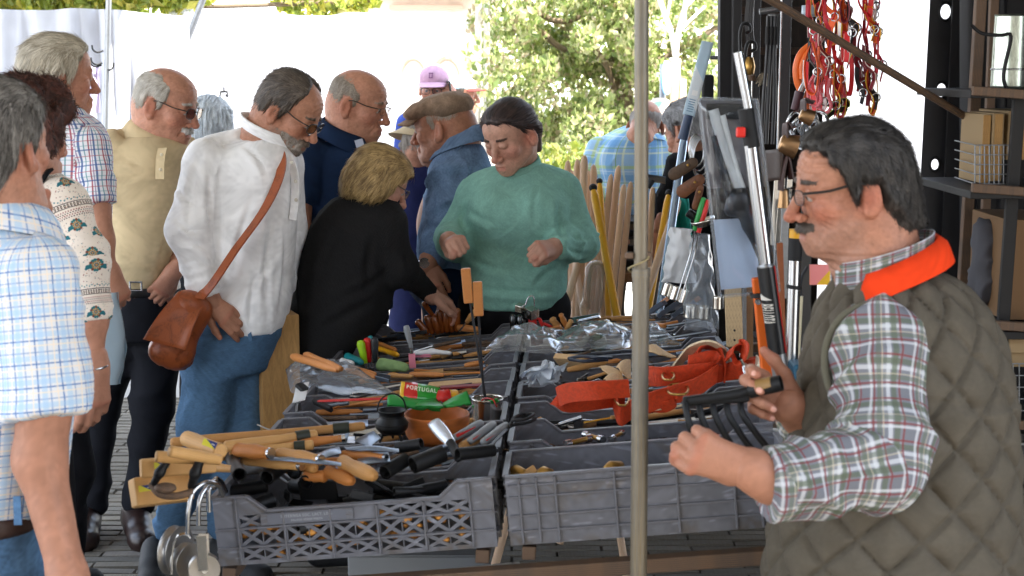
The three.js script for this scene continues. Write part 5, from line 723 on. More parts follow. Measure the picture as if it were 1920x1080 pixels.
// ================= the setting =================
const MT = {
  galv: new THREE.MeshStandardMaterial({ color: 0xffffff, map: mottle('#8d9093', 0.16, [0.08, 0.25], [6, 26]), roughness: 0.42, metalness: 0.75 }),
  pole: new THREE.MeshStandardMaterial({ color: 0xffffff, map: fieldTex(128, (u, v) => { const n = tn(u, v, 4, 3) + 0.6 * tn(u, v * 0.5, 22, 7), k = 1 + 0.18 * tn(u, v, 40, 2); return [(0.46 + 0.05 * n) * k, (0.44 + 0.01 * n) * k, (0.4 - 0.05 * n) * k]; }, [0.1, 0.5]), roughness: 0.5, metalness: 0.55 }),
  iron: new THREE.MeshStandardMaterial({ color: 0xffffff, map: fieldTex(128, (u, v) => { const n = clamp(0.5 + 0.9 * tn(u, v, 9, 3) + 0.4 * tn(u, v, 40, 9)); return [lerp(0.3, 0.48, n), lerp(0.27, 0.37, n), lerp(0.25, 0.28, n)]; }, [0.15, 0.15]), roughness: 0.7, metalness: 0.3 }),
  blackIron: std(0x1d1e20, 0.5, { metalness: 0.5 }), black: std(0x141416, 0.7), truck: new THREE.MeshStandardMaterial({ color: 0xffffff, map: mottle('#1d1b1d', 0.2, [0.4, 0.4]), roughness: 0.75 }),
  curtain: new THREE.MeshStandardMaterial({ color: 0xffffff, map: mottle('#16171c', 0.16, [0.4, 0.4]), roughness: 0.6 }),
  tarp: new THREE.MeshPhysicalMaterial({ color: 0xffffff, map: mottle('#dcdde2', 0.03, [1.2, 1.2], [5, 20]), roughness: 0.8, transmission: 0.3, thickness: 0, ior: 1.3 }),
  awning: new THREE.MeshPhysicalMaterial({ color: 0xc9c4ba, roughness: 0.85, transmission: 0.12, thickness: 0, ior: 1.3 }),
  steel: std(0xc2c5c9, 0.22, { metalness: 1 }), blade: new THREE.MeshStandardMaterial({ color: 0xffffff, map: mottle('#8794a6', 0.1, [0.1, 0.1]), roughness: 0.32, metalness: 0.85 }), tin: std(0xd2cec6, 0.2, { metalness: 1 }), brass: std(0xb08a4a, 0.35, { metalness: 0.9 }),
  beech: std(0xffffff, 0.6, { map: woodTex('#b98a50', 1) }), pine: std(0xffffff, 0.6, { map: woodTex('#cba065', 4) }), amber: phys(0xffffff, 0.25, { map: woodTex('#8a4a1d', 7), clearcoat: 0.6, clearcoatRoughness: 0.15 }), orangeWood: std(0xffffff, 0.55, { map: woodTex('#b9793c', 9) }), ash: std(0xffffff, 0.65, { map: woodTex('#d2b497', 11, [0.05, 0.6], 0.08) }), oldWood: std(0xffffff, 0.8, { map: woodTex('#7a5a3c', 13, [0.08, 0.5], 0.2) }),
  card: std(0xffffff, 0.85, { map: mottle('#a9824f', 0.07, [0.3, 0.3]) }), card2: std(0xffffff, 0.85, { map: mottle('#c7a57a', 0.06, [0.3, 0.3]) }),
  crate: new THREE.MeshStandardMaterial({ color: 0xffffff, map: fieldTex(256, (u, v) => { const d = clamp(1.5 * tn(u, v, 9, 5) - 0.25) * clamp(0.7 + tn(u, v, 50, 6)), sc = clamp(3 * tn(u * 0.3, v, 70, 12) - 1.35), k = 1 + 0.07 * tn(u, v, 7, 3) + 0.08 * tn(u, v, 45, 8) + 0.28 * sc; return [(0.40 - 0.04 * d) * k, (0.408 - 0.08 * d) * k, (0.44 - 0.14 * d) * k]; }, [0.5, 0.5]), roughness: 0.38 }),
  clear: new THREE.MeshPhysicalMaterial({ color: 0xf2f5f8, roughness: 0.12, transmission: 1, thickness: 0, ior: 1.4 }), film: new THREE.MeshPhysicalMaterial({ color: 0xeef1f4, roughness: 0.14, transmission: 0.94, thickness: 0, ior: 1.45 }),
  glass: new THREE.MeshPhysicalMaterial({ color: 0xdfe6e0, roughness: 0.05, transmission: 1, thickness: 0, ior: 1.5 }),
  strap: std(0xffffff, 0.7, { map: mottle('#b8390f', 0.08, [0.05, 0.05], [12, 40]) }), red: std(0xc8201c, 0.4), lime: std(0x9fcf1f, 0.35), teal: std(0x0f7f86, 0.4), yellow: std(0xe0a417, 0.4), greyP: std(0x8b8f93, 0.5), pink: std(0xe58a9e, 0.4), green: std(0x1d8a3a, 0.4), white: std(0xd9dadb, 0.6), orange: std(0xe0671b, 0.45),
};
// ground: a pale street with a strip of narrow setts under the stall
{
  const asphalt = fieldTex(256, (u, v) => { const k = 0.56 * (1 + 0.1 * tn(u, v, 6, 2) + 0.12 * tn(u, v, 60, 4)); return [k, k * 0.98, k * 0.95]; }, [2, 2]);
  S('ground', new THREE.PlaneGeometry(160, 160).rotateX(-Math.PI / 2).translate(0, -0.02, -40), std(0xffffff, 0.95, { map: asphalt }));
  const ua = S('pavement', new THREE.BoxGeometry(9, 0.012, 10.4).translate(-0.6, -0.012, -2.2), std(0x4d463c, 1));
  const L = 0.32, w = 0.05, gx = L + 0.0025, gz = w + 0.008, mats = []; const pt = mottle('#f2ece2', 0.12, [0.15, 0.15], [7, 30], 64, 2); for (let i = 0; i < 7; i++) mats.push(std(new THREE.Color(['#6e6b66', '#66635f', '#777370', '#5f5d5a', '#726c64', '#7a756c', '#6a6660'][i]), 0.9, { map: pt }));
  seed(5); const geos = [0, 1, 2].map(() => { const g = new THREE.BoxGeometry(L, 0.05, w, 3, 1, 1).toNonIndexed(), p = g.attributes.position; for (let i = 0; i < p.count; i++) { const k = Math.round(p.getX(i) * 1000) * 7.13 + p.getZ(i) * 100; if (p.getY(i) > 0) p.setY(i, 0.025 + 0.003 * noise(k, 1.5)); p.setX(i, p.getX(i) * (p.getY(i) > 0 ? 0.975 : 1)); p.setZ(i, p.getZ(i) * (p.getY(i) > 0 ? 0.88 : 1)); } g.computeVertexNormals(); return g; });
  const inst = new THREE.InstancedMesh(geos[0], std(0x6e6b66, 0.9, { map: pt }), 6600); let n = 0, big = 0; const mx = new THREE.Matrix4(), q = new THREE.Quaternion(), col = new THREE.Color();
  for (let r = 0; r < 137; r++) for (let c = 0; c < 27; c++) {
    const x = -5.0 + (c + (r % 2) * 0.5) * gx, z = 0.6 - r * gz - 0.0; if (z < -7.35 || x > 3.6) continue; q.setFromEuler(new THREE.Euler(rnd(-0.02, 0.02), rnd(-0.012, 0.012), rnd(-0.008, 0.008))); const y = -0.022 + rnd(-0.003, 0.002);
    if (big < 300 && x > -1.55 && x < -0.35 && z < -4.6 && z > -7.3) { const m = P(ua, 'paver', geos[big % 3], mats[Math.floor(rnd(0, 7))]); m.position.set(x, y, z); m.quaternion.copy(q); big++; continue; }
    mx.compose(V3(x, y, z), q, V3(1, 1, 1)); inst.setMatrixAt(n, mx); const k = rnd(0.75, 1.15); inst.setColorAt(n, col.setRGB(k, k * 0.98, k * 0.95)); n++;
  }
  inst.count = n; inst.name = 'far_pavers'; inst.userData.kind = 'stuff'; ua.add(inst);
}
// awnings overhead (they shade the stall) on steel frames
function awning(label, x0, x1, z0, z1, y, group) {
  const t = T('awning', label, 'awning', V3((x0 + x1) / 2, 0, (z0 + z1) / 2), group);
  W(t, 'awning_cloth', sheet((u, v) => V3(lerp(x0, x1, u), y + 0.5 * (1 - Math.abs(u - 0.5) * 2) - 0.05 * Math.sin(v * Math.PI * 3) ** 2, lerp(z0, z1, v)), 24, 18, 0.002, 3, 6), MT.awning);
  for (const z of [z0, (z0 + z1) / 2, z1]) { W(t, 'crossbar', bar(V3(x0, y - 0.03, z), V3(x1, y - 0.03, z), 0.018), MT.galv); }
  for (const [x, z] of [[x0, z0], [x0, z1], [x1, z0], [x1, z1]]) if (!(x > -2.5 && x < 1.4 && z < -1)) W(t, 'post', bar(V3(x, 0, z), V3(x, y, z), 0.02), MT.galv);
}
awning('white fabric awning stretched over the tool stall and its customers', -3.3, 0.8, 3.6, -7.55, 2.85);
awning('white awning over the neighbouring stall at the far left', -6.2, -1.95, -7.8, -10.4, 2.85);
{ // unseen house front added behind the viewer to block the low sky
  const t = T('added_building', 'plain house front added unseen behind the viewer to hold off low sky', 'added_building', V3(-1, 0, 9)), wm = std(0x9a8f80, 0.9); W(t, 'wall', box(16, 7, 0.4, 2.0, 3.5, 9, 0.02), wm); W(t, 'roof', box(16.6, 0.2, 1.4, 2.0, 7.1, 9.2, 0.02), std(0x8a4a34, 0.8)); for (const x of [-4, -1, 2, 5, 8]) { const f = W(t, 'window', box(1.1, 1.5, 0.08, x, 4.6, 8.78, 0.01), MT.white); W(f, 'pane', box(0.9, 1.3, 0.02, x, 4.6, 8.73, 0.005), std(0x20262c, 0.1)); W(t, 'door', box(1.1, 2.2, 0.08, x, 1.1, 8.78, 0.01), MT.oldWood); }
}
{ // the two-piece steel pole in front
  const D = 2.62, t = T('steel_pole', 'weathered telescopic steel pole standing in front of the crates', 'pole', at(1188, 1400, D).setY(0)), c0 = at(1189, 1080, D), c1 = at(1202, 505, D), c2 = at(1203, 0, D), up = c2.clone().sub(c1).normalize();
  W(t, 'lower_tube', bar(c0.clone().addScaledVector(up, -1.05).setY(0), c1, 0.0158, 0.0158, 20), MT.pole); W(t, 'upper_tube', bar(c1, c2.clone().addScaledVector(up, 0.75), 0.0128, 0.0128, 20), MT.pole);
  W(t, 'collar', bar(c1.clone().addScaledVector(up, -0.014), c1.clone().addScaledVector(up, 0.002), 0.0172, 0.0168, 20), MT.pole);
  const k = at(1199, 478, D); W(t, 'wire_tie', tube([0, 1, 2, 3, 4, 5].map((i) => k.clone().add(V3(Math.cos(i) * 0.019 - (i > 3 ? 0.004 : 0), -0.008 * i, Math.sin(i) * 0.019))), 0.0018, 30, 6), std(0x9a8c66, 0.6));
  W(t, 'clamp', merge([box(0.016, 0.012, 0.012, ...at(1180, 479, D).toArray()), box(0.012, 0.016, 0.012, ...at(1215, 480, D).toArray())]), MT.iron);
}
// white cloth walls of the stalls behind
const backSheet = (px0, px1, top, D, amp, fr, sd) => sheet((u, v) => { const a = at(lerp(px0, px1, u), top[0] + (top[1] - top[0]) * u + 4 * noise(u * 9, 1, sd), D), y = lerp(0.15, a.y, v); return V3(a.x, y, a.z + amp * (noise(u * fr + 0.6 * noise(v * 2, u * 4, sd), v * 1.5, sd) + 0.5 * noise(u * fr * 2.3, v * 2.4, sd + 5))); }, 120, 24, 0.002, 3, 2);
{ const t = M('cloth_wall', 'creased white cloth wall hung at the left behind the white-haired man', 'cloth wall', backSheet(-260, 352, [6, 26], 8.6, 0.06, 26, 3), MT.tarp, at(40, 400, 8.6).setY(0)); }
M('cloth_wall', 'large smooth white cloth wall filling the background behind the bald man', 'cloth wall', backSheet(346, 748, [26, 26], 9.4, 0.015, 6, 9), MT.tarp, at(540, 400, 9.4).setY(0));
{ const D = 8.2, t = T('tent_pole', 'thin grey tent pole with hooks in front of the cloth wall at the left', 'pole', at(188, 420, D).setY(0)); W(t, 'tube', bar(at(184, 560, D).setY(0), at(205, -60, D), 0.016), MT.galv);
  for (const [x, y, s] of [[194, 95, -1], [192, 118, -1], [198, 128, 1], [190, 122, -1]]) { const a = at(x, y, D); W(t, 'hook', tube([a, a.clone().add(V3(s * 0.03, -0.01, 0.02)), a.clone().add(V3(s * 0.05, 0.005, 0.03)), a.clone().add(V3(s * 0.055, 0.03, 0.03))], 0.005, 14, 6), MT.blackIron); } }
M('tent_pole', 'slanting pole at the edge of the smooth white cloth wall', 'pole', bar(at(330, 130, 8.9), at(388, -20, 8.9), 0.02), MT.galv, at(334, 122, 8.9));
M('wall_hook', 'small black double hook on the large white cloth wall', 'hook', (() => { const a = at(420, 172, 9.25); return merge([box(0.05, 0.012, 0.01, a.x, a.y, a.z), tube([a.clone().add(V3(-0.02, 0, 0)), a.clone().add(V3(-0.024, -0.035, 0.02)), a.clone().add(V3(-0.02, -0.05, 0.04))], 0.006, 10, 6), tube([a.clone().add(V3(0.02, 0, 0)), a.clone().add(V3(0.026, -0.03, 0.02)), a.clone().add(V3(0.02, -0.02, 0.04))], 0.006, 10, 6), bar(a, a.clone().add(V3(0, 0.03, 0)), 0.005)]); })(), MT.blackIron, at(420, 172, 9.25));
M('hanging_cloth', 'small white and lilac cloth hanging from the hooked tent pole', 'cloth', sheet((u, v) => { const a = at(lerp(168, 190, u), lerp(212, 124, v), 8.25); a.z += 0.03 * noise(u * 5, v * 2, 4); return a; }, 14, 12, 0.003), cloth(plaid(0.1, '#e6e2ee', [[0.5, 0.3, '#b98fd0', 0.7, 'v']])), at(180, 170, 8.25));
// foliage: leaves as small folded blades
const leafGeo = (() => { const g = new THREE.BufferGeometry(); g.setAttribute('position', new THREE.Float32BufferAttribute([0, 0, 0, 0.5, 0.5, 0.12, 0, 1, 0, -0.5, 0.5, 0.12], 3)); g.setIndex([0, 1, 2, 0, 2, 3]); const n = g.toNonIndexed(); n.computeVertexNormals(); return n; })();
const leafMat = new THREE.MeshPhysicalMaterial({ color: 0xffffff, roughness: 0.55, transmission: 0.5, thickness: 0, ior: 1.3 });
function leaves(n, spot, size, tones, sd) {
  seed(sd); const m = new THREE.InstancedMesh(leafGeo, leafMat, n), q = new THREE.Quaternion(), e = new THREE.Euler(), mx = new THREE.Matrix4(), c = new THREE.Color();
  for (let i = 0; i < n; i++) { const p = spot(); e.set(rnd(-1.2, 1.2), rnd(0, 6.28), rnd(-1.2, 1.2)); q.setFromEuler(e); const s = size * rnd(0.4, 1.0) * rnd(0.7, 1.6); mx.compose(p, q, V3(s * 0.62, s, s)); m.setMatrixAt(i, mx); const t = tones[Math.floor(rnd(0, tones.length))], k = rnd(0.75, 1.25); m.setColorAt(i, c.setRGB(t[0] * k, t[1] * k, t[2] * k)); }
  m.userData.kind = 'stuff'; m.castShadow = m.receiveShadow = true; return m;
}
function clumpSpot(clumps) { return () => { const c = clumps[Math.floor(rnd(0, clumps.length))]; let x, y, z, d; do { x = rnd(-1, 1); y = rnd(-1, 1); z = rnd(-1, 1); d = x * x + y * y + z * z; } while (d > 1); const k = Math.pow(d, 0.18) / Math.max(0.3, Math.sqrt(d)) * 0.85; return V3(c[0] + x * c[3] * k, c[1] + y * c[3] * 0.8 * k, c[2] + z * c[3] * k); }; }
const barkMat = std(0xffffff, 0.85, { map: mottle('#cfc6ba', 0.12, [0.2, 0.3], [5, 30]) }), darkBark = std(0xffffff, 0.9, { map: mottle('#6a5a48', 0.2, [0.2, 0.3]) });
const GREEN = [[0.26, 0.33, 0.09], [0.36, 0.42, 0.13], [0.48, 0.52, 0.22], [0.18, 0.24, 0.07], [0.55, 0.54, 0.29], [0.5, 0.41, 0.27]];
{ // the big tree behind the stallholder
  const t = T('tree', 'broad sunlit green tree filling the background behind the stallholder', 'tree', V3(1.0, 0, -13.2)); seed(21);
  const cl = []; for (let i = 0; i < 150; i++) { const px = rnd(905, 1390), py = rnd(-80, 300), D = rnd(12.2, 14.2); if (px < 960 && py > 215) continue; const p = at(px, py, D); cl.push([p.x, p.y, p.z, rnd(0.12, 0.36)]); }
  for (let i = 0; i < 26; i++) { const p = at(rnd(700, 1500), rnd(-420, -60), rnd(12, 15)); cl.push([p.x, p.y, p.z, rnd(0.4, 0.7)]); }
  const b = V3(1.0, 0, -13.2), W2 = (n, g) => W(t, n, g, darkBark);
  W2('trunk', tube([b.clone(), V3(1.03, 1.0, -13.2), V3(0.95, 2.2, -13.3), V3(1.0, 3.2, -13.3)], 0.1, 16, 10));
  for (let i = 0; i < 9; i++) { const c = cl[i * 11]; W2('limb', tube([V3(1.0, 1.2 + i * 0.15, -13.2), V3(lerp(1, c[0], 0.5), lerp(1.4, c[1], 0.6), lerp(-13.2, c[2], 0.5)), V3(c[0], c[1], c[2])], 0.028, 12, 6)); }
  const m = leaves(42000, clumpSpot(cl), 0.075, GREEN, 22); m.name = 'crown'; t.add(m); m.position.set(-1.0, 0, 13.2);
}
{ // bare pale tree in front of it
  const t = T('tree', 'slender pale-barked tree with nearly bare forked branches behind the steel pole', 'tree', at(1268, 300, 11).setY(0)); const D = 11, lim = (pts, r) => W(t, 'limb', tube(pts.map(([x, y, z = 0]) => at(x, y, D + z)), r, 16, 7), barkMat);
  W(t, 'trunk', tube([at(1262, 420, D).setY(0), at(1266, 200, D), at(1267, 110, D)], 0.035, 14, 8), barkMat);
  lim([[1267, 112], [1258, 60], [1244, 20], [1228, -30]], 0.02); lim([[1267, 112], [1272, 60], [1284, 15], [1290, -30]], 0.02); lim([[1272, 62], [1292, 40, 0.2], [1322, 12, 0.3]], 0.011); lim([[1258, 62], [1240, 50, -0.1], [1226, 40, -0.2]], 0.009); lim([[1250, 34], [1256, 5], [1262, -30]], 0.011); lim([[1284, 16], [1300, 0], [1318, -20]], 0.009);
}
{ // low hedge
  const t = T('hedge', 'low sunlit yellow-green hedge beyond the wooden tool handles', 'hedge', at(1060, 330, 10.5).setY(0)); seed(31); const cl = []; for (let i = 0; i < 40; i++) { const p = at(rnd(1000, 1130), 0, rnd(10, 11)); cl.push([p.x, rnd(0.3, 1.12), p.z, rnd(0.12, 0.2)]); }
  const b = baseOf.get(t), m = leaves(4200, clumpSpot(cl), 0.065, [[0.3, 0.34, 0.06], [0.2, 0.26, 0.05], [0.4, 0.38, 0.1]], 32); m.name = 'foliage'; t.add(m); m.position.copy(b).negate(); W(t, 'stem', merge([0, 1, 2, 3].map((i) => bar(V3(b.x - 0.2 + i * 0.12, 0, b.z), V3(b.x - 0.25 + i * 0.16, 0.9, b.z - 0.1), 0.012))), darkBark);
}
{ // vine along the top of the cloth walls
  const t = T('climbing_vine', 'bright yellow-green vine leaves along the top of the white cloth walls', 'vine', at(200, 20, 10.6)); seed(41); const cl = []; for (let i = 0; i < 70; i++) { const px = rnd(-40, 380); const p = at(px, rnd(-60, 40), rnd(10.4, 10.9)); cl.push([p.x, p.y, p.z, rnd(0.1, 0.2)]); } for (let i = 0; i < 26; i++) { const p = at(rnd(535, 680), rnd(-60, 18), rnd(11, 11.6)); cl.push([p.x, p.y, p.z, rnd(0.12, 0.2)]); }
  const b = baseOf.get(t), m = leaves(7000, clumpSpot(cl), 0.1, [[0.42, 0.44, 0.05], [0.3, 0.36, 0.05], [0.55, 0.5, 0.1], [0.24, 0.3, 0.05]], 42); m.name = 'foliage'; t.add(m); m.position.copy(b).negate(); W(t, 'stem', tube([at(-60, 30, 10.7), at(150, 10, 10.7), at(400, 12, 10.8), at(700, 0, 11.3)], 0.02, 30, 6), darkBark);
  W(t, 'trellis', merge([bar(at(310, 15, 10.5), at(362, 18, 10.5), 0.012), bar(at(312, 23, 10.5), at(362, 25, 10.5), 0.012), ...[315, 330, 345, 358].map((x) => bar(at(x, 40, 10.5), at(x, 8, 10.5), 0.01))]), MT.white);
}
{ // pale house wall beyond
  const D = 16, t = T('house', 'pale sunlit house wall with sparse ivy far behind the man in the pink cap', 'house', at(820, 300, D).setY(0)), wm = std(0xffffff, 0.9, { map: mottle('#e9e0d2', 0.05, [1, 1]) });
  const a = at(690, 0, D), b = at(935, 0, D), h = at(0, -10, D).y; W(t, 'wall', box(b.x - a.x, h, 0.3, (a.x + b.x) / 2, h / 2, a.z - 0.15, 0.01), wm);
  W(t, 'roof', box(b.x - a.x + 0.4, 0.12, 0.8, (a.x + b.x) / 2, h + 0.06, a.z - 0.1, 0.02).rotateX(0), std(0xb9825f, 0.8)); const e = at(800, 14, D); W(t, 'eaves_moulding', box(0.8, 0.05, 0.08, e.x, e.y, e.z + 0.04), std(0xd9b9a4, 0.8));
  for (const x of [775, 838]) { const pts = []; for (let i = 0; i <= 12; i++) { const A = Math.PI * i / 12; pts.push(at(x + 26 * Math.cos(A), 150 - 40 * Math.sin(A), D - 0.1)); } W(t, 'arch_moulding', tube(pts, 0.03, 24, 6), std(0xc79a86, 0.8)); }
  seed(51); const cl = []; for (let i = 0; i < 44; i++) { const p = at(rnd(750, 890), rnd(-20, 230), D - 0.25); if (noise(p.x * 1.1, p.y * 1.4, 3) > -0.05) cl.push([p.x, p.y, p.z, rnd(0.08, 0.2)]); }
  const bb = baseOf.get(t), m = leaves(1500, clumpSpot(cl), 0.09, [[0.32, 0.36, 0.09], [0.5, 0.46, 0.16], [0.24, 0.26, 0.07]], 52); m.name = 'ivy'; t.add(m); m.position.copy(bb).negate();
}
{ const D = 13, t = T('utility_pole', 'rough grey lattice pole at the left edge of the big tree', 'pole', at(903, 300, D).setY(0)), m = std(0xffffff, 0.9, { map: mottle('#b8b0a8', 0.15, [0.2, 0.2]) }); for (const x of [896, 912]) W(t, 'upright', bar(at(x - 4, 420, D).setY(0), at(x + 2, -40, D), 0.028), m); for (let i = 0; i < 8; i++) W(t, 'brace', bar(at(894, 300 - i * 42, D), at(913, 275 - i * 42, D), 0.012), m); }
{ // road sign and posts
  const D = 9.2, t = T('road_sign', 'round sun-bleached road sign with a pale cross, seen past the tool handles', 'road sign', at(1238, 400, D).setY(0)); W(t, 'post', bar(at(1240, 420, D).setY(0), at(1243, 120, D), 0.02), MT.galv);
  const c = at(1237, 216, D - 0.05), r = 33 * mpp(216, D), face = canvasTex(128, 128, (g) => { g.fillStyle = '#e9d9c8'; g.fillRect(0, 0, 128, 128); g.fillStyle = '#9fc7b4'; g.beginPath(); g.arc(64, 64, 50, 0, 7); g.fill(); g.strokeStyle = '#ecd6c2'; g.lineWidth = 17; g.beginPath(); g.moveTo(26, 26); g.lineTo(102, 102); g.moveTo(102, 26); g.lineTo(26, 102); g.stroke(); });
  const disc = new THREE.CylinderGeometry(r, r, 0.008, 40).rotateX(Math.PI / 2).translate(c.x, c.y, c.z); W(t, 'plate', disc, MT.galv); const fg = new THREE.CircleGeometry(r * 0.99, 40).translate(c.x, c.y, c.z + 0.0065); W(t, 'sign_face', fg, new THREE.MeshStandardMaterial({ map: face, roughness: 0.5 }));
  const c2 = at(1250, 146, D - 0.05); W(t, 'upper_plate', new THREE.CylinderGeometry(r * 0.95, r * 0.95, 0.008, 40).rotateX(Math.PI / 2).rotateY(1.15).translate(c2.x, c2.y, c2.z), std(0x6fa7d4, 0.5));
}
for (const [x, l] of [[1263, 'left of the two pale wooden stakes beside the round road sign'], [1279, 'right of the two pale wooden stakes beside the round road sign']]) M('wooden_stake', l, 'stake', beam(at(x - 2, 320, 8.6).setY(0), at(x + 1, x < 1270 ? 160 : 148, 8.6), 0.045, 0.04, 0.006), MT.ash, at(x, 320, 8.6).setY(0));
// ---------- the open-sided lorry at the right ----------
{
  const t = T('lorry', 'open-sided dark lorry body at the right, its side posts and shelves seen from the stall', 'lorry', V3(2.2, 0, -5.2));
  W(t, 'roof', box(4.6, 0.08, 5.6, 2.85, 3.0, -3.9), MT.truck); W(t, 'end_wall', box(0.06, 2.95, 5.6, 4.2, 1.47, -3.9), MT.truck); W(t, 'floor', box(3.5, 0.12, 2.4, 2.75, 0.55, -5.3), MT.truck);
  W(t, 'corner_post', beam(at(1361, 700, 5.9).setY(0), at(1361, -60, 5.9), 0.055, 0.07), MT.truck); W(t, 'inner_post', beam(at(1381, 700, 5.85).setY(0), at(1381, -60, 5.85), 0.035, 0.05), std(0x2b2a2c, 0.6));
  for (const [x0, x1, D, w] of [[1416, 1420, 5.2, 0.026], [1462, 1476, 4.9, 0.034]]) { W(t, 'shelf_post', beam(at(x0 - 6, 620, D), at(x1, -60, D), w, w, 0.003), std(0x3a3a3d, 0.5, { metalness: 0.4 })); W(t, 'post_edge', beam(at(x0 - 6 - w * 250, 620, D - 0.012), at(x1 - w * 250, -60, D - 0.012), 0.005, 0.012, 0.001), MT.steel); }
  const a = at(1376, 0, 6.35), b = at(1548, 0, 6.35); W(t, 'back_panel', box(b.x - a.x, 2.2, 0.04, (a.x + b.x) / 2, 1.7, a.z), std(0xffffff, 0.8, { map: mottle('#2a211c', 0.25, [0.4, 0.4]) }));
  for (const y of [20, 96, 150, 236, 330]) { const p = at(1455, y, 6.2); W(t, 'rail', box(0.42, 0.03, 0.05, p.x, p.y, p.z), std(0xffffff, 0.8, { map: mottle('#3d2c22', 0.2, [0.3, 0.3]) })); }
  W(t, 'mirror', (() => { const c = at(1327, 165, 6.0); return box(0.05, 0.11, 0.03, c.x, c.y, c.z, 0.012); })(), MT.black); W(t, 'mirror_arm', bar(at(1334, 108, 6.0), at(1352, 108, 5.95), 0.008), MT.black);
}
M('cloth_wall', 'glaring white sheet behind the red halters, seen through the lorry', 'cloth wall', sheet((u, v) => { const a = at(lerp(1500, 2000, u), 0, 7.9); return V3(a.x, lerp(0.3, 2.9, v), a.z + 0.02 * noise(u * 6, v * 2)); }, 30, 10, 0.002, 3, 2), MT.tarp, at(1700, 300, 7.9).setY(0));
{ // black curtain with eyelet holes
  const D = 4.75, w0 = 1742, w1 = 1850, sh = new THREE.Shape(), P2 = (px, py) => { const a = at(px, py, D); return [a.x, a.y]; };
  const [xa, ya] = P2(1748, -80), [xb] = P2(1862, -80), [xc, yc] = P2(1705, 720), [xd] = P2(1850, 720); sh.moveTo(xa, ya); sh.lineTo(xb, ya); sh.lineTo(xd, yc); sh.lineTo(xc, yc);
  const rings = []; for (const [x, y, r] of [[1772, 22, 13], [1764, 169, 12], [1752, 308, 10]]) { const [cx, cy] = P2(x, y), h = new THREE.Path(); h.absellipse(cx, cy, r * 0.85 * mpp(y, D), r * mpp(y, D) * 1.25, 0, Math.PI * 2, true); sh.holes.push(h); rings.push([cx, cy, r * mpp(y, D)]); }
  const t = T('black_curtain', 'black tarpaulin curtain with a row of three round eyelet holes, right of the vendor', 'curtain', at(1790, 720, D)); W(t, 'sheet', new THREE.ExtrudeGeometry(sh, { depth: 0.004, bevelEnabled: false, curveSegments: 20 }).translate(0, 0, -D), MT.curtain);
  for (const [x, y, r] of rings) { const g = new THREE.TorusGeometry(r, 0.004, 8, 28).scale(0.88, 1.28, 1).translate(x, y, -D + 0.005); W(t, 'eyelet', g, MT.blackIron); }
  W(t, 'fold', sheet((u, v) => { const a = at(lerp(1800, 1990, u), lerp(720, -80, v), D - 0.1); a.z += 0.05 * Math.sin(u * 16) - 0.2 * u; return a; }, 40, 6, 0.004), MT.curtain);
}
M('rusty_bar', 'long rusty steel bar slanting down from the top across the lorry opening', 'bar', bar(at(1425, -12, 3.6), at(1832, 232, 4.1), 0.0105, 0.0105, 12), MT.iron, at(1832, 232, 4.1));
// ================= the stall: a trestle of crates tilted towards the customers =================
const SV = at(1065, 185, 1).sub(V3(0, CAMH, 0)).normalize(), SUh = V3(-SV.z, 0, SV.x).normalize(), TAU = 5 * D2R;
const SU = SUh.clone().multiplyScalar(Math.cos(TAU)).add(V3(0, Math.sin(TAU), 0)).normalize(), SW = V3().crossVectors(SU, SV).normalize(); SV.crossVectors(SW, SU).normalize();
const SO = at(934, 895, 2.95), CH = 0.15, SQ = new THREE.Quaternion().setFromRotationMatrix(new THREE.Matrix4().makeBasis(SU, SW, SV.clone().negate()));
const ST = (a, b, h = 0) => SO.clone().addScaledVector(SU, a).addScaledVector(SV, b).addScaledVector(SW, h); // h above the crate rims
const st = (px, py, h = 0) => { const p = at(px, py, 1).sub(camera.position), o = camera.position, n = SW, t = ST(0, 0, h).sub(o).dot(n) / p.dot(n); return o.clone().addScaledVector(p, t); };
const Ds = (px, py, h = 0) => -st(px, py, h).z;
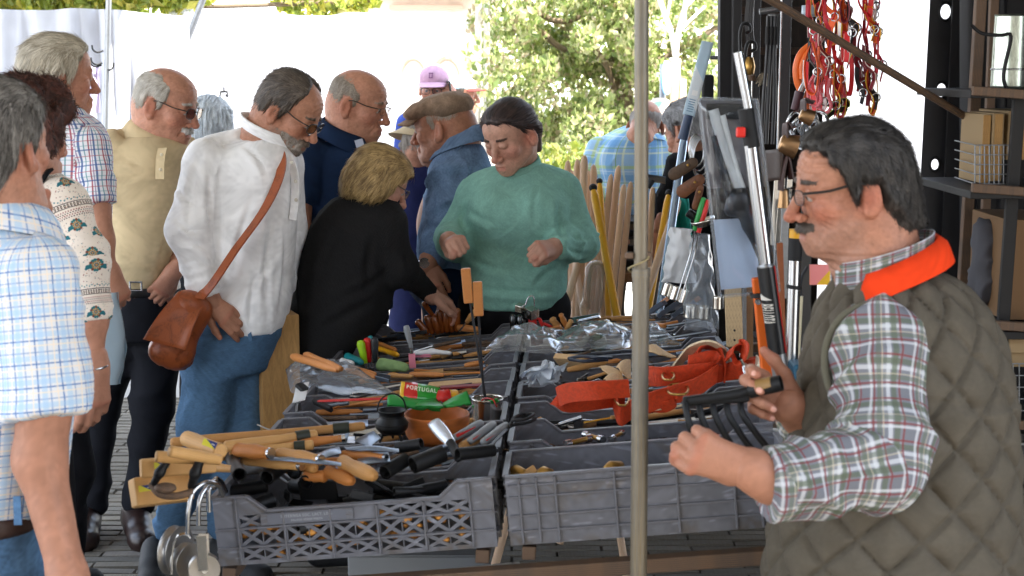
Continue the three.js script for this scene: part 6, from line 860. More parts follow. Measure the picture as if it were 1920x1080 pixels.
function wallGeo(L, H, dip, o = {}) { // one crate wall in the x-y plane, 6 mm thick, centred on z = 0
  const s = new THREE.Shape(), c = L / 2, k = o.k ?? 0.075; s.moveTo(-c, 0); s.lineTo(c, 0); s.lineTo(c, H); if (dip) { s.lineTo(c - k, H); s.lineTo(c - k - 0.04, H - dip); s.lineTo(-c + k + 0.04, H - dip); s.lineTo(-c + k, H); } s.lineTo(-c, H);
  const g = [], rows = o.rows ?? [], n = o.n ?? 6, w = (L - 0.1) / n, tri = (pts) => { const h = new THREE.Path(); pts.forEach(([x, y], i) => i ? h.lineTo(x, y) : h.moveTo(x, y)); h.closePath(); s.holes.push(h); };
  for (const [y0, y1, i0 = 0, i1 = n] of rows) for (let i = i0; i < i1; i++) for (let m = 0; m < 2; m++) { const x0 = -c + 0.05 + i * w + 0.005 + m * (w - 0.006) / 2, x1 = x0 + (w - 0.01) / 2, xm = (x0 + x1) / 2, ym = (y0 + y1) / 2, e = 0.0042, b = 0.0058; tri([[x0 + b, y0 + e * 0.3], [xm, ym - b], [x1 - b, y0 + e * 0.3]]); tri([[x0 + b, y1], [x1 - b, y1], [xm, ym + b]]); tri([[x0, y0 + b], [x0, y1 - b], [xm - b, ym]]); tri([[x1, y0 + b], [xm + b, ym], [x1, y1 - b]]); }
  g.push(new THREE.ExtrudeGeometry(s, { depth: 0.005, bevelEnabled: false }).translate(0, 0, -0.0025));
  const rib = (x0, y0, x1, y1, d = 0.011) => g.push(box(Math.abs(x1 - x0) || 0.005, Math.abs(y1 - y0) || 0.005, d, (x0 + x1) / 2, (y0 + y1) / 2, 0.004, 0.0015));
  const vs = o.vribs ?? [...Array(n + 1).keys()].map((i) => -c + 0.05 + i * w); for (const x of vs) rib(x, 0.003, x, (Math.abs(x) > c - k - 0.02 || !dip ? H : H - dip) - 0.004);
  for (const y of o.hribs ?? [0.03, 0.072]) rib(-c + 0.004, y, c - 0.004, y, 0.009);
  const rim = (x0, y0, x1, y1) => { const A = V3(x0, y0, 0.002), B2 = V3(x1, y1, 0.002); g.push(beam(A, B2, 0.014, 0.006, 0.002, Math.PI / 2)); };
  if (dip) { rim(-c, H, -c + k, H); rim(-c + k, H, -c + k + 0.04, H - dip); rim(-c + k + 0.04, H - dip, c - k - 0.04, H - dip); rim(c - k - 0.04, H - dip, c - k, H); rim(c - k, H, c, H); } else rim(-c, H, c, H);
  return merge(g);
}
const CL = 0.6, CD = 0.215;
const wallKinds = { lattice: wallGeo(CL, CH, 0.034, { rows: [[0.01, 0.043], [0.047, 0.085]], hribs: [0.045, 0.09] }), frontLattice: wallGeo(CL, CH, 0.034, { n: 5, rows: [[0.008, 0.036], [0.041, 0.077], [0.082, 0.108, 0, 1], [0.082, 0.108, 3, 5]], hribs: [0.039, 0.08] }), handle: wallGeo(CL, CH, 0.034, { rows: [[0.058, 0.1, 0, 1], [0.058, 0.1, 5, 6]], hribs: [0.05] }), solid: wallGeo(CL, CH, 0, { vribs: [-0.272, -0.235, -0.195, -0.07, 0.06, 0.18, 0.235, 0.272], hribs: [0.03, 0.064, 0.105, 0.13] }), side: wallGeo(CD - 0.012, CH, 0, { n: 2, rows: [[0.03, 0.07], [0.075, 0.115]], hribs: [0.028, 0.072, 0.12] }), sideSolid: wallGeo(CD - 0.012, CH, 0, { n: 2, hribs: [0.03, 0.064, 0.105, 0.13] }) };
const floorGeo = merge([box(CL - 0.01, 0.006, CD - 0.01, 0, 0.004, 0, 0.002), ...[-0.2, -0.1, 0, 0.1, 0.2].map((x) => box(0.008, 0.006, CD - 0.02, x, -0.002, 0, 0.002))]);
function crate(kind, label, name = 'plastic_crate') {
  const t = T(name, label, 'crate', V3(), 'grey plastic crates on the trestle'); t.quaternion.copy(SQ);
  const put = (n, g, x, z, ry) => { const m = P(t, n, g, MT.crate); m.position.set(x, 0, z); m.rotation.y = ry; return m; };
  const f = kind === 'front' ? wallKinds.frontLattice : kind === 'solid' ? wallKinds.solid : wallKinds.lattice, b = kind === 'solid' ? wallKinds.solid : kind === 'front' ? wallKinds.handle : wallKinds.lattice, s = kind === 'solid' ? wallKinds.sideSolid : wallKinds.side;
  put('front_wall', f, 0, CD / 2, 0); put('back_wall', b, 0, -CD / 2, Math.PI); put('side_wall', s, -CL / 2 + 0.003, 0, -Math.PI / 2); put('side_wall', s, CL / 2 - 0.003, 0, Math.PI / 2); P(t, 'crate_floor', floorGeo, MT.crate); return t;
}
const PITCHC = 0.262, NC = 9, ORD = ['front', 'second', 'third', 'fourth', 'fifth', 'sixth', 'seventh', 'eighth', 'last'], crateProto = crate('lattice', 'grey plastic crate, second from the front in the left column, holding steel blades');
const HOLD = [['the wooden mallets and black iron sockets', 'only brass fittings in the bottom'], ['the cauldron and orange bowl', 'steel bolts and coupling pins'], ['a red saw in plastic', 'the near end of the orange straps'], ['knives in a plastic bag', 'a crumpled white bag'], ['wooden-handled knives', 'cardboard scraps and pliers'], ['coloured paring knives', 'folded metal parts'], ['yellow-handled tools', 'clear bags of glass bulbs'], ['amber-handled chisels', 'wooden rolling spindles'], ['thin knife blades', 'cutlery at the far corner']];
const crateAt = (side, i) => ST(side * 0.318 - 0.004 * side, CD / 2 + i * PITCHC, -CH + (i ? 0.004 : 0) - (side < 0 ? 0.0 : 0) + 0.012 * ((i * 7 + side) % 3 - 1) * (i ? 0.5 : 0));
for (let i = 0; i < NC; i++) for (const side of [-1, 1]) {
  const label = `grey crate ${ORD[i]} in the ${side < 0 ? 'left' : 'right'} column, ${HOLD[i][side < 0 ? 0 : 1]}`; let c;
  if (i === 0) c = crate(side < 0 ? 'front' : 'solid', label); else if (i === 1 && side < 0) { c = crateProto; c.userData.label = label; } else c = copy(crateProto, null, label);
  c.position.copy(crateAt(side, i)); c.quaternion.copy(SQ);
  if (i === 0 && side < 0) { // the printing on its front
    const tx = canvasTex(512, 64, (g, w, h) => { g.fillStyle = '#9da2b2'; g.fillRect(0, 0, w, h); g.fillStyle = '#dfe3ea'; g.font = 'bold 26px sans-serif'; g.textAlign = 'center'; g.fillText('SOTERNGA SOC. LACT. LDA.', w / 2, 27); g.font = 'bold 20px sans-serif'; g.fillText('PALOSA VERDE PRETA', w / 2, 54); });
    const m = P(c, 'printed_band', box(0.2, 0.026, 0.006, 0, 0, 0, 0.001), MT.crate), lbl = P(m, 'print', new THREE.PlaneGeometry(0.17, 0.0215), new THREE.MeshStandardMaterial({ map: tx, roughness: 0.4, color: 0xa8a8a8 })); m.position.set(-0.1, 0.097, CD / 2 + 0.004); lbl.position.z = 0.0045;
  }
  if (i === 0 && side > 0) { const tx = canvasTex(128, 64, (g, w, h) => { g.fillStyle = '#7f8492'; g.fillRect(0, 0, w, h); g.fillStyle = '#63656f'; g.font = 'bold 40px sans-serif'; g.fillText('SnO', 18, 46); }); const lbl = P(c, 'print', new THREE.PlaneGeometry(0.045, 0.022), new THREE.MeshStandardMaterial({ map: tx, roughness: 0.4, color: 0xa0a0a0 })); lbl.position.set(0.205, 0.085, CD / 2 + 0.0065); }
}
{ // trestle
  const t = T('trestle', 'rusty angle-iron trestle carrying the two columns of crates', 'stand', ST(0, 1.2, -0.2).setY(0)), bx = (a, b, w = 0.032, d = 0.032) => W(t, 'beam', beam(a, b, w, d), MT.iron);
  for (const b of [-0.012, 0.6, 1.2, 1.8, 2.42]) bx(ST(-0.66, b, -CH - 0.058), ST(0.9, b, -CH - 0.058));
  for (const a of [-0.6, -0.05, 0.05, 0.6]) bx(ST(a, 0.01, -CH - 0.024), ST(a, 2.4, -CH - 0.024), 0.03, 0.03);
  for (const [a, b] of [[-0.5, 0.03], [0.62, 0.03], [-0.5, 2.35], [0.62, 2.35]]) { const p = ST(a, b, -CH - 0.075); W(t, 'leg', beam(p, V3(p.x, 0, p.z), 0.035, 0.035), MT.iron); }
}
// goods: small builders
const G1 = (name, label, cat, parts, group) => { const bb = new THREE.Box3(); for (const [, g] of parts) { g.computeBoundingBox(); bb.union(g.boundingBox); } const c = bb.getCenter(V3()); c.y = bb.min.y; if (parts.length === 1) return M(name, label, cat, parts[0][1], parts[0][2], c, group); const t = T(name, label, cat, c, group); for (const [n, g, m] of parts) W(t, n, g, m); return t; };
const pipe = (a, b, r, wall = 0.003) => { const L = a.distanceTo(b); return orient(lathe([[r - wall, -L / 2], [r, -L / 2], [r, L / 2], [r - wall, L / 2], [r - wall, -L / 2]], 20), a, b); };
const px2r = (n, px, py, h = 0) => n * mpp(py, Ds(px, py, h));
const hp = (px, py, h) => st(px, py, h);
// --- front left crate
{
  const sticker = (c, dir, up, w, h) => { const tx = stickerTex; const x = dir.clone().normalize(), z = V3(0, 0.35, 1).normalize(), y = V3().crossVectors(z, x).normalize(); z.crossVectors(x, y); const g = new THREE.PlaneGeometry(w, h, 4, 1); g.applyMatrix4(new THREE.Matrix4().makeBasis(x, y, z)); return g.translate(c.x, c.y, c.z); };
  const stickerTex = canvasTex(64, 32, (g, w, h) => { g.fillStyle = '#d7cf3a'; g.fillRect(0, 0, w, h); g.fillStyle = '#1d2f78'; g.beginPath(); g.moveTo(12, 0); g.lineTo(64, 0); g.lineTo(64, 32); g.closePath(); g.fill(); g.fillStyle = '#ece9d8'; g.fillRect(40, 12, 16, 3); }); const stm = new THREE.MeshStandardMaterial({ map: stickerTex, roughness: 0.5 });
  const blocks = [[248, 925, 356, 912, 27, 0.05, 'lowest square-ended pale wooden mallet head sticking out left of the front crate'], [263, 879, 404, 868, 18, 0.06, 'pale wooden mallet head just above the lowest one at the left end'], [293, 856, 412, 862, 11, 0.075, 'pale wooden handle end third from the bottom in the left-hand pile'], [319, 846, 412, 862, 11, 0.09, 'tapered pale handle just under the stickered handle at the left']];
  blocks.forEach(([x0, y0, x1, y1, r, h, l], i) => { const D0 = Ds(380, 900, h), a = at(x0, y0, D0 - 0.02 * (i ? 1 : 1.5)), b = at(x1, y1, D0 + 0.05), rr = r * mpp(y0, D0); const g = i < 2 ? beam(a, b, rr * 2, rr * 1.2, 0.005, 0.25) : turned(a, b, [[0.001, 0], [rr, 0.005], [rr * 1.05, 0.4], [rr * 0.9, 1], [0.001, 1]]); const ps = [['handle', g, MT.pine]]; if (i < 2) ps.push(['sticker', (() => { const c = a.clone().lerp(b, i ? 0.32 : 0.3); c.z += rr * 0.75 + 0.012; c.y += rr * 0.55; return sticker(c, b.clone().sub(a), null, 0.03, 0.013); })(), stm]); G1('wooden_mallet', l, 'mallet', ps, 'pale wooden handles at the left end'); });
  const haft = (x0, y0, x1, y1, h0, h1, r, m, l, extra = []) => { const a = hp(x0, y0, h0), b = hp(x1, y1, h1), R = px2r(r, x0, y0, h0); G1('wooden_rod', l, 'tool handle', [['shaft', turned(a, b, [[0.001, 0], [R * 0.8, 0.003], [R, 0.02], [R * 1.04, 0.2], [R * 0.86, 0.6], [R * 0.95, 0.985], [R * 0.7, 1], [0.001, 1]]), m], ...extra], 'wooden tool hafts laid across the left crates'); return [a, b, R]; };
  const band = (x0, y0, x1, y1, h, r) => ['painted_band', bar(hp(x0, y0, h), hp(x1, y1, h), px2r(r, x0, y0, h), undefined, 16), std(0x23291f, 0.5)];
  haft(319, 830, 684, 799, 0.1, 0.07, 9.5, MT.beech, 'longest brown wooden haft with a dark green band near its right end', [band(625, 804, 655, 801, 0.075, 10.6)]);
  haft(350, 822, 414, 846, 0.12, 0.12, 15, MT.pine, 'short thick pale handle with a blue and yellow sticker, on top of the pile', [['sticker', (() => { const c = hp(397, 838, 0.13); c.z += 0.02; c.y += 0.012; return sticker(c, V3(1, -0.35, 0.1), null, 0.03, 0.014); })(), stm]]);
  haft(420, 838, 594, 815, 0.09, 0.08, 11, MT.pine, 'pale haft with a dark green band at its right end below the longest one', [band(555, 820, 580, 816, 0.083, 12)]);
  haft(430, 850, 588, 834, 0.07, 0.07, 10, MT.pine, 'lower pale haft with a dark green band, just above the turned handles', [band(552, 838, 572, 836, 0.071, 11)]);
  const turnH = (x0, y0, x1, y1, h, r, m, l, hole) => { const a = hp(x0, y0, h), b = hp(x1, y1, h), R = px2r(r, x0, y0, h); G1('file_grip', l, 'tool handle', [['grip', turned(a, b, hole ? [[R * 0.18, 0.12], [R * 0.2, 0.0], [R * 0.8, 0.0], [R, 0.04], [R, 0.12], [R * 0.85, 0.25], [R * 1.0, 0.55], [R * 0.95, 0.8], [R * 0.7, 0.97], [0.001, 1]] : [[0.001, 0], [R * 0.8, 0.01], [R, 0.1], [R * 0.9, 0.3], [R * 1.05, 0.6], [R * 0.75, 0.9], [R * 0.8, 1], [0.001, 1]], 18), m], ...(hole ? [] : [['ferrule', bar(a.clone().lerp(b, 0.95), a.clone().lerp(b, 1.06), R * 0.78), MT.steel]])], 'turned wooden handles in the front left crate'); };
  turnH(441, 843, 505, 850, 0.08, 14, MT.orangeWood, 'orange-brown turned handle with a steel ferrule in the middle of the pile'); turnH(522, 851, 598, 862, 0.07, 13, MT.beech, 'pale turned handle lying over the blue-grey blade');
  turnH(641, 866, 702, 893, 0.045, 14.5, MT.beech, 'pale file handle with a bored end, topmost of the three at the crate rim', true); turnH(616, 884, 660, 902, 0.02, 13, MT.orangeWood, 'orange file handle with a bored end beside the pale one', true); turnH(612, 893, 572, 892, 0.012, 12, MT.orangeWood, 'reddish file handle lying leftmost of the three at the crate rim');
  [[395, 858, 520, 838, 0.06, 10, MT.beech, 'brown turned grip under the stickered one'], [455, 862, 560, 874, 0.05, 10, MT.pine, 'pale grip under the long narrow blade'], [520, 836, 640, 822, 0.07, 9, MT.orangeWood, 'orange grip beneath the banded rods'], [590, 878, 540, 862, 0.035, 11, MT.beech, 'short pale grip left of the three bored ones'], [330, 868, 440, 880, 0.06, 9, MT.pine, 'thin pale grip behind the rusty bracket'], [640, 852, 720, 858, 0.045, 9, MT.orangeWood, 'orange grip behind the pale bored one']].forEach((a) => turnH(...a));
  // iron sockets and tubes
  const tubes = [[500, 895, 545, 862, 15, 0.02], [551, 886, 575, 862, 14, 0.015], [573, 905, 600, 880, 14, 0.0], [722, 886, 760, 862, 14, 0.02], [774, 872, 830, 850, 17, 0.03], [745, 840, 790, 832, 11, 0.05], [925, 844, 858, 852, 12, 0.04], [424, 838, 449, 890, 12, 0.05]];
  tubes.forEach(([x0, y0, x1, y1, r, h], i) => { const a = hp(x0, y0, h), b = hp(x1, y1, h + 0.01), R = px2r(r, x0, y0, h); G1('iron_socket', ['black iron tube end leftmost in the front crate', 'black iron tube end second from the left, behind the rim', 'half hidden black iron tube at the rim right of the second', 'black iron tube end right of the pale file handle', 'largest open black iron ring facing the viewer at the right', 'small black iron socket under the cauldron', 'dark iron pipe pointing right at the end of the pile', 'black iron tube standing up beside the rusty bracket'][i], 'iron socket', [['tube', pipe(a, b, R, 0.0035), MT.blackIron]], 'black iron tool sockets'); });
  seed(61); const junk = []; for (let i = 0; i < 26; i++) { const a = ST(rnd(-0.56, -0.06), rnd(0.03, 0.19), rnd(-0.1, -0.02)), b = a.clone().addScaledVector(SU, rnd(-0.1, 0.1)).addScaledVector(SV, rnd(-0.06, 0.06)).addScaledVector(SW, rnd(-0.02, 0.02)); junk.push(i % 2 ? pipe(a, b, rnd(0.01, 0.018)) : beam(a, b, rnd(0.02, 0.05), 0.006)); }
  meta(M('iron_tool_heads', 'jumble of dark iron tool heads filling the front left crate', 'tool heads', merge(junk), MT.blackIron, ST(-0.3, 0.1, -0.12)), null, null, null, 'stuff');
  const small = []; for (let i = 0; i < 60; i++) { const a = ST(rnd(-0.56, -0.06), rnd(0.005, 0.03), rnd(-0.135, -0.06)); small.push(new THREE.SphereGeometry(rnd(0.006, 0.014), 8, 6).scale(1, 0.7, 0.8).translate(a.x, a.y, a.z)); }
  meta(M('brass_knobs', 'yellow and orange knobs showing through the lattice of the front left crate', 'knobs', merge(small), std(0xc98a3a, 0.4), ST(-0.3, 0.02, -0.13)), null, null, null, 'stuff');
  // steel blades
  const blade = (pts, h, l, m = MT.blade) => { const q = pts.map(([x, y]) => hp(x, y, h)); const s = sheet((u, v) => q[0].clone().lerp(q[1], u).lerp(q[3].clone().lerp(q[2], u), v).addScaledVector(SW, 0.008 * Math.sin(u * 3) * Math.sin(v * 3)), 8, 4, 0.002); G1('trowel', l, 'trowel', [['blade', s, m]], 'blue-grey steel blades on the left crates'); };
  blade([[612, 792], [690, 788], [690, 800], [622, 806]], 0.05, 'thin blue steel blade behind the banded haft end'); blade([[592, 825], [655, 812], [650, 832], [600, 836]], 0.05, 'blue steel blade between the two banded hafts'); blade([[664, 826], [700, 808], [714, 822], [693, 838]], 0.05, 'square blue steel trowel blade under the cauldron'); blade([[668, 850], [728, 848], [732, 866], [672, 872]], 0.04, 'broad pale blue blade beside the pale file handle'); blade([[645, 838], [748, 842], [748, 848], [650, 843]], 0.06, 'long narrow blue blade below the cauldron'); blade([[500, 855], [640, 868], [640, 874], [500, 862]], 0.065, 'very long narrow blade lying over the turned handles'); blade([[590, 852], [636, 838], [640, 850], [600, 862]], 0.06, 'small bright curved blade beside the long narrow one'); blade([[430, 870], [545, 866], [550, 885], [440, 892]], 0.02, 'black iron plate across the left end of the front crate', MT.blackIron);
  // rusty bracket with two prongs
  { const D = Ds(350, 905, 0.04) - 0.13, prong = (x0, y0, x1, y1, w) => { const a = at(x0, y0, D), b = at(x1, y1, D + 0.01); return solid([cone(a, a.clone().lerp(b, 0.5).add(V3(0, 0, 0.012)), w, w * 1.05, { k: 0.01 }), cone(a.clone().lerp(b, 0.5).add(V3(0, 0, 0.012)), b, w * 1.05, w * 0.9, { k: 0.01 })], 0.0035, { uv: true }); };
    G1('iron_bracket', 'rusty iron bracket with two dark rounded prongs on the wooden mallets', 'bracket', [['prong', prong(315, 862, 289, 905, 0.0085), MT.blackIron], ['prong', prong(378, 856, 359, 912, 0.0095), MT.blackIron], ['base_plate', tube([at(284, 908, D + 0.02), at(300, 926, D), at(330, 930, D - 0.01), at(362, 922, D)], 0.008, 20, 8), MT.iron], ['weld', new THREE.SphereGeometry(0.018, 12, 8).scale(1.3, 0.6, 1).translate(...at(310, 915, D).toArray()), MT.iron]]); }
  // cauldron
  { const c = hp(735, 826, 0.0), r = 31 * mpp(800, -c.z), up = (y) => c.clone().add(V3(0, y, 0)), prof = [[0.2, 0.06], [0.7, 0.14], [0.96, 0.42], [1, 0.62], [0.92, 0.92], [0.76, 1.12], [0.74, 1.3], [0.86, 1.52], [0.88, 1.56], [0.8, 1.56], [0.66, 1.3], [0.68, 1.12], [0.84, 0.9], [0.9, 0.6], [0.6, 0.2], [0.01, 0.16]].map(([a, b]) => [a * r, b * r + r * 0.35]);
    const hoops = [1.2, 0.75].map((k) => new THREE.TorusGeometry(r * (k > 1 ? 0.77 : 1.0), r * 0.03, 6, 30).rotateX(Math.PI / 2).translate(c.x, c.y + k * r + r * 0.35, c.z));
    const bail = [-1, -0.8, -0.3, 0.3, 0.8, 1].map((x) => up(r * (1.85 + 1.05 * Math.sqrt(1 - x * x))).add(V3(x * r * 0.86, 0, -x * r * 0.3)));
    G1('iron_cauldron', 'small black cast-iron cauldron on three legs with a wire bail', 'cauldron', [['pot', lathe(prof, 32).translate(c.x, c.y, c.z), MT.blackIron], ['hoop', merge(hoops), MT.blackIron], ['bail', tube(bail, 0.0022, 30, 6), MT.blackIron], ...[0.6, 2.7, 4.7].map((a) => ['leg', bar(c.clone().add(V3(Math.cos(a) * r * 0.55, r * 0.55, Math.sin(a) * r * 0.55)), c.clone().add(V3(Math.cos(a) * r * 0.8, -r * 0.05, Math.sin(a) * r * 0.8)), r * 0.11, r * 0.07), MT.blackIron])]); }
  // bowl with packets
  { const c = hp(819, 828, -0.03), s = mpp(800, -c.z), r = 62 * s; G1('wooden_bowl', 'large orange turned wooden bowl holding green packets', 'bowl', [['bowl', lathe([[0.01, 0.004], [r * 0.82, 0.004], [r * 0.93, 0.02], [r * 0.99, 0.05], [r, 0.07], [r * 0.97, 0.073], [r * 0.94, 0.07], [r * 0.88, 0.03], [0.01, 0.02]], 48).translate(c.x, c.y, c.z), new THREE.MeshStandardMaterial({ color: 0xffffff, roughness: 0.55, map: fieldTex(128, (u, v) => { const k = 1 + 0.14 * tn(u * 1, v, 6, 2) + 0.1 * tn(u, v, 26, 5); return [0.70 * k, 0.39 * k, 0.155 * k]; }) })]]);
    const D = -c.z, pack = (pts, m, l, thick = 0.006, tex) => { const q = pts.map(([x, y, z = 0]) => at(x, y, D + z)); return G1('packet', l, 'packet', [['wrapper', sheet((u, v) => { const p = q[0].clone().lerp(q[1], u).lerp(q[3].clone().lerp(q[2], u), v); p.z += 0.012 * Math.sin(u * Math.PI) * Math.sin(v * Math.PI) + 0.003 * noise(u * 6, v * 5, pts[0][0]); return p; }, 16, 8, thick, 1, 1), m]], 'green and red packets in the wooden bowl'); };
    const pk = (draw) => phys(0xffffff, 0.3, { map: canvasTex(256, 128, draw), clearcoat: 0.4 });
    const pA = pk((g, w, h) => { g.fillStyle = '#2c9a34'; g.fillRect(0, 0, w, h); g.fillStyle = '#d01d18'; g.fillRect(10, 0, 100, h * 0.8); g.fillStyle = '#f0c030'; g.fillRect(0, 0, 26, h); g.fillStyle = '#e9f2e4'; g.font = 'bold 38px sans-serif'; g.fillText('PORTUGAL', 36, 46); });
    pack([[748, 748, 0.0], [826, 760, 0.02], [824, 728, 0.05], [752, 716, 0.03]], pA, 'lettered red, yellow and green packet lying at the left of the bowl', 0.01); pack([[726, 762, -0.02], [826, 768, -0.02], [818, 752, 0.02], [728, 742, 0.01]], MT.green, 'long glossy green packet along the front of the bowl', 0.014); pack([[822, 764, -0.03], [884, 758, -0.03], [876, 734, 0.0], [818, 764, 0.0]], MT.green, 'green folded packet with a slanting edge at the right of the bowl', 0.008); pack([[818, 752, 0.02], [846, 752, 0.02], [842, 732, 0.04], [822, 734, 0.04]], MT.red, 'crumpled red packet in the middle of the bowl', 0.01); pack([[838, 752, 0.03], [862, 748, 0.03], [858, 734, 0.05], [840, 732, 0.05]], MT.yellow, 'small yellow packet behind the red one in the bowl', 0.008); pack([[778, 762, -0.04], [832, 764, -0.04], [826, 756, 0.0], [790, 752, 0.0]], MT.green, 'green packet peeping over the bowl rim at the middle', 0.006); }
  { const c = hp(914, 795, -0.03), s = mpp(770, -c.z), r = 30 * s; G1('tin_can', 'shiny open tin can standing right of the wooden bowl', 'can', [['can', lathe([[0.01, 0.003], [r * 0.97, 0.003], [r, 0.006], [r, 0.016], [r * 0.985, 0.018], [r * 0.985, 0.06], [r, 0.062], [r * 1.03, 0.068], [r * 0.99, 0.07], [r * 0.96, 0.066], [r * 0.96, 0.008], [0.01, 0.006]], 40).translate(c.x, c.y, c.z), MT.tin]]);
    G1('plastic_scraps', 'orange and green plastic scraps inside the tin can', 'scraps', [['orange_strip', ribbon([hp(896, 762, 0.02), hp(908, 748, 0.04), hp(924, 750, 0.04), hp(930, 760, 0.03)], 0.012, 0.002, V3(0, 0.4, 1), 12), MT.red], ['green_strip', beam(hp(886, 764, 0.02), hp(934, 750, 0.04), 0.012, 0.006), MT.green]]);
    const sk = (x0, y0, x1, y1, bx0, by0, bx1, by1, l) => { const D = -c.z + 0.01, a = at(x0, y0, D), b = at(x1, y1, D); G1('wood_block_skewer', l, 'skewer', [['rod', bar(a, b, 0.0032), darkSteel], ['block', beam(at(bx0, by0, D), at(bx1, by1, D), 18 * mpp(by0, D), 0.02, 0.003), MT.orangeWood]], 'tall rods with wooden blocks on top'); };
    sk(913, 762, 881, 562, 873, 503, 879, 568, 'tall thin rod with an orange wooden block on top, the higher left one'); sk(907, 740, 897, 588, 895, 528, 898, 592, 'tall thin rod with an orange wooden block on top, the lower right one'); }
  // scoop, red-grey grips
  { const a = hp(812, 790, 0.06), b = hp(846, 832, 0.05), d = b.clone().sub(a), side = V3().crossVectors(d, V3(0, 0.5, 1)).normalize(); G1('hand_scoop', 'small steel hand scoop with a black handle leaning in front of the wooden bowl', 'scoop', [['scoop_blade', sheet((u, v) => a.clone().addScaledVector(d, v).addScaledVector(side, (u - 0.5) * 0.034 * (0.75 + 0.25 * Math.sin(v * 3 + 0.6))).add(V3(0, 0, -0.012 * (1 - (2 * u - 1) ** 2))), 10, 8, 0.002), MT.steel], ['handle', tube([b.clone().addScaledVector(d, -0.05), hp(852, 842, 0.04), hp(860, 858, 0.03)], 0.011, 10, 10), MT.black]]);
    for (const [x0, y0, x1, y1, l] of [[850, 822, 903, 793, 'nearest'], [880, 828, 926, 795, 'middle'], [905, 830, 950, 797, 'farthest']]) { const p = hp(x0, y0, 0.04), q = hp(x1, y1, 0.05), e = p.clone().lerp(q, 0.5).add(V3(0, 0.004, 0.009)); G1('two_tone_grip', `red and grey plastic tool grip, ${l} of the three by the tin can`, 'tool grip', [['grip', turned(p, q, [[0.001, 0], [0.008, 0.02], [0.009, 0.3], [0.0105, 0.8], [0.009, 0.98], [0.001, 1]]), MT.greyP], ['red_inlay', beam(p.clone().lerp(q, 0.08).add(V3(0, 0.003, 0.007)), p.clone().lerp(q, 0.75).add(V3(0, 0.003, 0.009)), 0.009, 0.006, 0.002), MT.red]], 'red and grey tool grips'); }
    G1('cork_grip', 'short pale wooden grip lying under the red and grey grips', 'tool grip', [['grip', turned(hp(866, 838, 0.03), hp(905, 816, 0.035), [[0.001, 0], [0.011, 0.01], [0.012, 0.9], [0.009, 1], [0.001, 1]]), MT.beech]]);
    G1('black_shears', 'black scissor-handled shears lying across the gap between the columns', 'shears', [['blade', beam(hp(905, 850, 0.04), hp(978, 778, 0.05), 0.008, 0.004), darkSteel], ['handle_loop', tube([hp(955, 800, 0.05), hp(968, 786, 0.05), hp(990, 780, 0.05), hp(1004, 784, 0.05), hp(990, 792, 0.05), hp(966, 796, 0.05)], 0.004, 30, 8, true), MT.black], ['handle_loop', tube([hp(962, 788, 0.06), hp(980, 776, 0.06), hp(1000, 776, 0.06), hp(985, 786, 0.06)], 0.004, 24, 8, true), MT.black]]); }
  // chrome hooks and pulleys over the left front corner
  const hookY = [[352, 1000, 385, 905, 418, 930], [372, 985, 398, 903, 420, 926], [392, 960, 404, 898, 424, 922]];
  hookY.forEach(([x0, y0, x1, y1, x2, y2], i) => { const D = 2.86 + i * 0.05; G1('steel_hook', ['front', 'middle', 'rear'].map((q) => `polished bent steel hook over the crate corner, ${q} of three`)[i], 'hook', [['rod', tube([at(x0, y0, D - 0.03), at(x0 + 2, y0 - 45, D - 0.03), at(x0 + 10, y1 + 18, D - 0.02), at(x1, y1, D), at(x2 - 8, y1 + 6, D + 0.03), at(x2, y2, D + 0.05)], 0.0048, 36, 10), MT.steel]], 'polished steel hooks on the crate corner'); });
  const pulley = (x, y, r, D, yaw, l, plate) => { const c = at(x, y, D), R = r * mpp(y, D), rot = (g) => g.rotateX(Math.PI / 2).rotateY(yaw).translate(c.x, c.y, c.z); const ps = [['wheel', rot(lathe([[R * 0.15, -0.009], [R * 0.6, -0.007], [R, -0.011], [R, -0.008], [R * 0.8, 0], [R, 0.008], [R, 0.011], [R * 0.6, 0.007], [R * 0.15, 0.009]], 36)), std(0xa9a6a2, 0.35, { metalness: 0.9 })], ['axle', rot(new THREE.CylinderGeometry(R * 0.17, R * 0.17, 0.034, 14)), MT.steel]]; if (plate) { ps.push(['side_plate', beam(at(x - 1, y + 4, D - 0.02), at(x - 6, y - 62, D - 0.02), 0.021, 0.003, 0.001), MT.tin]); } G1('pulley_wheel', l, 'pulley', ps, 'steel pulleys hanging at the crate corner'); return [c, R]; };
  pulley(330, 1032, 46, 2.9, 1.2, 'large rusty-rimmed pulley wheel at the back of the bunch'); pulley(352, 1052, 34, 2.85, 0.9, 'middle pulley wheel seen edge-on between the large and the front ones'); pulley(383, 1066, 29, 2.8, 0.25, 'front pulley with a marked side plate', true);
  const tag = canvasTex(64, 128, (g, w, h) => { g.fillStyle = '#cbbfae'; g.fillRect(0, 0, w, h); g.strokeStyle = '#37439a'; g.lineWidth = 4; g.font = 'italic bold 34px serif'; g.fillStyle = '#37439a'; g.fillText('66', 14, 50); }); const c = at(379, 1030, 2.795), tg = box(0.021, 0.055, 0.002, 0, 0, 0, 0.0006); G1('price_tag', 'pale metal tag marked in blue ink on the front pulley', 'tag', [['plate', tg.translate(c.x, c.y, c.z - 0.018), MT.tin], ['marking', new THREE.PlaneGeometry(0.02, 0.052).translate(c.x, c.y, c.z - 0.0165), new THREE.MeshStandardMaterial({ map: tag, roughness: 0.5 })]]);
  G1('bent_bracket', 'bright bent steel strap looped beside the pulleys', 'bracket', [['strap', ribbon([at(322, 1075, 2.83), at(326, 1020, 2.83), at(334, 1005, 2.83), at(352, 1002, 2.83), at(358, 1008, 2.83)], 0.014, 0.003, V3(0.2, 0, 1), 20), MT.steel]]);
}
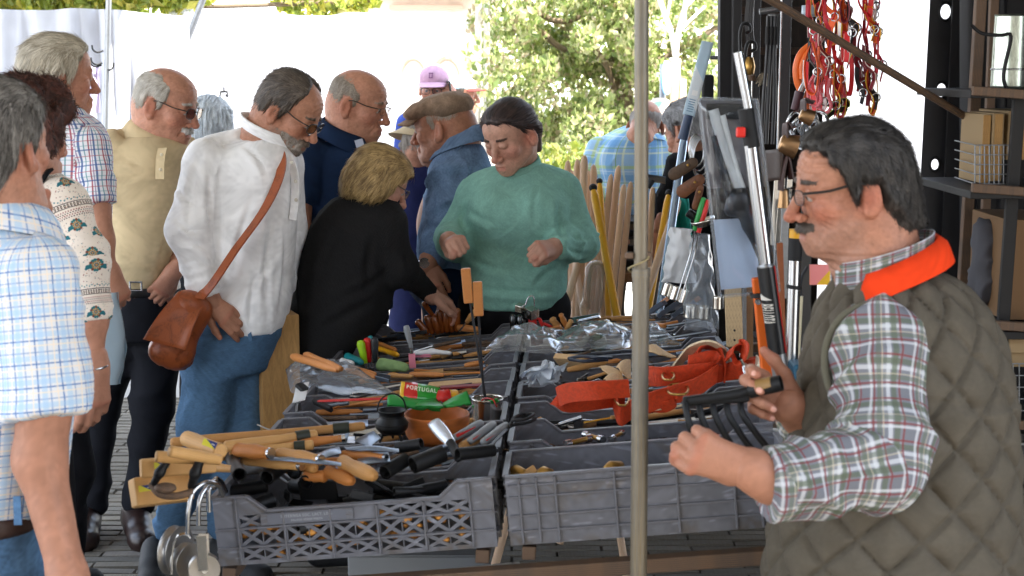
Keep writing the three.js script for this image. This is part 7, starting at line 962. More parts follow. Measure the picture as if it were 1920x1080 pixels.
// --- middle of the left column
{
  const bagSheet = (pts, h, lift, l, mat = MT.film, amp = 0.02, sd = 1) => { const q = pts.map(([x, y, hh = h]) => hp(x, y, hh)); return G1('plastic_bag', l, 'plastic bag', [['film', sheet((u, v) => { const p = q[0].clone().lerp(q[1], u).lerp(q[3].clone().lerp(q[2], u), v), e = Math.sin(u * Math.PI) * Math.sin(v * Math.PI); return p.addScaledVector(SW, lift * Math.sqrt(Math.max(0, e)) + amp * (noise(u * 7, v * 6, sd) + 0.6 * noise(u * 17, v * 13, sd + 3)) * (0.4 + e)); }, 40, 26, 0.0008), mat]], 'clear plastic bags on the crates'); };
  const knife = (x0, y0, x1, y1, h, r, m, l, g, bl) => { const a = hp(x0, y0, h), b = hp(x1, y1, h), R = px2r(r, x0, y0, h), ps = [['handle', turned(a, b, [[0.001, 0], [R * 0.7, 0.01], [R, 0.08], [R * 0.85, 0.4], [R * 0.95, 0.75], [R * 0.6, 1], [0.001, 1]]), m]]; if (bl) { const e = hp(...bl, h - 0.01); ps.push(['blade', beam(b, e, 0.016, 0.002, 0.0006), MT.blade]); } return G1('knife', l, 'knife', ps, g); };
  const gK = 'wooden-handled knives in the left column';
  knife(548, 668, 634, 694, 0.07, 8, MT.orangeWood, 'left of two long brown knife handles sticking out of the plastic bag', gK); knife(572, 665, 640, 692, 0.075, 7.5, MT.orangeWood, 'right of two long brown knife handles sticking out of the plastic bag', gK);
  knife(642, 690, 704, 708, 0.02, 7, MT.orangeWood, 'front brown handle beside the plastic bag with a green tip', gK, [730, 715]); knife(652, 688, 706, 703, 0.022, 6, MT.orangeWood, 'rear brown handle beside the plastic bag', gK, [732, 708]); knife(729, 703, 774, 706, 0.0, 5, MT.beech, 'thin pale turned handle in the middle of the fifth crate', gK); knife(768, 702, 832, 703, 0.0, 5.5, MT.orangeWood, 'thin orange turned handle right of the thin pale one', gK);
  bagSheet([[535, 690, 0.02], [545, 735, -0.02], [742, 742, -0.02], [650, 690, 0.02]].map((p) => p), 0, 0.05, 'crumpled clear plastic bag over the knives at the left edge', MT.film, 0.014, 2);
  G1('red_saw', 'flat red-orange saw in clear wrapping behind the cauldron', 'saw', [['blade_guard', beam(hp(598, 752, 0.02), hp(728, 747, 0.02), 0.028, 0.006, 0.002, 1.2), MT.red], ['dark_grip', beam(hp(588, 752, 0.02), hp(622, 768, 0.0), 0.02, 0.012), MT.black]]);
  G1('white_cable', 'short white cable loop over the crate rim at the left', 'cable', [['cable', tube([hp(562, 752, 0.02), hp(557, 756, 0.01), hp(555, 772, -0.01), hp(556, 792, -0.05)], 0.004, 20, 8), MT.white]]);
  G1('blister_card', 'black and white packaging strip at the left end of the third crate', 'packaging', [['card', sheet((u, v) => hp(lerp(548, 572, u) + 8 * v, lerp(756, 722, v) - 6 * u, 0.03), 4, 4, 0.002), MT.white], ['black_end', beam(hp(560, 728, 0.04), hp(572, 724, 0.04), 0.03, 0.012), MT.black]]);
  const stand = (x0, y0, x1, y1, r, m, l, extra = []) => { const D = Ds(x1, y1, -0.02), a = at(x0, y0, D), b = at(x1, y1, D), R = r * mpp(y0, D); G1('paring_knife', l, 'knife', [['handle', turned(a, a.clone().lerp(b, 0.8), [[0.001, 0], [R * 0.7, 0.03], [R, 0.16], [R * 0.85, 0.6], [R * 0.6, 1], [0.001, 1]]), m], ['blade', bar(a.clone().lerp(b, 0.78), b, R * 0.45), MT.steel], ...extra], 'coloured knife handles standing in the left column'); };
  stand(675, 638, 687, 692, 8, MT.lime, 'lime green knife handle standing up, left of the red one'); stand(688, 633, 693, 690, 8, MT.red, 'red knife handle standing between the lime and the black ones'); stand(702, 632, 704, 690, 7.5, std(0x23262b, 0.4), 'black knife handle standing up right of the red one'); stand(694, 629, 700, 680, 6, MT.teal, 'teal knife handle tip behind the red and black ones');
  knife(650, 668, 678, 680, 0.02, 8, MT.teal, 'teal handle lying at the foot of the lime knife', 'plastic handled knives'); knife(640, 676, 662, 682, 0.02, 6, MT.white, 'pale handle end left of the teal handle', 'plastic handled knives');
  knife(656, 645, 700, 658, 0.01, 5.5, MT.yellow, 'yellow handle behind the lime knife', 'yellow handled tools', [712, 660]); knife(746, 666, 700, 650, 0.01, 5.5, MT.yellow, 'yellow handle pointing right beside the black knife', 'yellow handled tools', [690, 646]); knife(742, 657, 706, 642, 0.01, 5, MT.orangeWood, 'tan handle above the yellow one beside the black knife', 'yellow handled tools', [695, 640]);
  G1('mesh_pouch', 'green mesh pouch lying right of the coloured knives', 'pouch', [['pouch', solid([cone(hp(716, 684, 0.0), hp(758, 688, 0.0), 0.02, 0.016)], 0.005, { uv: true, disp: folds(0.004, { seed: 3, fu: 30, fv: 30 }) }), std(0x7d9a63, 0.8)]]);
  { const D = Ds(774, 690, -0.02), a = at(761, 610, D), b = at(771, 652, D), c = at(774, 690, D); G1('spatula', 'grey-handled spatula with a pink blade standing in the left column', 'spatula', [['handle', turned(a, b, [[0.001, 0], [0.008, 0.02], [0.0105, 0.15], [0.009, 0.6], [0.0065, 1], [0.001, 1]]), MT.greyP], ['ferrule', bar(b, b.clone().lerp(c, 0.28), 0.006), MT.steel], ['blade', beam(b.clone().lerp(c, 0.28), c, 0.021, 0.003, 0.001), MT.pink]]); }
  G1('white_knife', 'white knife with a pink edge lying behind the spatula', 'knife', [['handle', solid([cone(hp(779, 662, 0.01), hp(810, 659, 0.012), 0.007, 0.009, { k: 0.01 }), cone(hp(810, 659, 0.012), hp(844, 662, 0.01), 0.009, 0.006, { k: 0.01 })], 0.003, { uv: true }), MT.white], ['edge', beam(hp(776, 667, 0.0), hp(808, 667, 0.0), 0.012, 0.003), MT.pink]]);
  const gA = 'amber chisel handles in a bundle'; [[781, 600, 803, 628], [799, 591, 812, 627], [812, 592, 822, 626], [824, 581, 829, 625], [835, 583, 838, 624], [846, 581, 847, 624], [857, 577, 856, 622]].forEach(([x0, y0, x1, y1], i) => { const D = Ds(x1, y1, -0.01) + 0.012 * (i % 2), a = at(x0, y0, D), b = at(x1, y1, D), R = 7.2 * mpp(y0, D); G1('chisel', `varnished amber chisel handle, number ${['one from the left and leaning most', 'two from the left', 'three from the left', 'four from the left, the first upright', 'five from the left, the middle upright', 'six from the left', 'seven, at the right end and tallest'][i]}`.replace('number ', ''), 'chisel', [['handle', turned(a, b, [[0.001, 0], [R * 0.6, 0.01], [R, 0.1], [R * 0.9, 0.35], [R, 0.6], [R * 0.7, 0.95], [0.001, 1]]), MT.amber]], gA); });
  { const D = Ds(820, 620, 0), a = at(793, 566, D - 0.02), b = at(812, 592, D); G1('chisel', 'slanting amber handle held by the woman in black above the bundle', 'chisel', [['handle', turned(a, b, [[0.001, 0], [0.007, 0.02], [0.0105, 0.15], [0.009, 0.6], [0.007, 1], [0.001, 1]]), MT.amber]], gA); }
  G1('wood_chisel', 'tan-handled chisel leaning right of the amber bundle', 'chisel', [['handle', turned(hp(892, 584, 0.09), hp(876, 603, 0.05), [[0.001, 0], [0.011, 0.02], [0.012, 0.5], [0.008, 1], [0.001, 1]]), MT.beech], ['blade', beam(hp(876, 603, 0.05), hp(862, 620, 0.01), 0.012, 0.003), MT.steel]]);
  G1('wooden_roller', 'light wooden roller lying right of the amber bundle', 'roller', [['roller', turned(hp(860, 614, 0.01), hp(898, 618, 0.01), [[0.001, 0], [0.011, 0.01], [0.013, 0.4], [0.009, 1], [0.001, 1]]), MT.orangeWood]]);
  // boards and trays in the crates
  const board = (x0, y0, x1, y1, h, w, m, l) => G1('flat_board', l, 'board', [['board', beam(hp(x0, y0, h), hp(x1, y1, h), w, 0.006, 0.001, Math.PI / 2), m]], 'flat boards lying in the crates');
  board(780, 700, 915, 688, -0.03, 0.06, MT.card, 'tan board along the fifth left crate'); board(790, 682, 912, 668, -0.03, 0.06, MT.card, 'tan board along the sixth left crate'); board(803, 722, 905, 714, -0.02, 0.05, MT.card2, 'pale board in the fourth left crate'); board(826, 727, 908, 722, 0.0, 0.02, std(0x7a1c1e, 0.5), 'dark red flat tool lying on the pale board'); board(885, 606, 950, 598, -0.02, 0.06, MT.card2, 'pale board at the far end of the left column');
  seed(71); for (let i = 0; i < 7; i++) { const x = 700 + i * 14 + rnd(-4, 4), y = 640 - i * 4; G1('thin_knife', `thin bare knife blade, ${['first', 'second', 'third', 'fourth', 'fifth', 'sixth', 'seventh'][i]} from the left in the far left crates`, 'blade', [['blade', beam(hp(x, y, 0), hp(x + rnd(40, 60), y - rnd(2, 8), 0.005), 0.014, 0.002, 0.0006), i % 3 ? MT.blade : MT.steel]], 'thin blades in the far left crates'); }
}
// --- right column
{
  const tubeY = (pts, r) => tube(pts, r, 40, 8);
  seed(81); for (const [x0, y0, x1, y1, l, m] of [[955, 885, 985, 893, 'left brass fitting in the bottom of the front right crate', 1], [985, 893, 1005, 880, 'tilted wooden wedge in the front right crate', 0], [1008, 890, 1035, 892, 'round brass fitting right of the wedge', 1], [1042, 893, 1085, 890, 'flat pale offcut at the crate rim', 0], [1135, 884, 1165, 876, 'olive cone against the steel pole in the front right crate', 1]]) G1('small_fitting', l, 'fitting', [['piece', m ? turned(hp(x0, y0, -0.03), hp(x1, y1, -0.03), [[0.001, 0], [0.012, 0.02], [0.02, 0.4], [0.014, 1], [0.001, 1]]) : beam(hp(x0, y0, -0.03), hp(x1, y1, -0.02), 0.024, 0.01), m ? MT.brass : MT.pine]], 'fittings in the front right crate');
  const pin = (x0, y0, x1, y1, r, l) => { const a = hp(x0, y0, 0.0), b = hp(x1, y1, 0.0), R = px2r(r, x0, y0); G1('coupling_pin', l, 'bolt', [['shank', bar(a, b, R * 0.6), MT.brass], ['head', bar(a.clone().lerp(b, -0.12), a.clone().lerp(b, 0.14), R), MT.steel], ['nut', bar(a.clone().lerp(b, 0.86), a.clone().lerp(b, 1.1), R * 1.05, undefined, 6), MT.steel]], 'zinc bolts in the second right crate'); };
  pin(1064, 832, 1104, 822, 8, 'largest zinc-plated bolt in the second right crate'); pin(1100, 816, 1128, 824, 8, 'second zinc bolt right of the largest'); pin(1148, 822, 1166, 812, 6, 'small zinc bolt next to the steel pole');
  const bits = []; for (let i = 0; i < 70; i++) { const a = ST(rnd(0.08, 0.56), PITCHC + rnd(0.03, 0.18), rnd(-0.09, -0.045)), b = a.clone().addScaledVector(SU, rnd(-0.03, 0.03)).addScaledVector(SV, rnd(-0.03, 0.03)); bits.push(bar(a, b, rnd(0.004, 0.009), undefined, 7)); } meta(M('loose_bolts', 'loose rusty bolts and chain in the second right crate', 'bolts', merge(bits), MT.iron, ST(0.3, 0.37, -0.1)), null, null, null, 'stuff');
  G1('folding_rule', 'thin yellow wooden rule across the second right crate', 'ruler', [['rule', beam(hp(1096, 792, 0.0), hp(1143, 784, 0.0), 0.012, 0.004, 0.001, Math.PI / 2), MT.yellow]]);
  // orange webbing straps
  const rib = (pts, w, l, up = V3(0, 1, 0.25), extra = []) => G1('orange_strap', l, 'strap', [['webbing', ribbon(pts, w, 0.004, up, 60), MT.strap], ...extra], 'orange webbing straps on the right crates');
  const h0 = 0.05, buckle = (x, y, h, w, hh) => ['buckle', tube([[-1, -1], [1, -1], [1, 1], [-1, 1]].map(([a, b]) => hp(x + a * w, y + b * hh, h).add(V3(0, 0, 0.012))), 0.003, 32, 6, true), MT.brass];
  rib([hp(1172, 742, h0), hp(1120, 752, h0), hp(1060, 756, h0), hp(1047, 748, 0.06), hp(1060, 738, 0.08), hp(1120, 732, 0.1), hp(1180, 728, 0.1)], 0.047, 'orange strap loop sticking out left of the steel pole', V3(0, 1, 0.3), [buckle(1166, 738, h0, 5, 20)]);
  rib([hp(1150, 745, h0), hp(1165, 780, 0.02), hp(1185, 768, 0.03), hp(1230, 750, h0), hp(1300, 728, 0.06), hp(1345, 700, 0.07)], 0.052, 'broad orange strap running from behind the pole to the right', V3(0, 1, 0.3), [buckle(1270, 728, 0.07, 12, 9)]);
  rib([hp(1195, 700, 0.07), hp(1240, 706, 0.08), hp(1300, 700, 0.08), hp(1340, 692, 0.08), hp(1338, 676, 0.1), hp(1290, 684, 0.1)], 0.05, 'upper orange strap folded over beside the brass buckle', V3(0, 1, 0.2), [buckle(1252, 703, 0.09, 6, 7)]);
  rib([hp(1300, 702, 0.05), hp(1306, 672, 0.1), hp(1318, 652, 0.13), hp(1340, 650, 0.13), hp(1352, 674, 0.1), hp(1352, 708, 0.05)], 0.055, 'rolled orange strap arch below the white belt', V3(0.1, 0.5, 1));
  rib([hp(1335, 704, 0.06), hp(1370, 696, 0.07), hp(1400, 690, 0.08), hp(1425, 682, 0.08), hp(1420, 668, 0.1)], 0.046, 'orange strap leading right to the orange tool shaft', V3(0, 1, 0.3), [['snap_hook', tube([hp(1388, 672, 0.12), hp(1394, 684, 0.1), hp(1396, 700, 0.08), hp(1400, 714, 0.06)], 0.004, 20, 8), MT.steel]]);
  rib([hp(1366, 672, 0.11), hp(1372, 654, 0.13), hp(1388, 651, 0.13), hp(1396, 664, 0.12), hp(1386, 678, 0.1), hp(1374, 676, 0.1)], 0.045, 'small coiled orange strap at the right end', V3(0.3, 0.6, 1));
  rib([hp(1210, 762, 0.03), hp(1250, 762, 0.03), hp(1266, 752, 0.04), hp(1258, 744, 0.05), hp(1236, 750, 0.045)], 0.03, 'narrow orange strap end curled below the broad strap', V3(0, 1, 0.4));
  G1('white_belt', 'cream leather belt arched over the orange straps', 'belt', [['belt', ribbon([hp(1262, 694, 0.05), hp(1284, 668, 0.1), hp(1306, 648, 0.14), hp(1328, 642, 0.15), hp(1350, 652, 0.13), hp(1366, 678, 0.08)], 0.03, 0.005, V3(-0.2, 0.5, 1), 40), leather('#d8c7a6', 0.6)]]);
  G1('white_belt', 'cream belt lying flat behind the orange straps towards the vendor hands', 'belt', [['belt', ribbon([hp(1206, 772, 0.02), hp(1260, 764, 0.02), hp(1320, 750, 0.02), hp(1400, 738, 0.02)], 0.03, 0.005, V3(0, 0.3, 1), 30), leather('#d3c09c', 0.6)]]);
  G1('leather_strips', 'white leather strips rolled at the right edge behind the fork', 'leather', [['roll', ribbon([hp(1395, 690, 0.08), hp(1412, 700, 0.08), hp(1424, 690, 0.09), hp(1418, 676, 0.1)], 0.03, 0.004, V3(0, 1, 0.3), 20), leather('#e0d6c2', 0.6)]]);
  for (const [pts, l] of [[[[1122, 688], [1166, 700], [1172, 716], [1130, 700]], 'tilted brown cardboard scrap left of the pole'], [[[1132, 712], [1160, 704], [1156, 724], [1138, 722]], 'smaller tan cardboard scrap below the tilted one'], [[[1155, 690], [1182, 676], [1182, 704], [1164, 702]], 'cardboard scrap half behind the pole'], [[[1206, 660], [1230, 648], [1268, 662], [1236, 672]], 'grey-brown card flap right of the pole']]) { const q = pts.map(([x, y]) => hp(x, y, 0.07)); G1('cardboard_scrap', l, 'cardboard', [['card', sheet((u, v) => q[0].clone().lerp(q[1], u).lerp(q[3].clone().lerp(q[2], u), v).addScaledVector(SW, 0.01 * Math.sin(u * 3 + v * 2)), 6, 6, 0.003), MT.card2]], 'cardboard scraps'); }
  G1('pliers', 'dark blue-handled pliers lying on the fifth right crate', 'pliers', [['handle', tubeY([hp(1066, 672, 0.02), hp(1090, 668, 0.03), hp(1120, 671, 0.03), hp(1147, 671, 0.02)], 0.005), std(0x1b2436, 0.35)], ['handle', tubeY([hp(1068, 674, 0.02), hp(1092, 677, 0.02), hp(1120, 676, 0.02), hp(1140, 674, 0.02)], 0.005), std(0x1b2436, 0.35)]]);
  G1('card_box', 'flat brown card box beside the dark pliers', 'box', [['box', beam(hp(1046, 676, 0.0), hp(1100, 680, 0.0), 0.05, 0.02), MT.card2]]);
  const film = (pts, h, lift, l, sd, mat = MT.film, amp = 0.009) => { const q = pts.map(([x, y, hh = h]) => hp(x, y, hh)); G1('plastic_bag', l, 'plastic bag', [['film', sheet((u, v) => { const p = q[0].clone().lerp(q[1], u).lerp(q[3].clone().lerp(q[2], u), v), e = Math.max(0, Math.sin(u * Math.PI) * Math.sin(v * Math.PI)); return p.addScaledVector(SW, lift * 0.75 * Math.sqrt(e) + amp * (noise(u * 6, v * 5, sd) + 0.5 * (1 - 2 * Math.abs(noise(u * 13 + v * 4, v * 8, sd + 3)))) * (0.3 + e)).addScaledVector(SU, 0.022 * noise(u * 5, v * 4, sd + 8)).addScaledVector(SV, 0.03 * noise(u * 6, v * 3, sd + 11)); }, 44, 28, 0.0008), mat]], 'clear plastic bags on the crates'); };
  film([[910, 658, 0.03], [1050, 660, 0.01], [1052, 622, 0.02], [955, 628, 0.03]], 0.02, 0.06, 'clear plastic bag with a pointed corner across the gap between the columns', 5); film([[1040, 660, 0.01], [1180, 656, 0.01], [1190, 622, 0.01], [1050, 622, 0.01]], 0.01, 0.075, 'clear plastic bag over the glass bulbs', 8); film([[1206, 648, 0.01], [1276, 648, 0.01], [1240, 618, 0.04], [1210, 610, 0.07]], 0.02, 0.03, 'thin white plastic bag right of the steel pole', 12);
  film([[980, 728, 0.0], [1040, 722, 0.0], [1062, 686, 0.08], [985, 696, 0.05]], 0.02, 0.01, 'crumpled white plastic bag standing up on the fourth right crate', 15, new THREE.MeshPhysicalMaterial({ color: 0xdde4ec, roughness: 0.35, transmission: 0.45, thickness: 0 }), 0.022);
  for (const [x, y, r, l] of [[1090, 634, 16, 'left'], [1122, 642, 18, 'right']]) { const D = Ds(x, y + 8, 0.01), c = at(x, y, D), R = r * mpp(y, D); G1('glass_bulb', `clear round glass bulb in the plastic bag, ${l} of the two`, 'glass bulb', [['bulb', lathe([[0.001, -R], [R * 0.5, -R * 0.86], [R * 0.87, -R * 0.5], [R, 0], [R * 0.87, R * 0.5], [R * 0.45, R * 0.92], [R * 0.4, R * 1.2], [R * 0.36, R * 1.2], [R * 0.4, R * 0.9], [R * 0.82, R * 0.48], [R * 0.95, 0], [R * 0.82, -R * 0.48], [0.001, -R * 0.94]], 28).rotateZ(1.3).translate(c.x, c.y, c.z), MT.glass]], 'glass bulbs in the plastic bag'); }
  // mallet heads, clamp, spindles
  { const D = Ds(990, 615, 0.0), cube = (x, y, s, ry) => { const c = at(x, y, D), g = [new RoundedBoxGeometry(s, s, s * 1.1, 1, 0.002)]; for (let i = -2; i <= 2; i++) for (let j = -2; j <= 2; j++) for (const f of [1]) g.push(new THREE.ConeGeometry(s * 0.1, s * 0.1, 4).rotateX(Math.PI / 2).translate(i * s * 0.18, j * s * 0.18, f * s * 0.58)); return merge(g).rotateY(ry).rotateX(0.3).translate(c.x, c.y, c.z); };
    G1('meat_tenderiser', 'cast aluminium meat tenderiser heads with spiked faces at the far end', 'kitchen tool', [['head', cube(975, 577, 0.026, -0.5), MT.tin], ['head', cube(997, 587, 0.036, 0.7), MT.tin], ['hanger', tube([at(985, 572, D), at(992, 556, D), at(1000, 556, D), at(1002, 574, D)], 0.003, 16, 6), MT.steel]]);
    for (const [x, y, l] of [[963, 605, 'left'], [976, 606, 'right']]) G1('steel_flask', `dark chrome bottle-shaped tool below the tenderiser, the ${l} one`, 'tool', [['body', turned(at(x, y + 18, D), at(x - 2, y - 16, D), [[0.001, 0], [0.011, 0.03], [0.012, 0.5], [0.012, 0.85], [0.006, 1], [0.001, 1]]), std(0x5a5d60, 0.18, { metalness: 1 })]], 'chrome tools by the tenderiser');
    G1('red_clamp', 'red painted steel clamp beside the meat tenderiser', 'clamp', [['plate', beam(at(998, 596, D), at(1000, 620, D), 0.028, 0.006), MT.red], ['arm', beam(at(1012, 598, D), at(1022, 622, D), 0.012, 0.01), MT.red], ['arm', beam(at(1018, 606, D), at(1050, 620, D + 0.02), 0.01, 0.008), MT.red], ['top_bar', beam(at(994, 596, D), at(1014, 598, D), 0.008, 0.012), MT.red]]);
    for (const [x0, y0, x1, y1, r, m, l] of [[1034, 596, 1056, 628, 8, MT.beech, 'nearest wooden spindle leaning beside the red clamp'], [1051, 588, 1062, 614, 6, MT.orangeWood, 'thin wooden spindle behind the nearest one'], [1072, 600, 1060, 620, 6, MT.pine, 'short spindle leaning the other way']]) G1('wooden_spindle', l, 'spindle', [['spindle', turned(at(x0, y0, D), at(x1, y1, D + 0.01), [[0.001, 0], [r * 0.0011, 0.01], [r * 0.0017, 0.12], [r * 0.0013, 0.2], [r * 0.0018, 0.5], [r * 0.001, 1], [0.001, 1]]), m]], 'wooden spindles'); }
  for (const [x0, y0, x1, y1, l] of [[1108, 618, 1124, 611, 'pink-brown'], [1222, 612, 1246, 612, 'round dark']]) G1('wooden_grip', `${l} handle end lying on the far right crates`, 'tool handle', [['grip', turned(hp(x0, y0, 0.01), hp(x1, y1, 0.02), [[0.001, 0], [0.011, 0.05], [0.013, 0.5], [0.008, 1], [0.001, 1]]), MT.orangeWood]]);
  seed(91); for (let i = 0; i < 9; i++) { const x = 1206 + i * 9, y = 588 - (i % 3) * 6 + 6; G1('cutlery', `${['first', 'second', 'third', 'fourth', 'fifth', 'sixth', 'seventh', 'eighth', 'ninth'][i]} slanting flat steel blade from the left in the far right corner`, 'blade', [['blade', beam(hp(x, y, 0.02), hp(x + 34, y - 22 - rnd(0, 6), 0.05), 0.016, 0.002, 0.0006), i % 3 === 2 ? MT.orangeWood : MT.blade]], 'flat blades in the far right corner'); }
  for (const [x0, y0, x1, y1, l] of [[1218, 640, 1330, 622, 'dark steel bracket plate nearest the white bag'], [1250, 612, 1330, 598, 'dark steel bracket plate behind the nearest'], [1262, 590, 1335, 578, 'farthest dark steel bracket plate']]) G1('bracket_plate', l, 'bracket', [['plate', beam(hp(x0, y0, 0.02), hp(x1, y1, 0.03), 0.004, 0.05), darkSteel]], 'bracket plates');
}
// --- odds and ends filling the crates
{
  const kinds = [MT.steel, MT.blade, MT.blackIron, MT.beech, MT.iron, MT.orangeWood]; seed(131);
  for (let i = 1; i < NC; i++) for (const side of [-1, 1]) {
    if (i === 1 && side > 0) continue; const sets = [[], [], []], c = crateAt(side, i);
    for (let n = 0; n < 44; n++) { const a = c.clone().addScaledVector(SU, rnd(-0.27, 0.2)).addScaledVector(SV, rnd(-0.075, 0.075)).addScaledVector(SW, rnd(0.07, 0.132)), b = a.clone().addScaledVector(SU, rnd(0.03, 0.16)).addScaledVector(SV, rnd(-0.03, 0.03)).addScaledVector(SW, rnd(-0.015, 0.02)); const q = n % 6; sets[q < 2 ? 0 : q < 4 ? 1 : 2].push(q === 0 ? beam(a, b, rnd(0.012, 0.03), 0.003, 0.001, rnd(0, 3)) : q === 3 ? turned(a, b, [[0.001, 0], [0.008, 0.03], [0.01, 0.3], [0.007, 0.9], [0.001, 1]], 8) : bar(a, b, rnd(0.003, 0.008), undefined, 7)); }
    const t = T('small_tools', `jumble of small tools lying in the ${ORD[i]} ${side < 0 ? 'left' : 'right'} crate`, 'small tools', c); t.userData.kind = 'stuff'; sets.forEach((s, k) => W(t, ['steel_pieces', 'wooden_pieces', 'dark_pieces'][k], merge(s), [[MT.steel, MT.beech, MT.blackIron], [MT.blade, MT.orangeWood, MT.iron]][i % 2][k]));
  }
}
// --- below the table
{
  const bx = (name, label, px, py, D, w, h, d, m, ry = 0) => { const p = at(px, py, D); return G1(name, label, 'box', [['carton', box(w, h, d, 0, h / 2, 0, 0.003).rotateY(ry).translate(p.x, 0, p.z), m], ['flap', box(w * 0.98, 0.004, d * 0.5, 0, 0, 0, 0.001).rotateX(0.3).translate(0, h + 0.02, d * 0.3).rotateY(ry).translate(p.x, 0, p.z), m]]); };
  bx('cardboard_box', 'large brown cardboard box under the crates right of the green basket', 1130, 1040, 3.15, 0.34, 0.49, 0.3, MT.card, 0.1); bx('cardboard_box', 'open cardboard box under the crates beside the vendor', 1330, 1050, 3.05, 0.42, 0.5, 0.3, MT.card2, -0.1); bx('white_box', 'white carton under the left crates', 905, 1040, 3.3, 0.18, 0.5, 0.16, MT.white, 0.3); bx('grey_box', 'grey rounded box below the front left crate', 790, 1035, 3.6, 0.36, 0.48, 0.2, MT.greyP, 0);
  const p = at(1010, 1050, 3.05), g = [], H = 0.46; for (let i = 0; i <= 8; i++) for (const [zz] of [[0.14], [-0.14]]) g.push(box(0.008, H, 0.006, -0.14 + i * 0.035, H / 2, zz, 0.001)); for (let i = 0; i <= 12; i++) for (const zz of [0.14, -0.14]) g.push(box(0.29, 0.01, 0.007, 0, 0.02 + i * 0.036, zz, 0.001)); for (let i = 0; i <= 12; i++) for (const xx of [0.145, -0.145]) g.push(box(0.007, 0.01, 0.28, xx, 0.02 + i * 0.036, 0, 0.001)); g.push(box(0.29, 0.01, 0.28, 0, 0.01, 0));
  G1('green_basket', 'dark green slatted plastic basket under the crates', 'basket', [['basket', merge(g).translate(p.x, 0, p.z), std(0x123d22, 0.45)]]);
  const q = at(515, 750, 4.75); { const w = 0.13, h = 0.62; G1('cardboard_box', 'tall brown cardboard box tied with string behind the man in the white shirt', 'box', [['carton', box(w, h, 0.2, 0, h / 2, 0, 0.003).rotateY(0.4).translate(q.x, 0.28, q.z), MT.card], ['string', tube([at(482, 796, 4.6), at(512, 806, 4.62), at(548, 790, 4.62)], 0.0025, 16, 6), MT.white]]); }
}
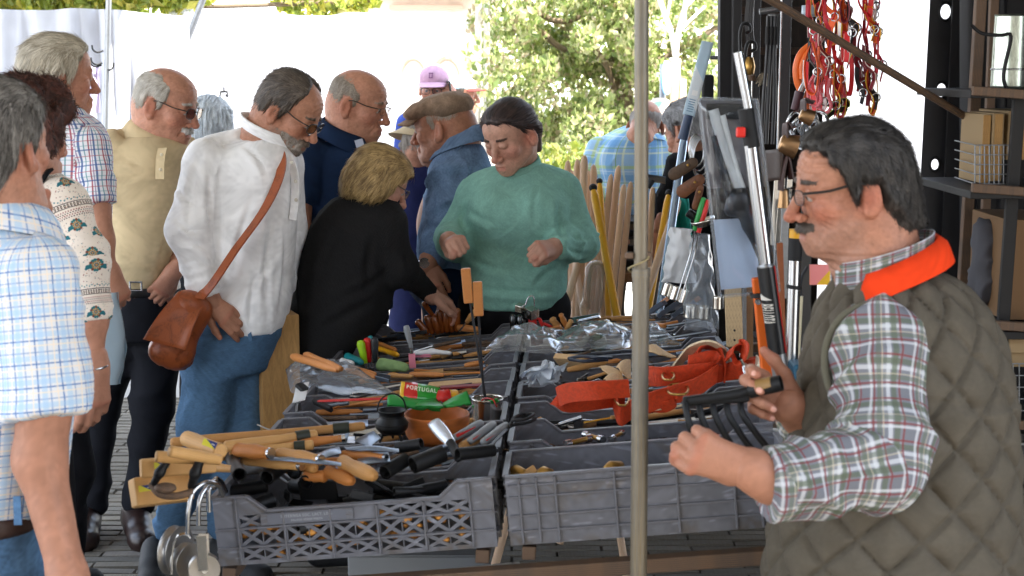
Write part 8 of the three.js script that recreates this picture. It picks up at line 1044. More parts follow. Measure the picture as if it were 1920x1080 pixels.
// ================= tools hanging and standing at the right =================
{
  // leaning wooden and yellow handles in a bin beyond the crates
  const haft = (x0, y0, x1, y1, D0, r, m, l, g = 'pale wooden tool handles standing beyond the crates') => { const a = at(x0, y0, D0), d = at(x1, y1, D0 - 0.25).sub(a), b = a.clone().addScaledVector(d, (a.y - 0.06) / -d.y), R = r * mpp(y0, D0); G1('wooden_stick', l, 'stick', [['shaft', turned(b, a, [[0.001, 0], [R * 0.95, 0.002], [R, 0.5], [R * 0.98, 0.97], [R * 0.7, 0.992], [0.001, 1]], 12), m], ...(m === MT.yellow ? [['cap', new THREE.SphereGeometry(R * 1.06, 12, 8).translate(a.x, a.y, a.z), MT.black]] : [])], g); };
  const L = 'pale wooden handle standing beyond the crates, '; let n = 0; const ord = ['first', 'second', 'third', 'fourth', 'fifth', 'sixth', 'seventh', 'eighth', 'ninth', 'tenth', 'eleventh', 'twelfth', 'thirteenth', 'fourteenth', 'fifteenth', 'sixteenth', 'seventeenth'];
  for (const [x0, y0, x1, y1, D, r] of [[1065, 300, 1058, 570, 6.0, 6.5], [1072, 318, 1072, 575, 6.1, 6], [1083, 298, 1078, 572, 6.05, 7], [1096, 290, 1086, 572, 5.95, 7.5], [1104, 320, 1100, 575, 6.1, 6], [1113, 308, 1112, 572, 6.05, 7], [1122, 352, 1128, 575, 5.95, 6.5], [1146, 326, 1120, 575, 6.0, 6], [1160, 310, 1132, 575, 6.05, 6.5], [1170, 345, 1146, 575, 5.9, 6.5], [1183, 340, 1160, 575, 6.0, 6], [1205, 360, 1198, 575, 6.0, 6.5], [1224, 350, 1212, 575, 6.05, 6], [1090, 470, 1062, 572, 5.75, 7], [1078, 490, 1092, 575, 5.8, 6]]) haft(x0, y0, x1, y1, D, r, MT.ash, L + ord[n++] + ' from the left');
  haft(1274, 372, 1205, 570, 5.6, 7.5, MT.ash, 'pale wooden handle leaning most, in front of the yellow one');
  for (const [x0, y0, x1, y1, D, r, l] of [[1112, 352, 1152, 566, 5.7, 7.5, 'bright yellow tool handle leaning left, with a black tip, nearest'], [1124, 340, 1140, 570, 5.85, 6, 'yellow tool handle just behind the nearest yellow one'], [1254, 362, 1218, 570, 5.75, 6.5, 'yellow tool handle right of the steel pole']]) { haft(x0, y0, x1, y1, D, r, MT.yellow, l, 'yellow tool handles'); }
  haft(1284, 250, 1238, 572, 5.55, 8, std(0xa9bfd8, 0.25, { metalness: 0.7 }), 'pale blue metal pole leaning right of the wooden handles', 'metal poles');
  { const D = 5.4, q = [[1316, 76], [1338, 80], [1302, 220], [1280, 214]].map(([x, y]) => at(x, y, D)), tx = canvasTex(64, 256, (g, w, h) => { g.fillStyle = '#b9d3e6'; g.fillRect(0, 0, w, h); g.fillStyle = '#dfe9f0'; g.beginPath(); g.moveTo(0, 60); g.lineTo(64, 20); g.lineTo(64, 120); g.lineTo(0, 170); g.fill(); g.fillStyle = '#6b90ae'; for (let i = 0; i < 6; i++) g.fillRect(14, 14 + i * 8, 34, 3); g.fillStyle = '#f3f6f8'; g.fillRect(18, 70, 30, 18); });
    G1('saw_blade', 'long flat saw in a pale blue printed sleeve pointing upwards', 'saw', [['sleeve', sheet((u, v) => q[0].clone().lerp(q[1], u).lerp(q[3].clone().lerp(q[2], u), v), 4, 8, 0.006, 1, 1), std(0xffffff, 0.4, { map: tx })], ['handle', bar(at(1292, 216, D), at(1280, 262, D), 0.018, 0.02), std(0x23395a, 0.4)]]); }
  { const D = 5.5, a = at(1222, 336, D); G1('hoe_head', 'grey steel hoe head just right of the steel pole', 'hoe', [['blade', sheet((u, v) => at(lerp(1206, 1248, u), lerp(326, 338, v) + 6 * u, D + 0.05 * v), 8, 4, 0.004), MT.blade], ['socket', bar(a, at(1214, 352, D), 0.016, 0.012), darkSteel]]); }
  { const D = 5.55; G1('wrapped_stick', 'curved tool handle in clear wrap standing before the yellow handles', 'tool handle', [['handle', tube([at(1104, 580, D), at(1106, 520, D), at(1112, 496, D), at(1126, 494, D), at(1131, 512, D), at(1128, 575, D)], 0.008, 30, 8), MT.ash], ['wrap', solid([cone(at(1108, 580, D), at(1117, 504, D), 0.042, 0.036, { k: 0.02 })], 0.012, { uv: true, disp: folds(0.007, { seed: 6, fu: 20, fv: 20 }) }), MT.film]]); }
  // dark bin and crates that hold the handles
  { const c = at(1150, 560, 6.0), g = [], w = 0.9, H = 0.42; for (let i = 0; i <= 10; i++) g.push(box(0.02, H, 0.012, -w / 2 + i * w / 10, H / 2, 0.16, 0.002), box(0.02, H, 0.012, -w / 2 + i * w / 10, H / 2, -0.16, 0.002)); for (let i = 0; i <= 4; i++) for (const z of [0.163, -0.163]) g.push(box(w, 0.02, 0.008, 0, 0.01 + i * 0.1, z, 0.002)); for (let i = 0; i <= 4; i++) for (const x of [-w / 2, w / 2]) g.push(box(0.008, 0.02, 0.33, x, 0.01 + i * 0.1, 0, 0.002)); G1('slatted_bin', 'dark slatted bin holding the upright tool handles', 'bin', [['bin', merge(g).translate(c.x, 0, c.z), MT.black]]); }
  { const D = 6.5, t = at(1180, 440, D), g = []; for (let i = 0; i < 4; i++) g.push(box(0.36, 0.012, 0.28, 0, i * 0.07, 0), ...[-0.17, -0.06, 0.06, 0.17].map((x) => box(0.012, 0.07, 0.28, x, i * 0.07 + 0.035, 0))); G1('black_crates', 'stack of black lattice crates behind the tool handles', 'crates', [['crate_stack', merge(g).translate(t.x, t.y - 0.14, t.z), MT.black], ['table', box(0.7, 0.04, 0.4, t.x, t.y - 0.17, t.z), MT.oldWood], ...[-0.3, 0.3].map((x) => ['leg', box(0.04, t.y - 0.19, 0.04, t.x + x, (t.y - 0.19) / 2, t.z), MT.oldWood])]); }
  M('teal_cloth', 'teal cloth hanging behind the leather sheaths', 'cloth', sheet((u, v) => { const a = at(lerp(1262, 1296, u) - 6 * v, lerp(440, 372, v), 5.95); a.z += 0.03 * Math.sin(u * 9); return a; }, 16, 8, 0.004), std(0x1c9a8e, 0.85), at(1278, 440, 5.95));
  // leather sheaths on a ring
  const DS = 4.15, sheath = (x0, y0, x1, y1, r, m, l) => { const a = at(x0, y0, DS), b = at(x1, y1, DS - 0.03), R = r * mpp(y0, DS), g = solid([cone(a, b, R, R * 0.85, { k: 0.02 })], 0.005, { uv: true }); const c = a.clone().lerp(b, 0.45), s = new THREE.Matrix4().makeScale(1, 1, 0.35); g.translate(-c.x, -c.y, -c.z).applyMatrix4(s).translate(c.x, c.y, c.z); const rv = b.clone().lerp(a, 0.3).add(V3(0, 0.004, R * 0.36)); G1('leather_sheath', l, 'sheath', [['leather', g, m], ['rivet', new THREE.SphereGeometry(0.0045, 8, 6).translate(rv.x, rv.y, rv.z), MT.brass]], 'leather sheaths on a ring'); };
  sheath(1264, 326, 1300, 306, 12, leather('#4a3624', 0.6), 'dark olive-brown leather sheath, upper one of the hanging bunch'); sheath(1280, 358, 1312, 338, 13, leather('#6b4126', 0.55), 'reddish brown leather sheath below the darker one'); sheath(1304, 386, 1314, 352, 8, leather('#6a3f24', 0.55), 'narrow brown leather sheath hanging straight down');
  G1('wire_rings', 'bunch of bent steel wire rings above the leather sheaths', 'rings', [0, 1, 2, 3, 4].map((i) => ['ring', tube([0, 1, 2, 3, 4, 5, 6, 7].map((k) => { const A = k / 8 * Math.PI * 2; return at(1306 + i * 4 + Math.cos(A) * (14 + i * 2), 282 + i * 5 + Math.sin(A) * (30 + i * 4), DS + 0.01 * i + 0.02 * Math.cos(A)); }), 0.0026, 40, 6, true), MT.steel]));
  for (const [x0, y0, x1, y1, m, l] of [[1320, 370, 1302, 432, MT.green, 'green'], [1328, 374, 1309, 436, MT.red, 'red']]) G1('plastic_grip', `${l} plastic grip of the hanging wire tool beside the sheaths`, 'tool grip', [['grip', turned(at(x0, y0, DS - 0.02), at(x1, y1, DS - 0.02), [[0.001, 0], [0.007, 0.02], [0.0085, 0.4], [0.007, 1], [0.001, 1]]), m], ['wire', tube([at(x1, y1, DS - 0.02), at(x1 - 4, y1 + 30, DS), at(x1 - 22, y1 + 90, DS), at(x1 - 34, y1 + 130, DS)], 0.0022, 20, 6), MT.steel]]);
  G1('steel_bowl', 'small dented steel bowl hanging under the sheaths', 'bowl', [['bowl', lathe([[0.001, 0], [0.024, 0.004], [0.034, 0.018], [0.036, 0.024], [0.032, 0.02], [0.001, 0.006]], 24).rotateZ(0.3).translate(...at(1322, 426, DS - 0.03).toArray()), MT.tin]]);
  G1('black_cup', 'small black tubular fitting hanging below the narrow sheath', 'fitting', [['cup', pipe(at(1290, 398, DS), at(1304, 408, DS), 0.013), MT.blackIron]]);
  // plastic bags and tins hanging
  const hangBag = (pts, D, l, sd, mat = MT.film) => { const q = pts.map(([x, y]) => at(x, y, D)); M('plastic_bag', l, 'plastic bag', sheet((u, v) => { const a = u * Math.PI * 2, e = v, p = q[0].clone().lerp(q[1], 0.5 + 0.5 * Math.cos(a)).lerp(q[3].clone().lerp(q[2], 0.5 + 0.5 * Math.cos(a)), e); p.z += Math.sin(a) * 0.05 * (0.5 + 0.5 * Math.sin(v * Math.PI)) + 0.012 * noise(u * 11, v * 7, sd) ; p.x += 0.008 * noise(u * 9, v * 8, sd + 4); return p; }, 44, 22, 0.0008), mat, q[0], 'plastic bags hanging at the right'); };
  hangBag([[1242, 528], [1302, 530], [1296, 430], [1258, 426]], 4.5, 'cloudy white plastic bag hanging left of the tool blister pack', 3, new THREE.MeshPhysicalMaterial({ color: 0xe4e6e8, roughness: 0.5, transmission: 0.3, thickness: 0 })); hangBag([[1280, 618], [1346, 616], [1330, 440], [1296, 440]], 4.3, 'long clear plastic sleeve hanging in front of the blister pack', 7);
  const tin = (x, y, w, h, D, rot, l) => { const r = w / 2 * mpp(y, D), H = h * mpp(y, D), c = at(x, y, D); G1('tin_cup', l, 'tin', [['cup', lathe([[0.001, -H / 2], [r, -H / 2], [r * 1.02, -H / 2 + 0.003], [r, -H / 2 + 0.005], [r, H / 2 - 0.004], [r * 1.02, H / 2], [r * 0.95, H / 2], [r * 0.94, -H / 2 + 0.004]], 28).rotateZ(rot).translate(c.x, c.y, c.z), MT.tin]], 'shiny tin cups hanging at the right'); };
  tin(1250, 543, 20, 24, 4.5, -0.3, 'leftmost shiny tin cup above the far right crates'); tin(1266, 550, 20, 26, 4.48, -0.3, 'second tin cup from the left'); tin(1283, 556, 20, 26, 4.46, -0.3, 'third tin cup, touching the clear sleeve'); tin(1295, 584, 27, 24, 4.3, -0.06, 'left tin cup at the bottom of the clear sleeve'); tin(1320, 586, 28, 24, 4.3, -0.06, 'right tin cup at the bottom of the clear sleeve'); tin(1346, 568, 20, 24, 4.2, 0, 'small tin cup left of the cream plate');
  // flat shafts behind the blister pack
  const plate = (name, x0, y0, x1, y1, w, D, m, l, cat, ex = []) => G1(name, l, cat, [['plate', beam(at(x0, y0, D), at(x1, y1, D), w * mpp(y0, D), 0.008, 0.003), m], ...ex]);
  { const D = 3.75, h = []; for (const y of [618, 636]) { const c = at(1376, y, D - 0.006); h.push(new THREE.CylinderGeometry(0.003, 0.003, 0.004, 12).rotateX(Math.PI / 2).translate(c.x, c.y, c.z + 0.012)); } plate('leather_plate', 1374, 540, 1378, 650, 32, D, leather('#b9a07a', 0.7), 'cream leather strip with two punched holes below the blister pack', 'leather', [['hole', merge(h), MT.black]]); }
  plate('flat_bar', 1396, 440, 1396, 690, 8, 3.8, MT.galv, 'thin galvanised flat bar behind the cream strip', 'bar'); plate('wooden_batten', 1406, 470, 1405, 705, 14, 3.8, MT.oldWood, 'dark wooden batten left of the orange tool shaft', 'batten'); plate('wooden_batten', 1462, 455, 1468, 640, 12, 3.7, leather('#8a4a22', 0.6), 'reddish leather-brown batten right of the black label', 'batten');
  // pruner in a blister pack
  { const D = 3.2, q = [[1350, 556], [1461, 546], [1420, 187], [1310, 186]].map(([x, y]) => at(x, y, D)), f = (u, v, z = 0) => { const p = q[0].clone().lerp(q[1], u).lerp(q[3].clone().lerp(q[2], u), v); p.z += z; return p; };
    const t = T('tool_blister_pack', 'tall clear blister pack holding a grey pruning tool, hanging left of the vendor', 'blister pack', f(0.5, 0));
    W(t, 'backing_card', sheet((u, v) => f(u, 0.55 + 0.45 * v, -0.012), 6, 20, 0.002, 1, 1), std(0x6f6a6c, 0.45));
    W(t, 'reflection_sheet', sheet((u, v) => f(0.04 + 0.92 * u, 0.03 + 0.36 * v, -0.012), 6, 10, 0.002), std(0xb9c4d6, 0.4));  // pale sheet added in place of reflections low in the shell
    W(t, 'clear_shell', sheet((u, v) => f(u, v, 0.03 * Math.min(1, 10 * Math.min(u, 1 - u)) * Math.min(1, 20 * Math.min(v, 1 - v)) + 0.004 * noise(u * 5, v * 12, 3)), 30, 60, 0.0012), MT.clear);
    W(t, 'rim', merge([bar(f(0, 0), f(1, 0), 0.004), bar(f(1, 0), f(1, 1), 0.004), bar(f(1, 1), f(0, 1), 0.004), bar(f(0, 1), f(0, 0), 0.004)]), MT.film);
    W(t, 'header_card', beam(f(0.1, 0.94, 0.008), f(0.9, 0.94, 0.008), 0.034, 0.003, 0.001), MT.black);
    for (const [a, b, r, m] of [[[0.22, 0.95], [0.55, 0.5], 0.012, std(0xc4c2be, 0.4)], [[0.35, 0.92], [0.62, 0.46], 0.009, std(0xd8d6d0, 0.4)], [[0.2, 0.82], [0.42, 0.42], 0.01, darkSteel]]) W(t, 'tool_arm', tube([f(...a, 0.008), f((a[0] + b[0]) / 2 - 0.03, (a[1] + b[1]) / 2, 0.012), f(...b, 0.008)], r, 20, 8), m);
    W(t, 'jaw', solid([cone(f(0.5, 0.5, 0.01), f(0.62, 0.36, 0.012), 0.02, 0.014, { k: 0.02 }), cone(f(0.62, 0.36, 0.012), f(0.72, 0.3, 0.01), 0.014, 0.02, { k: 0.02 }), cone(f(0.5, 0.5, 0.01), f(0.3, 0.44, 0.01), 0.018, 0.012)], 0.006, { uv: true }), darkSteel); W(t, 'yellow_lever', bar(f(0.78, 0.62, 0.012), f(0.82, 0.4, 0.012), 0.007), MT.yellow); W(t, 'cord', tube([f(0.6, 0.3, 0.012), f(0.74, 0.16, 0.012), f(0.9, 0.02, 0.012)], 0.004, 20, 6), MT.black); }
  { // telescopic silver pole with the red button
    const D = 3.05, P3 = (x, y, d = 0) => at(x, y, D + d); G1('telescopic_pole', 'silver telescopic pole with a black joint and red button before the blister pack', 'pole', [['upper_tube', bar(P3(1404, 205), P3(1384, 98), 0.0105, 0.0105, 20), MT.steel], ['joint', bar(P3(1398, 204), P3(1410, 276), 0.0165, 0.0165, 20), MT.black], ['red_button', box(0.02, 0.022, 0.012, ...P3(1389, 248, -0.02).toArray(), 0.004), std(0xe0291c, 0.4)], ['lower_tube', bar(P3(1408, 272), P3(1437, 505), 0.0155, 0.0155, 20), MT.steel]]);
    const tx = canvasTex(64, 512, (g, w, h) => { g.fillStyle = '#17181a'; g.fillRect(0, 0, w, h); g.fillStyle = '#c9251c'; g.fillRect(44, 0, 12, h); g.fillStyle = '#d9d5cc'; g.beginPath(); g.moveTo(22, 150); g.lineTo(36, 190); g.lineTo(10, 184); g.fill(); g.save(); g.translate(16, 205); g.rotate(Math.PI / 2); g.font = 'italic bold 28px sans-serif'; g.fillText('BELLOTA', 0, 0); g.restore(); });
    const a = P3(1436, 500, -0.02), b = P3(1458, 662, -0.02), gl = new THREE.CylinderGeometry(0.0195, 0.0195, a.distanceTo(b), 24, 1, true); gl.rotateY(Math.PI * 0.9); orient(gl, b, a);
    G1('labelled_rod', 'shaft with a black and red label lettered BELLOTA, next to the orange shaft', 'tool shaft', [['label', gl, std(0xffffff, 0.35, { map: tx, side: THREE.DoubleSide })], ['tube', bar(P3(1436, 498, -0.02), P3(1468, 735, -0.02), 0.018, 0.018, 20), std(0x9a9c9e, 0.4, { metalness: 0.8 })]]);
    G1('orange_rod', 'orange square steel shaft running down to the fork', 'tool shaft', [['shaft', beam(P3(1421, 520, 0.02), P3(1440, 712, 0.02), 0.027, 0.02, 0.004), MT.orange], ['black_ring', bar(P3(1423, 548, 0.02), P3(1424, 556, 0.02), 0.02), MT.black], ['bolt', new THREE.CylinderGeometry(0.006, 0.006, 0.012, 12).rotateX(Math.PI / 2).translate(...P3(1421, 566, 0.0).toArray()), MT.steel]]); }
  { const D = 3.5; G1('silver_tube', 'tall silver tube with a black and yellow top close to the vendor face', 'pole', [['tube', bar(at(1490, 485, D), at(1482, 720, D), 0.0165, 0.0165, 20), MT.steel], ['black_grip', bar(at(1492, 446, D), at(1490, 488, D), 0.017, 0.017, 18), MT.black], ['yellow_ring', bar(at(1493, 430, D), at(1492, 447, D), 0.0165, 0.0165, 18), MT.yellow], ['clip', bar(at(1489, 534, D), at(1488, 541, D), 0.0185, 0.0185, 18), MT.black]]);
    G1('cream_brush', 'cream plastic handle with a round white foot near the vendor chest', 'tool handle', [['shaft', bar(at(1500, 555, D + 0.05), at(1494, 670, D + 0.05), 0.008), std(0xd9cfae, 0.5)], ['foot', solid([ell(at(1496, 674, D + 0.05), [0.018, 0.016, 0.012])], 0.004, { uv: true }), std(0xd9c9c0, 0.5)], ['wire', tube([at(1500, 555, D + 0.05), at(1503, 520, D + 0.05), at(1514, 500, D + 0.05)], 0.004, 12, 6), darkSteel]]); }
  for (const [x, w, m, l] of [[1472, 14, MT.galv, 'punched galvanised strip left of the silver tube'], [1512, 20, std(0x3a3836, 0.7), 'dark scuffed panel strip behind the cream handle']]) plate('hanging_strip', x, 380, x - 2, w > 15 ? 700 : 560, w, 4.0, m, l, 'strip');
  // cowbells
  const bell = (x, y, w, h, D, l, rot = 0, sy = 295) => { const r = w / 2 * mpp(y, D), H = h * mpp(y, D), c = at(x, y, D); G1('cowbell', l, 'cowbell', [['bell', lathe([[r, 0], [r * 1.05, 0.002], [r * 0.9, H * 0.5], [r * 0.75, H * 0.9], [r * 0.5, H], [0.001, H], [0.001, H * 0.95], [r * 0.68, H * 0.85], [r * 0.84, H * 0.5], [r * 0.95, 0.002]], 20).translate(0, -H / 2, 0).rotateZ(rot).scale(1, 1, 0.7).translate(c.x, c.y, c.z), std(0x9a7a58, 0.3, { metalness: 0.9 })], ['neck_strap', ribbon([at(x - 6, y - h * 0.4, D), at(x - 4, y - h * 1.2, D), at(x + 4, sy, D), at(x + 14, y - h, D)], 0.028, 0.005, V3(0.3, 0.2, 1), 24), leather('#3c2420', 0.5)]], 'cowbells on leather straps'); };
  bell(1470, 372, 24, 36, 3.9, 'copper-coloured cowbell on a dark strap beside the vendor forehead', 0, 296); bell(1478, 272, 44, 34, 3.9, 'larger tilted cowbell above the vendor forehead', 1.3, 240); bell(1512, 218, 30, 26, 3.9, 'brownish cowbell under the red halters', 1.2, 190);
  seed(101); G1('chain_bundle', 'bunch of bright steel chains and rings above the tilted cowbell', 'chains', [0, 1, 2, 3, 4, 5, 6].map((i) => ['loop', tube([0, 1, 2, 3, 4, 5, 6, 7].map((k) => { const A = k / 8 * Math.PI * 2, cx = 1492 + i * 7, cy = 232 + (i % 3) * 12; return at(cx + Math.cos(A) * (16 + rnd(-3, 5)), cy + Math.sin(A) * (24 + rnd(-4, 6)), 4.0 + rnd(-0.03, 0.03)); }), 0.004, 40, 6, true), MT.steel]));
  G1('aluminium_strips', 'perforated bright aluminium strips hanging behind the cowbell', 'strips', [1452, 1461, 1474].map((x, i) => ['strip', beam(at(x + 8, 290 + i * 20, 4.05), at(x - 4, 460 + i * 10, 4.05), 0.015, 0.003), MT.tin]));
  G1('leather_flap', 'dark leather flap curling out left of the cowbells', 'leather', [['flap', sheet((u, v) => { const a = at(lerp(1436, 1472, u), lerp(340, 282, v) - 10 * u, 3.95); a.z += 0.05 * Math.sin(u * 2.5); return a; }, 10, 8, 0.005), leather('#3a2c26', 0.45)]]);
  // black things hanging on the lorry posts
  G1('black_hooks', 'black scrolled iron hooks hanging at the lorry post', 'hooks', [[0, 0], [10, 34]].map(([dx, dy], i) => ['hook', tube([at(1388 + dx, 100 + dy, 5.0), at(1388 + dx, 60 + dy, 5.0), at(1394 + dx, 45 + dy, 5.0), at(1404 + dx, 46 + dy, 5.0), at(1406 + dx, 58 + dy, 5.0), at(1398 + dx, 62 + dy, 5.0)], 0.006, 30, 8), MT.blackIron]));
  for (const [x0, x1, l] of [[1440, 1432, 'left'], [1447, 1441, 'middle'], [1454, 1452, 'right']]) G1('riding_whip', `long black whip hanging between the lorry posts, ${l} of three`, 'whip', [['shaft', tube([at(x0, 30, 4.95), at(x0 - 2, 100, 4.95), at(x1, 180, 4.95), at(x1 - 4, 270, 4.95)], 0.006, 20, 8), std(0x15161b, 0.4)], ['grip', bar(at(x0, 50, 4.95), at(x0 - 1, 84, 4.95), 0.009), MT.black]], 'black whips between the lorry posts');
  G1('leather_saddle_flap', 'grey leather triangle hanging between the lorry posts', 'leather', [['flap', sheet((u, v) => { const a = at(lerp(1440, 1470, u) * (1 - v) + v * 1458, lerp(26, 90, v), 4.98); a.z += 0.02 * Math.sin(u * 3); return a; }, 8, 8, 0.005), leather('#4b4a4a', 0.4)], ['rail', bar(at(1424, 22, 4.96), at(1474, 14, 4.96), 0.01), MT.galv]]);
  G1('horsehair_tuft', 'frayed pale rope tuft hanging between the lorry posts', 'rope', [['tuft', merge([...Array(22).keys()].map((i) => { const a = at(1434, 138, 5.0), b = at(1418 + (i % 7) * 4, 150 + (i * 5) % 14, 5.0 + 0.01 * (i % 4)); return tube([a, a.clone().lerp(b, 0.5).add(V3(0, 0.01, 0.01)), b], 0.0022, 6, 5); })), std(0x9a8d78, 0.9)]]);
  G1('orange_tool', 'orange curved bow tool with a silver and dark red grip behind the halters', 'tool', [['bow', tube([at(1520, 86, 4.6), at(1504, 100, 4.6), at(1495, 124, 4.6), at(1496, 150, 4.6), at(1506, 178, 4.6), at(1512, 208, 4.6)], 0.014, 30, 10), MT.orange], ['bow', tube([at(1524, 90, 4.58), at(1511, 106, 4.58), at(1504, 126, 4.58), at(1505, 148, 4.58)], 0.01, 24, 8), MT.orange], ['grip', bar(at(1500, 172, 4.56), at(1490, 206, 4.56), 0.016, 0.013), std(0x43202a, 0.5)], ['silver_neck', bar(at(1512, 150, 4.56), at(1502, 172, 4.56), 0.009, 0.011), MT.steel]]);
  G1('round_lamp', 'small round white lamp fitting at the edge of the lorry panel', 'lamp', [['body', lathe([[0.001, -0.02], [0.026, -0.018], [0.03, -0.008], [0.03, 0.02], [0.001, 0.022]], 24).translate(...at(1519, 21, 5.2).toArray()), std(0xa9bac9, 0.4)]]);
  G1('hanging_strap_left', 'black buckled straps hanging at the left of the lorry posts', 'straps', [0, 1, 2].map((i) => ['strap', ribbon([at(1404 + i * 4, -10, 5.05), at(1400 + i * 4, 40, 5.05), at(1403 + i * 4, 80, 5.05)], 0.014, 0.004, V3(1, 0, 0.4), 12), std(0x1d1a1c, 0.5)]));
  G1('oil_lamp', 'small glass and metal lantern hanging behind the silver tool pole', 'lantern', [['glass', lathe([[0.001, -0.03], [0.016, -0.028], [0.02, 0], [0.013, 0.03], [0.001, 0.032]], 18).translate(...at(1405, 124, 5.0).toArray()), MT.brass], ['base', new THREE.CylinderGeometry(0.02, 0.022, 0.02, 18).translate(...at(1406, 146, 5.0).toArray()), MT.iron]]);
}
{ // the bundle of bright halters: each strap loop its own thing
  seed(111); const D = 4.35, cols = ['#c81f24', '#b81a2a', '#d8342a', '#a8182a', '#e05a20', '#d8a020', '#7a1626', '#e8e2e0', '#c81f24', '#1c1c20'];
  const webTex = ['#c81f24', '#a8182a', '#e05a20', '#7a1626', '#e8e2e0', '#1c1c20'].map((c, i) => canvasTex(32, 64, (g, w, h) => { g.fillStyle = c; g.fillRect(0, 0, w, h); g.fillStyle = i % 3 ? '#e3b93a' : '#e9d9d0'; g.fillRect(0, 22, w, 20); }, [0.05, 0.024])), webs = [0, 3, 0, 1, 2, 2, 3, 4, 1, 5].map((k) => std(0xffffff, 0.65, { map: webTex[k] })), names = ['red with a yellow stripe', 'deep red', 'bright red', 'crimson', 'orange', 'yellow', 'maroon', 'white', 'red with pale edge', 'black'];
  const spots = ['top left', 'top middle', 'top right', 'upper left', 'upper middle', 'upper right', 'centre left', 'centre', 'centre right', 'lower left', 'lower middle', 'lower right', 'bottom left', 'bottom middle', 'bottom right'];
  for (let i = 0; i < 75; i++) {
    const s = i % 15, row = Math.floor(s / 3), cI = s % 3, k = i % 10, cx = 1538 + cI * 46 + rnd(-18, 18) - (row > 2 ? 8 : 0), cy = 2 + row * 42 + rnd(-16, 16), long = rnd(60, 115), wd = rnd(3, 13), z = D + rnd(-0.07, 0.07), tw = rnd(-0.4, 0.4), q = (x, y, d = 0) => at(x, y, z + d);
    const pts = i % 4 === 0 ? [q(cx, cy - long / 2), q(cx - wd, cy - long * 0.1, 0.02), q(cx - wd * 0.5, cy + long * 0.35, 0.01), q(cx + wd * 0.5, cy + long * 0.4, -0.02), q(cx + wd, cy, -0.02), q(cx + 3, cy - long / 2 + 3, 0)] : [q(cx - wd, cy - long / 2), q(cx - wd * 0.9, cy - long * 0.1, 0.03), q(cx + wd * 0.9, cy + long * 0.2, -0.01), q(cx + wd * 0.3, cy + long / 2, 0)];
    const g = [['webbing', ribbon(pts, rnd(0.011, 0.02), 0.0025, V3(rnd(-0.6, 0.9), tw, 0.7), 36), webs[k]]]; const b = pts[2]; if (i % 2) g.push(['ring', new THREE.TorusGeometry(0.012, 0.0025, 6, 18).rotateY(rnd(-0.8, 0.8)).translate(b.x, b.y, b.z), MT.steel]);
    G1('halter_strap', `${names[k]} webbing halter strap, ${['near', 'middle layer', 'far', 'second layer', 'rearmost'][Math.floor(i / 15)]}, ${spots[s]} of the hanging bundle`, 'halter', g, 'coloured webbing halters hanging in the lorry opening');
  }
  for (const [x, y, l] of [[1528, 178, 'left'], [1546, 190, 'right']]) { const q = (a, b, d = 0) => at(x + a, y + b, D - 0.06 + d); G1('rope_lead', `red rope lead loop at the bottom of the halters, ${l} of two`, 'rope', [['rope', tube([q(0, -40), q(-12, -15, 0.02), q(-10, 12), q(2, 22), q(12, 10, -0.02), q(6, -18), q(10, -44)], 0.0055, 50, 8), new THREE.MeshStandardMaterial({ color: 0xffffff, map: plaid(0.02, '#c4263a', [[0.5, 0.3, '#e9c9c9', 0.8, 'h']]), roughness: 0.7 })]], 'red rope leads'); }
  G1('black_green_halter', 'black and lime striped halter at the bottom of the bundle', 'halter', [['webbing', ribbon([at(1548, 222, D), at(1566, 208, D), at(1588, 202, D), at(1584, 190, D), at(1560, 196, D), at(1545, 188, D)], 0.022, 0.003, V3(0.3, 1, 0.6), 36), std(0xffffff, 0.7, { map: canvasTex(32, 64, (g) => { g.fillStyle = '#1a1c18'; g.fillRect(0, 0, 32, 64); g.fillStyle = '#a6d04a'; g.fillRect(0, 24, 32, 12); }, [0.05, 0.024]) })]]);
  G1('hanging_rail', 'thin steel rail from which the halters hang', 'rail', [['rail', bar(at(1500, -26, D), at(1700, -26, D), 0.008), MT.galv]]);
}
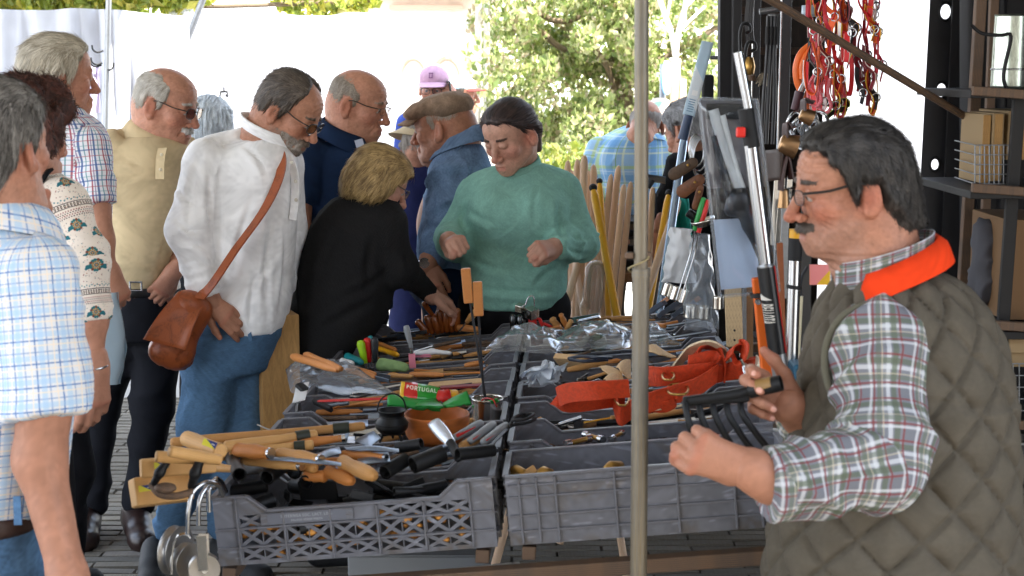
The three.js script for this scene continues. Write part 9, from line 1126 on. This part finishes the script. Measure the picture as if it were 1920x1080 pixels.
{ // shelves at the far right
  const D = 3.9, t = T('shelf_unit', 'dark steel shelf rack at the right edge with a bucket, boxes and wire baskets', 'shelf', at(1900, 420, D).setY(0)), sm = MT.iron, dk = std(0x1b1a1a, 0.6, { metalness: 0.3 });
  W(t, 'rear_post', beam(at(1780, 900, D + 0.3).setY(0), at(1842, -60, D + 0.3), 0.03, 0.03), sm); W(t, 'front_post', beam(at(1862, 700, D - 0.1).setY(0), at(1912, 168, D - 0.1), 0.032, 0.02), dk); W(t, 'rear_post', beam(at(1830, 900, D + 0.5).setY(0), at(1866, -60, D + 0.5), 0.025, 0.025), sm);
  const shelf = (y, d) => { const a = at(1822, y, D), b = at(1990, y + 10, D); W(t, 'shelf_board', box(b.x - a.x + 0.1, 0.02, 0.5, (a.x + b.x) / 2, (a.y + b.y) / 2, -D - 0.1, 0.002), dk); W(t, 'shelf_edge', beam(at(1822, y, D - 0.15), at(1990, y + 12, D - 0.15), 0.024, 0.02), sm); };
  shelf(170); shelf(352); shelf(606); shelf(790);
  W(t, 'back_board', sheet((u, v) => { const a = at(lerp(1790, 2700, u), 0, 4.7); return V3(a.x, lerp(0.3, 2.7, v), -4.72); }, 4, 4, 0.02), std(0x17171a, 0.8));
  { const c = at(1895, 100, D), r = 34 * mpp(100, D), H = 134 * mpp(100, D); G1('metal_bucket', 'shiny galvanised bucket on the top shelf at the right edge', 'bucket', [['bucket', lathe([[0.001, -H / 2], [r * 0.95, -H / 2], [r, -H / 2 + 0.01], [r * 0.93, H / 2], [r * 0.96, H / 2 + 0.006], [r * 0.9, H / 2], [r * 0.9, -H / 2 + 0.02], [0.001, -H / 2 + 0.015]], 40).translate(c.x, c.y, c.z), new THREE.MeshStandardMaterial({ color: 0xffffff, metalness: 0.9, roughness: 0.28, map: mottle('#b9c2b6', 0.1, [0.1, 0.1]) })], ['hoop', new THREE.TorusGeometry(r * 1.0, 0.003, 6, 40).rotateX(Math.PI / 2).translate(c.x, c.y - H * 0.22, c.z), MT.steel], ['wire_stay', tube([at(1822, 48, D - 0.1), at(1840, 62, D - 0.1), at(1880, 66, D - 0.12), at(1894, 64, D - 0.12), at(1882, 150, D - 0.12), at(1900, 186, D - 0.12)], 0.005, 40, 6), MT.blackIron]]); }
  const shadedCard = std(0x97805e, 0.85); const bx = (x0, y0, x1, y1, d, dep, l, m = shadedCard) => { const a = at(x0, y1, d), b = at(x1, y0, d); G1('cardboard_box', l, 'box', [['carton', box(b.x - a.x, b.y - a.y, dep, (a.x + b.x) / 2, (a.y + b.y) / 2, -d - dep / 2, 0.002), m], ['tape', box(0.02, b.y - a.y - 0.006, 0.002, (a.x + b.x) / 2, (a.y + b.y) / 2, -d + 0.0015, 0.0005), MT.card]], 'cardboard boxes on the right shelves'); };  // cardboard colour darkened in place of shade on these shelves
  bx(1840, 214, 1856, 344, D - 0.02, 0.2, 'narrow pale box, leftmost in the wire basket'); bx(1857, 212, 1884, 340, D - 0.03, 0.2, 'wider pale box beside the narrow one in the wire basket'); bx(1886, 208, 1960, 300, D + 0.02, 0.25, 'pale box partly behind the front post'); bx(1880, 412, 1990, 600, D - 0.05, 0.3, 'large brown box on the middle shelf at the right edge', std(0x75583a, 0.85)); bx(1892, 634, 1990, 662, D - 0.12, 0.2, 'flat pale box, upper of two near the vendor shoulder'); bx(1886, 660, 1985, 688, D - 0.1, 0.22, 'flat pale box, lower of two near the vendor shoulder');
  const wire = (x0, y0, x1, y1, d, l) => { const g = []; for (let i = 0; i <= 8; i++) g.push(bar(at(lerp(x0, x1, i / 8), y0, d), at(lerp(x0, x1, i / 8), y1, d), 0.0018, undefined, 6)); for (let i = 0; i <= 4; i++) g.push(bar(at(x0, lerp(y0, y1, i / 4), d - 0.002), at(x1, lerp(y0, y1, i / 4), d - 0.002), 0.0018, undefined, 6)); const a = at(x0, y1, d), b = at(x0, y0, d); for (let i = 0; i <= 4; i++) { const p = a.clone().lerp(b, i / 4); g.push(bar(p, p.clone().add(V3(0.02, 0, -0.24)), 0.0018, undefined, 6)); } G1('wire_basket', l, 'basket', [['wires', merge(g), MT.galv]], 'wire baskets on the right shelves'); };
  wire(1828, 272, 1900, 345, D - 0.08, 'wire basket holding the pale boxes under the bucket'); wire(1888, 682, 1980, 770, D - 0.13, 'wire basket below the flat boxes near the vendor shoulder');
  G1('toolbox', 'dark grey box on the lowest shelf behind the vendor back', 'box', [['body', box(0.2, 0.12, 0.2, ...at(1935, 850, D).toArray(), 0.008), std(0x2a2c30, 0.5)], ['lid_edge', box(0.205, 0.01, 0.205, ...at(1935, 815, D).toArray(), 0.003), MT.galv]]);
  G1('cloth_bundle', 'grey rag bundle hanging behind the front shelf post', 'rag', [['rag', solid([cone(at(1846, 430, D + 0.1), at(1850, 540, D + 0.1), 0.03, 0.05, { k: 0.03 })], 0.01, { uv: true, disp: folds(0.012, { seed: 8, fu: 14, fv: 12 }) }), std(0x4a4a50, 0.9)]]);
  M('folded_card', 'small pink and yellow card behind the vendor chin', 'card', sheet((u, v) => at(lerp(1518, 1576, u), lerp(534, 496, v), 3.3), 2, 2, 0.003, 1, 1), std(0xffffff, 0.6, { map: canvasTex(64, 64, (g) => { g.fillStyle = '#e88a86'; g.fillRect(0, 0, 64, 64); g.fillStyle = '#e8b524'; g.beginPath(); g.moveTo(14, 64); g.lineTo(40, 20); g.lineTo(64, 20); g.lineTo(64, 64); g.fill(); }) }), at(1540, 534, 3.3));
  M('blue_box', 'dark blue plastic box below the cream handle near the vendor chest', 'box', box(0.07, 0.09, 0.08, ...at(1508, 712, 3.45).toArray(), 0.008), std(0x14506a, 0.5), at(1508, 740, 3.45));
}
{ // the fork the vendor holds
  const D = 2.5, p = (x, y, d = 0) => at(x, y, D + d), t = T('garden_fork', 'black iron fork head with five curved tines held in both hands by the vendor', 'fork', p(1340, 760));
  W(t, 'socket', pipe(p(1465, 718, -0.02), p(1405, 732, 0.0), 0.0145, 0.003), MT.blackIron); W(t, 'shank', tube([p(1410, 731), p(1385, 738), p(1350, 744), p(1290, 752)], 0.0095, 20, 10), MT.blackIron); W(t, 'gilt_label', bar(p(1420, 727, -0.005), p(1448, 721, -0.014), 0.0149, 0.0149, 18), std(0x8a6a3a, 0.5));
  W(t, 'crossbar', beam(p(1280, 752), p(1405, 744), 0.017, 0.012, 0.004), MT.blackIron);
  [[1284, 0], [1310, 0.01], [1336, 0.012], [1362, 0.014], [1388, 0.016]].forEach(([x, d], i) => W(t, 'tine', tube([p(x, 752, d), p(x + 4, 776, d - 0.015), p(x + 12 + i * 3, 805, d - 0.02), p(x + 26 + i * 6, 838, d - 0.005), p(x + 44 + i * 8, 862, d + 0.02)], 0.0062, 20, 8), MT.blackIron));
}
manWhiteShirt(); manKhaki(); manPlaidRed(); womanFloral(); manCheck(); manNavy(); womanBlack(); womanHat(); manFlatCap(); manPinkCap(); womanGreen(); manPlaidBlue(); personDark(); womanSilver(); manFarCap(); vendor();
scene.traverse((o) => { if (o.isMesh) { o.castShadow = o.receiveShadow = true; } });
renderer.render(scene, camera);
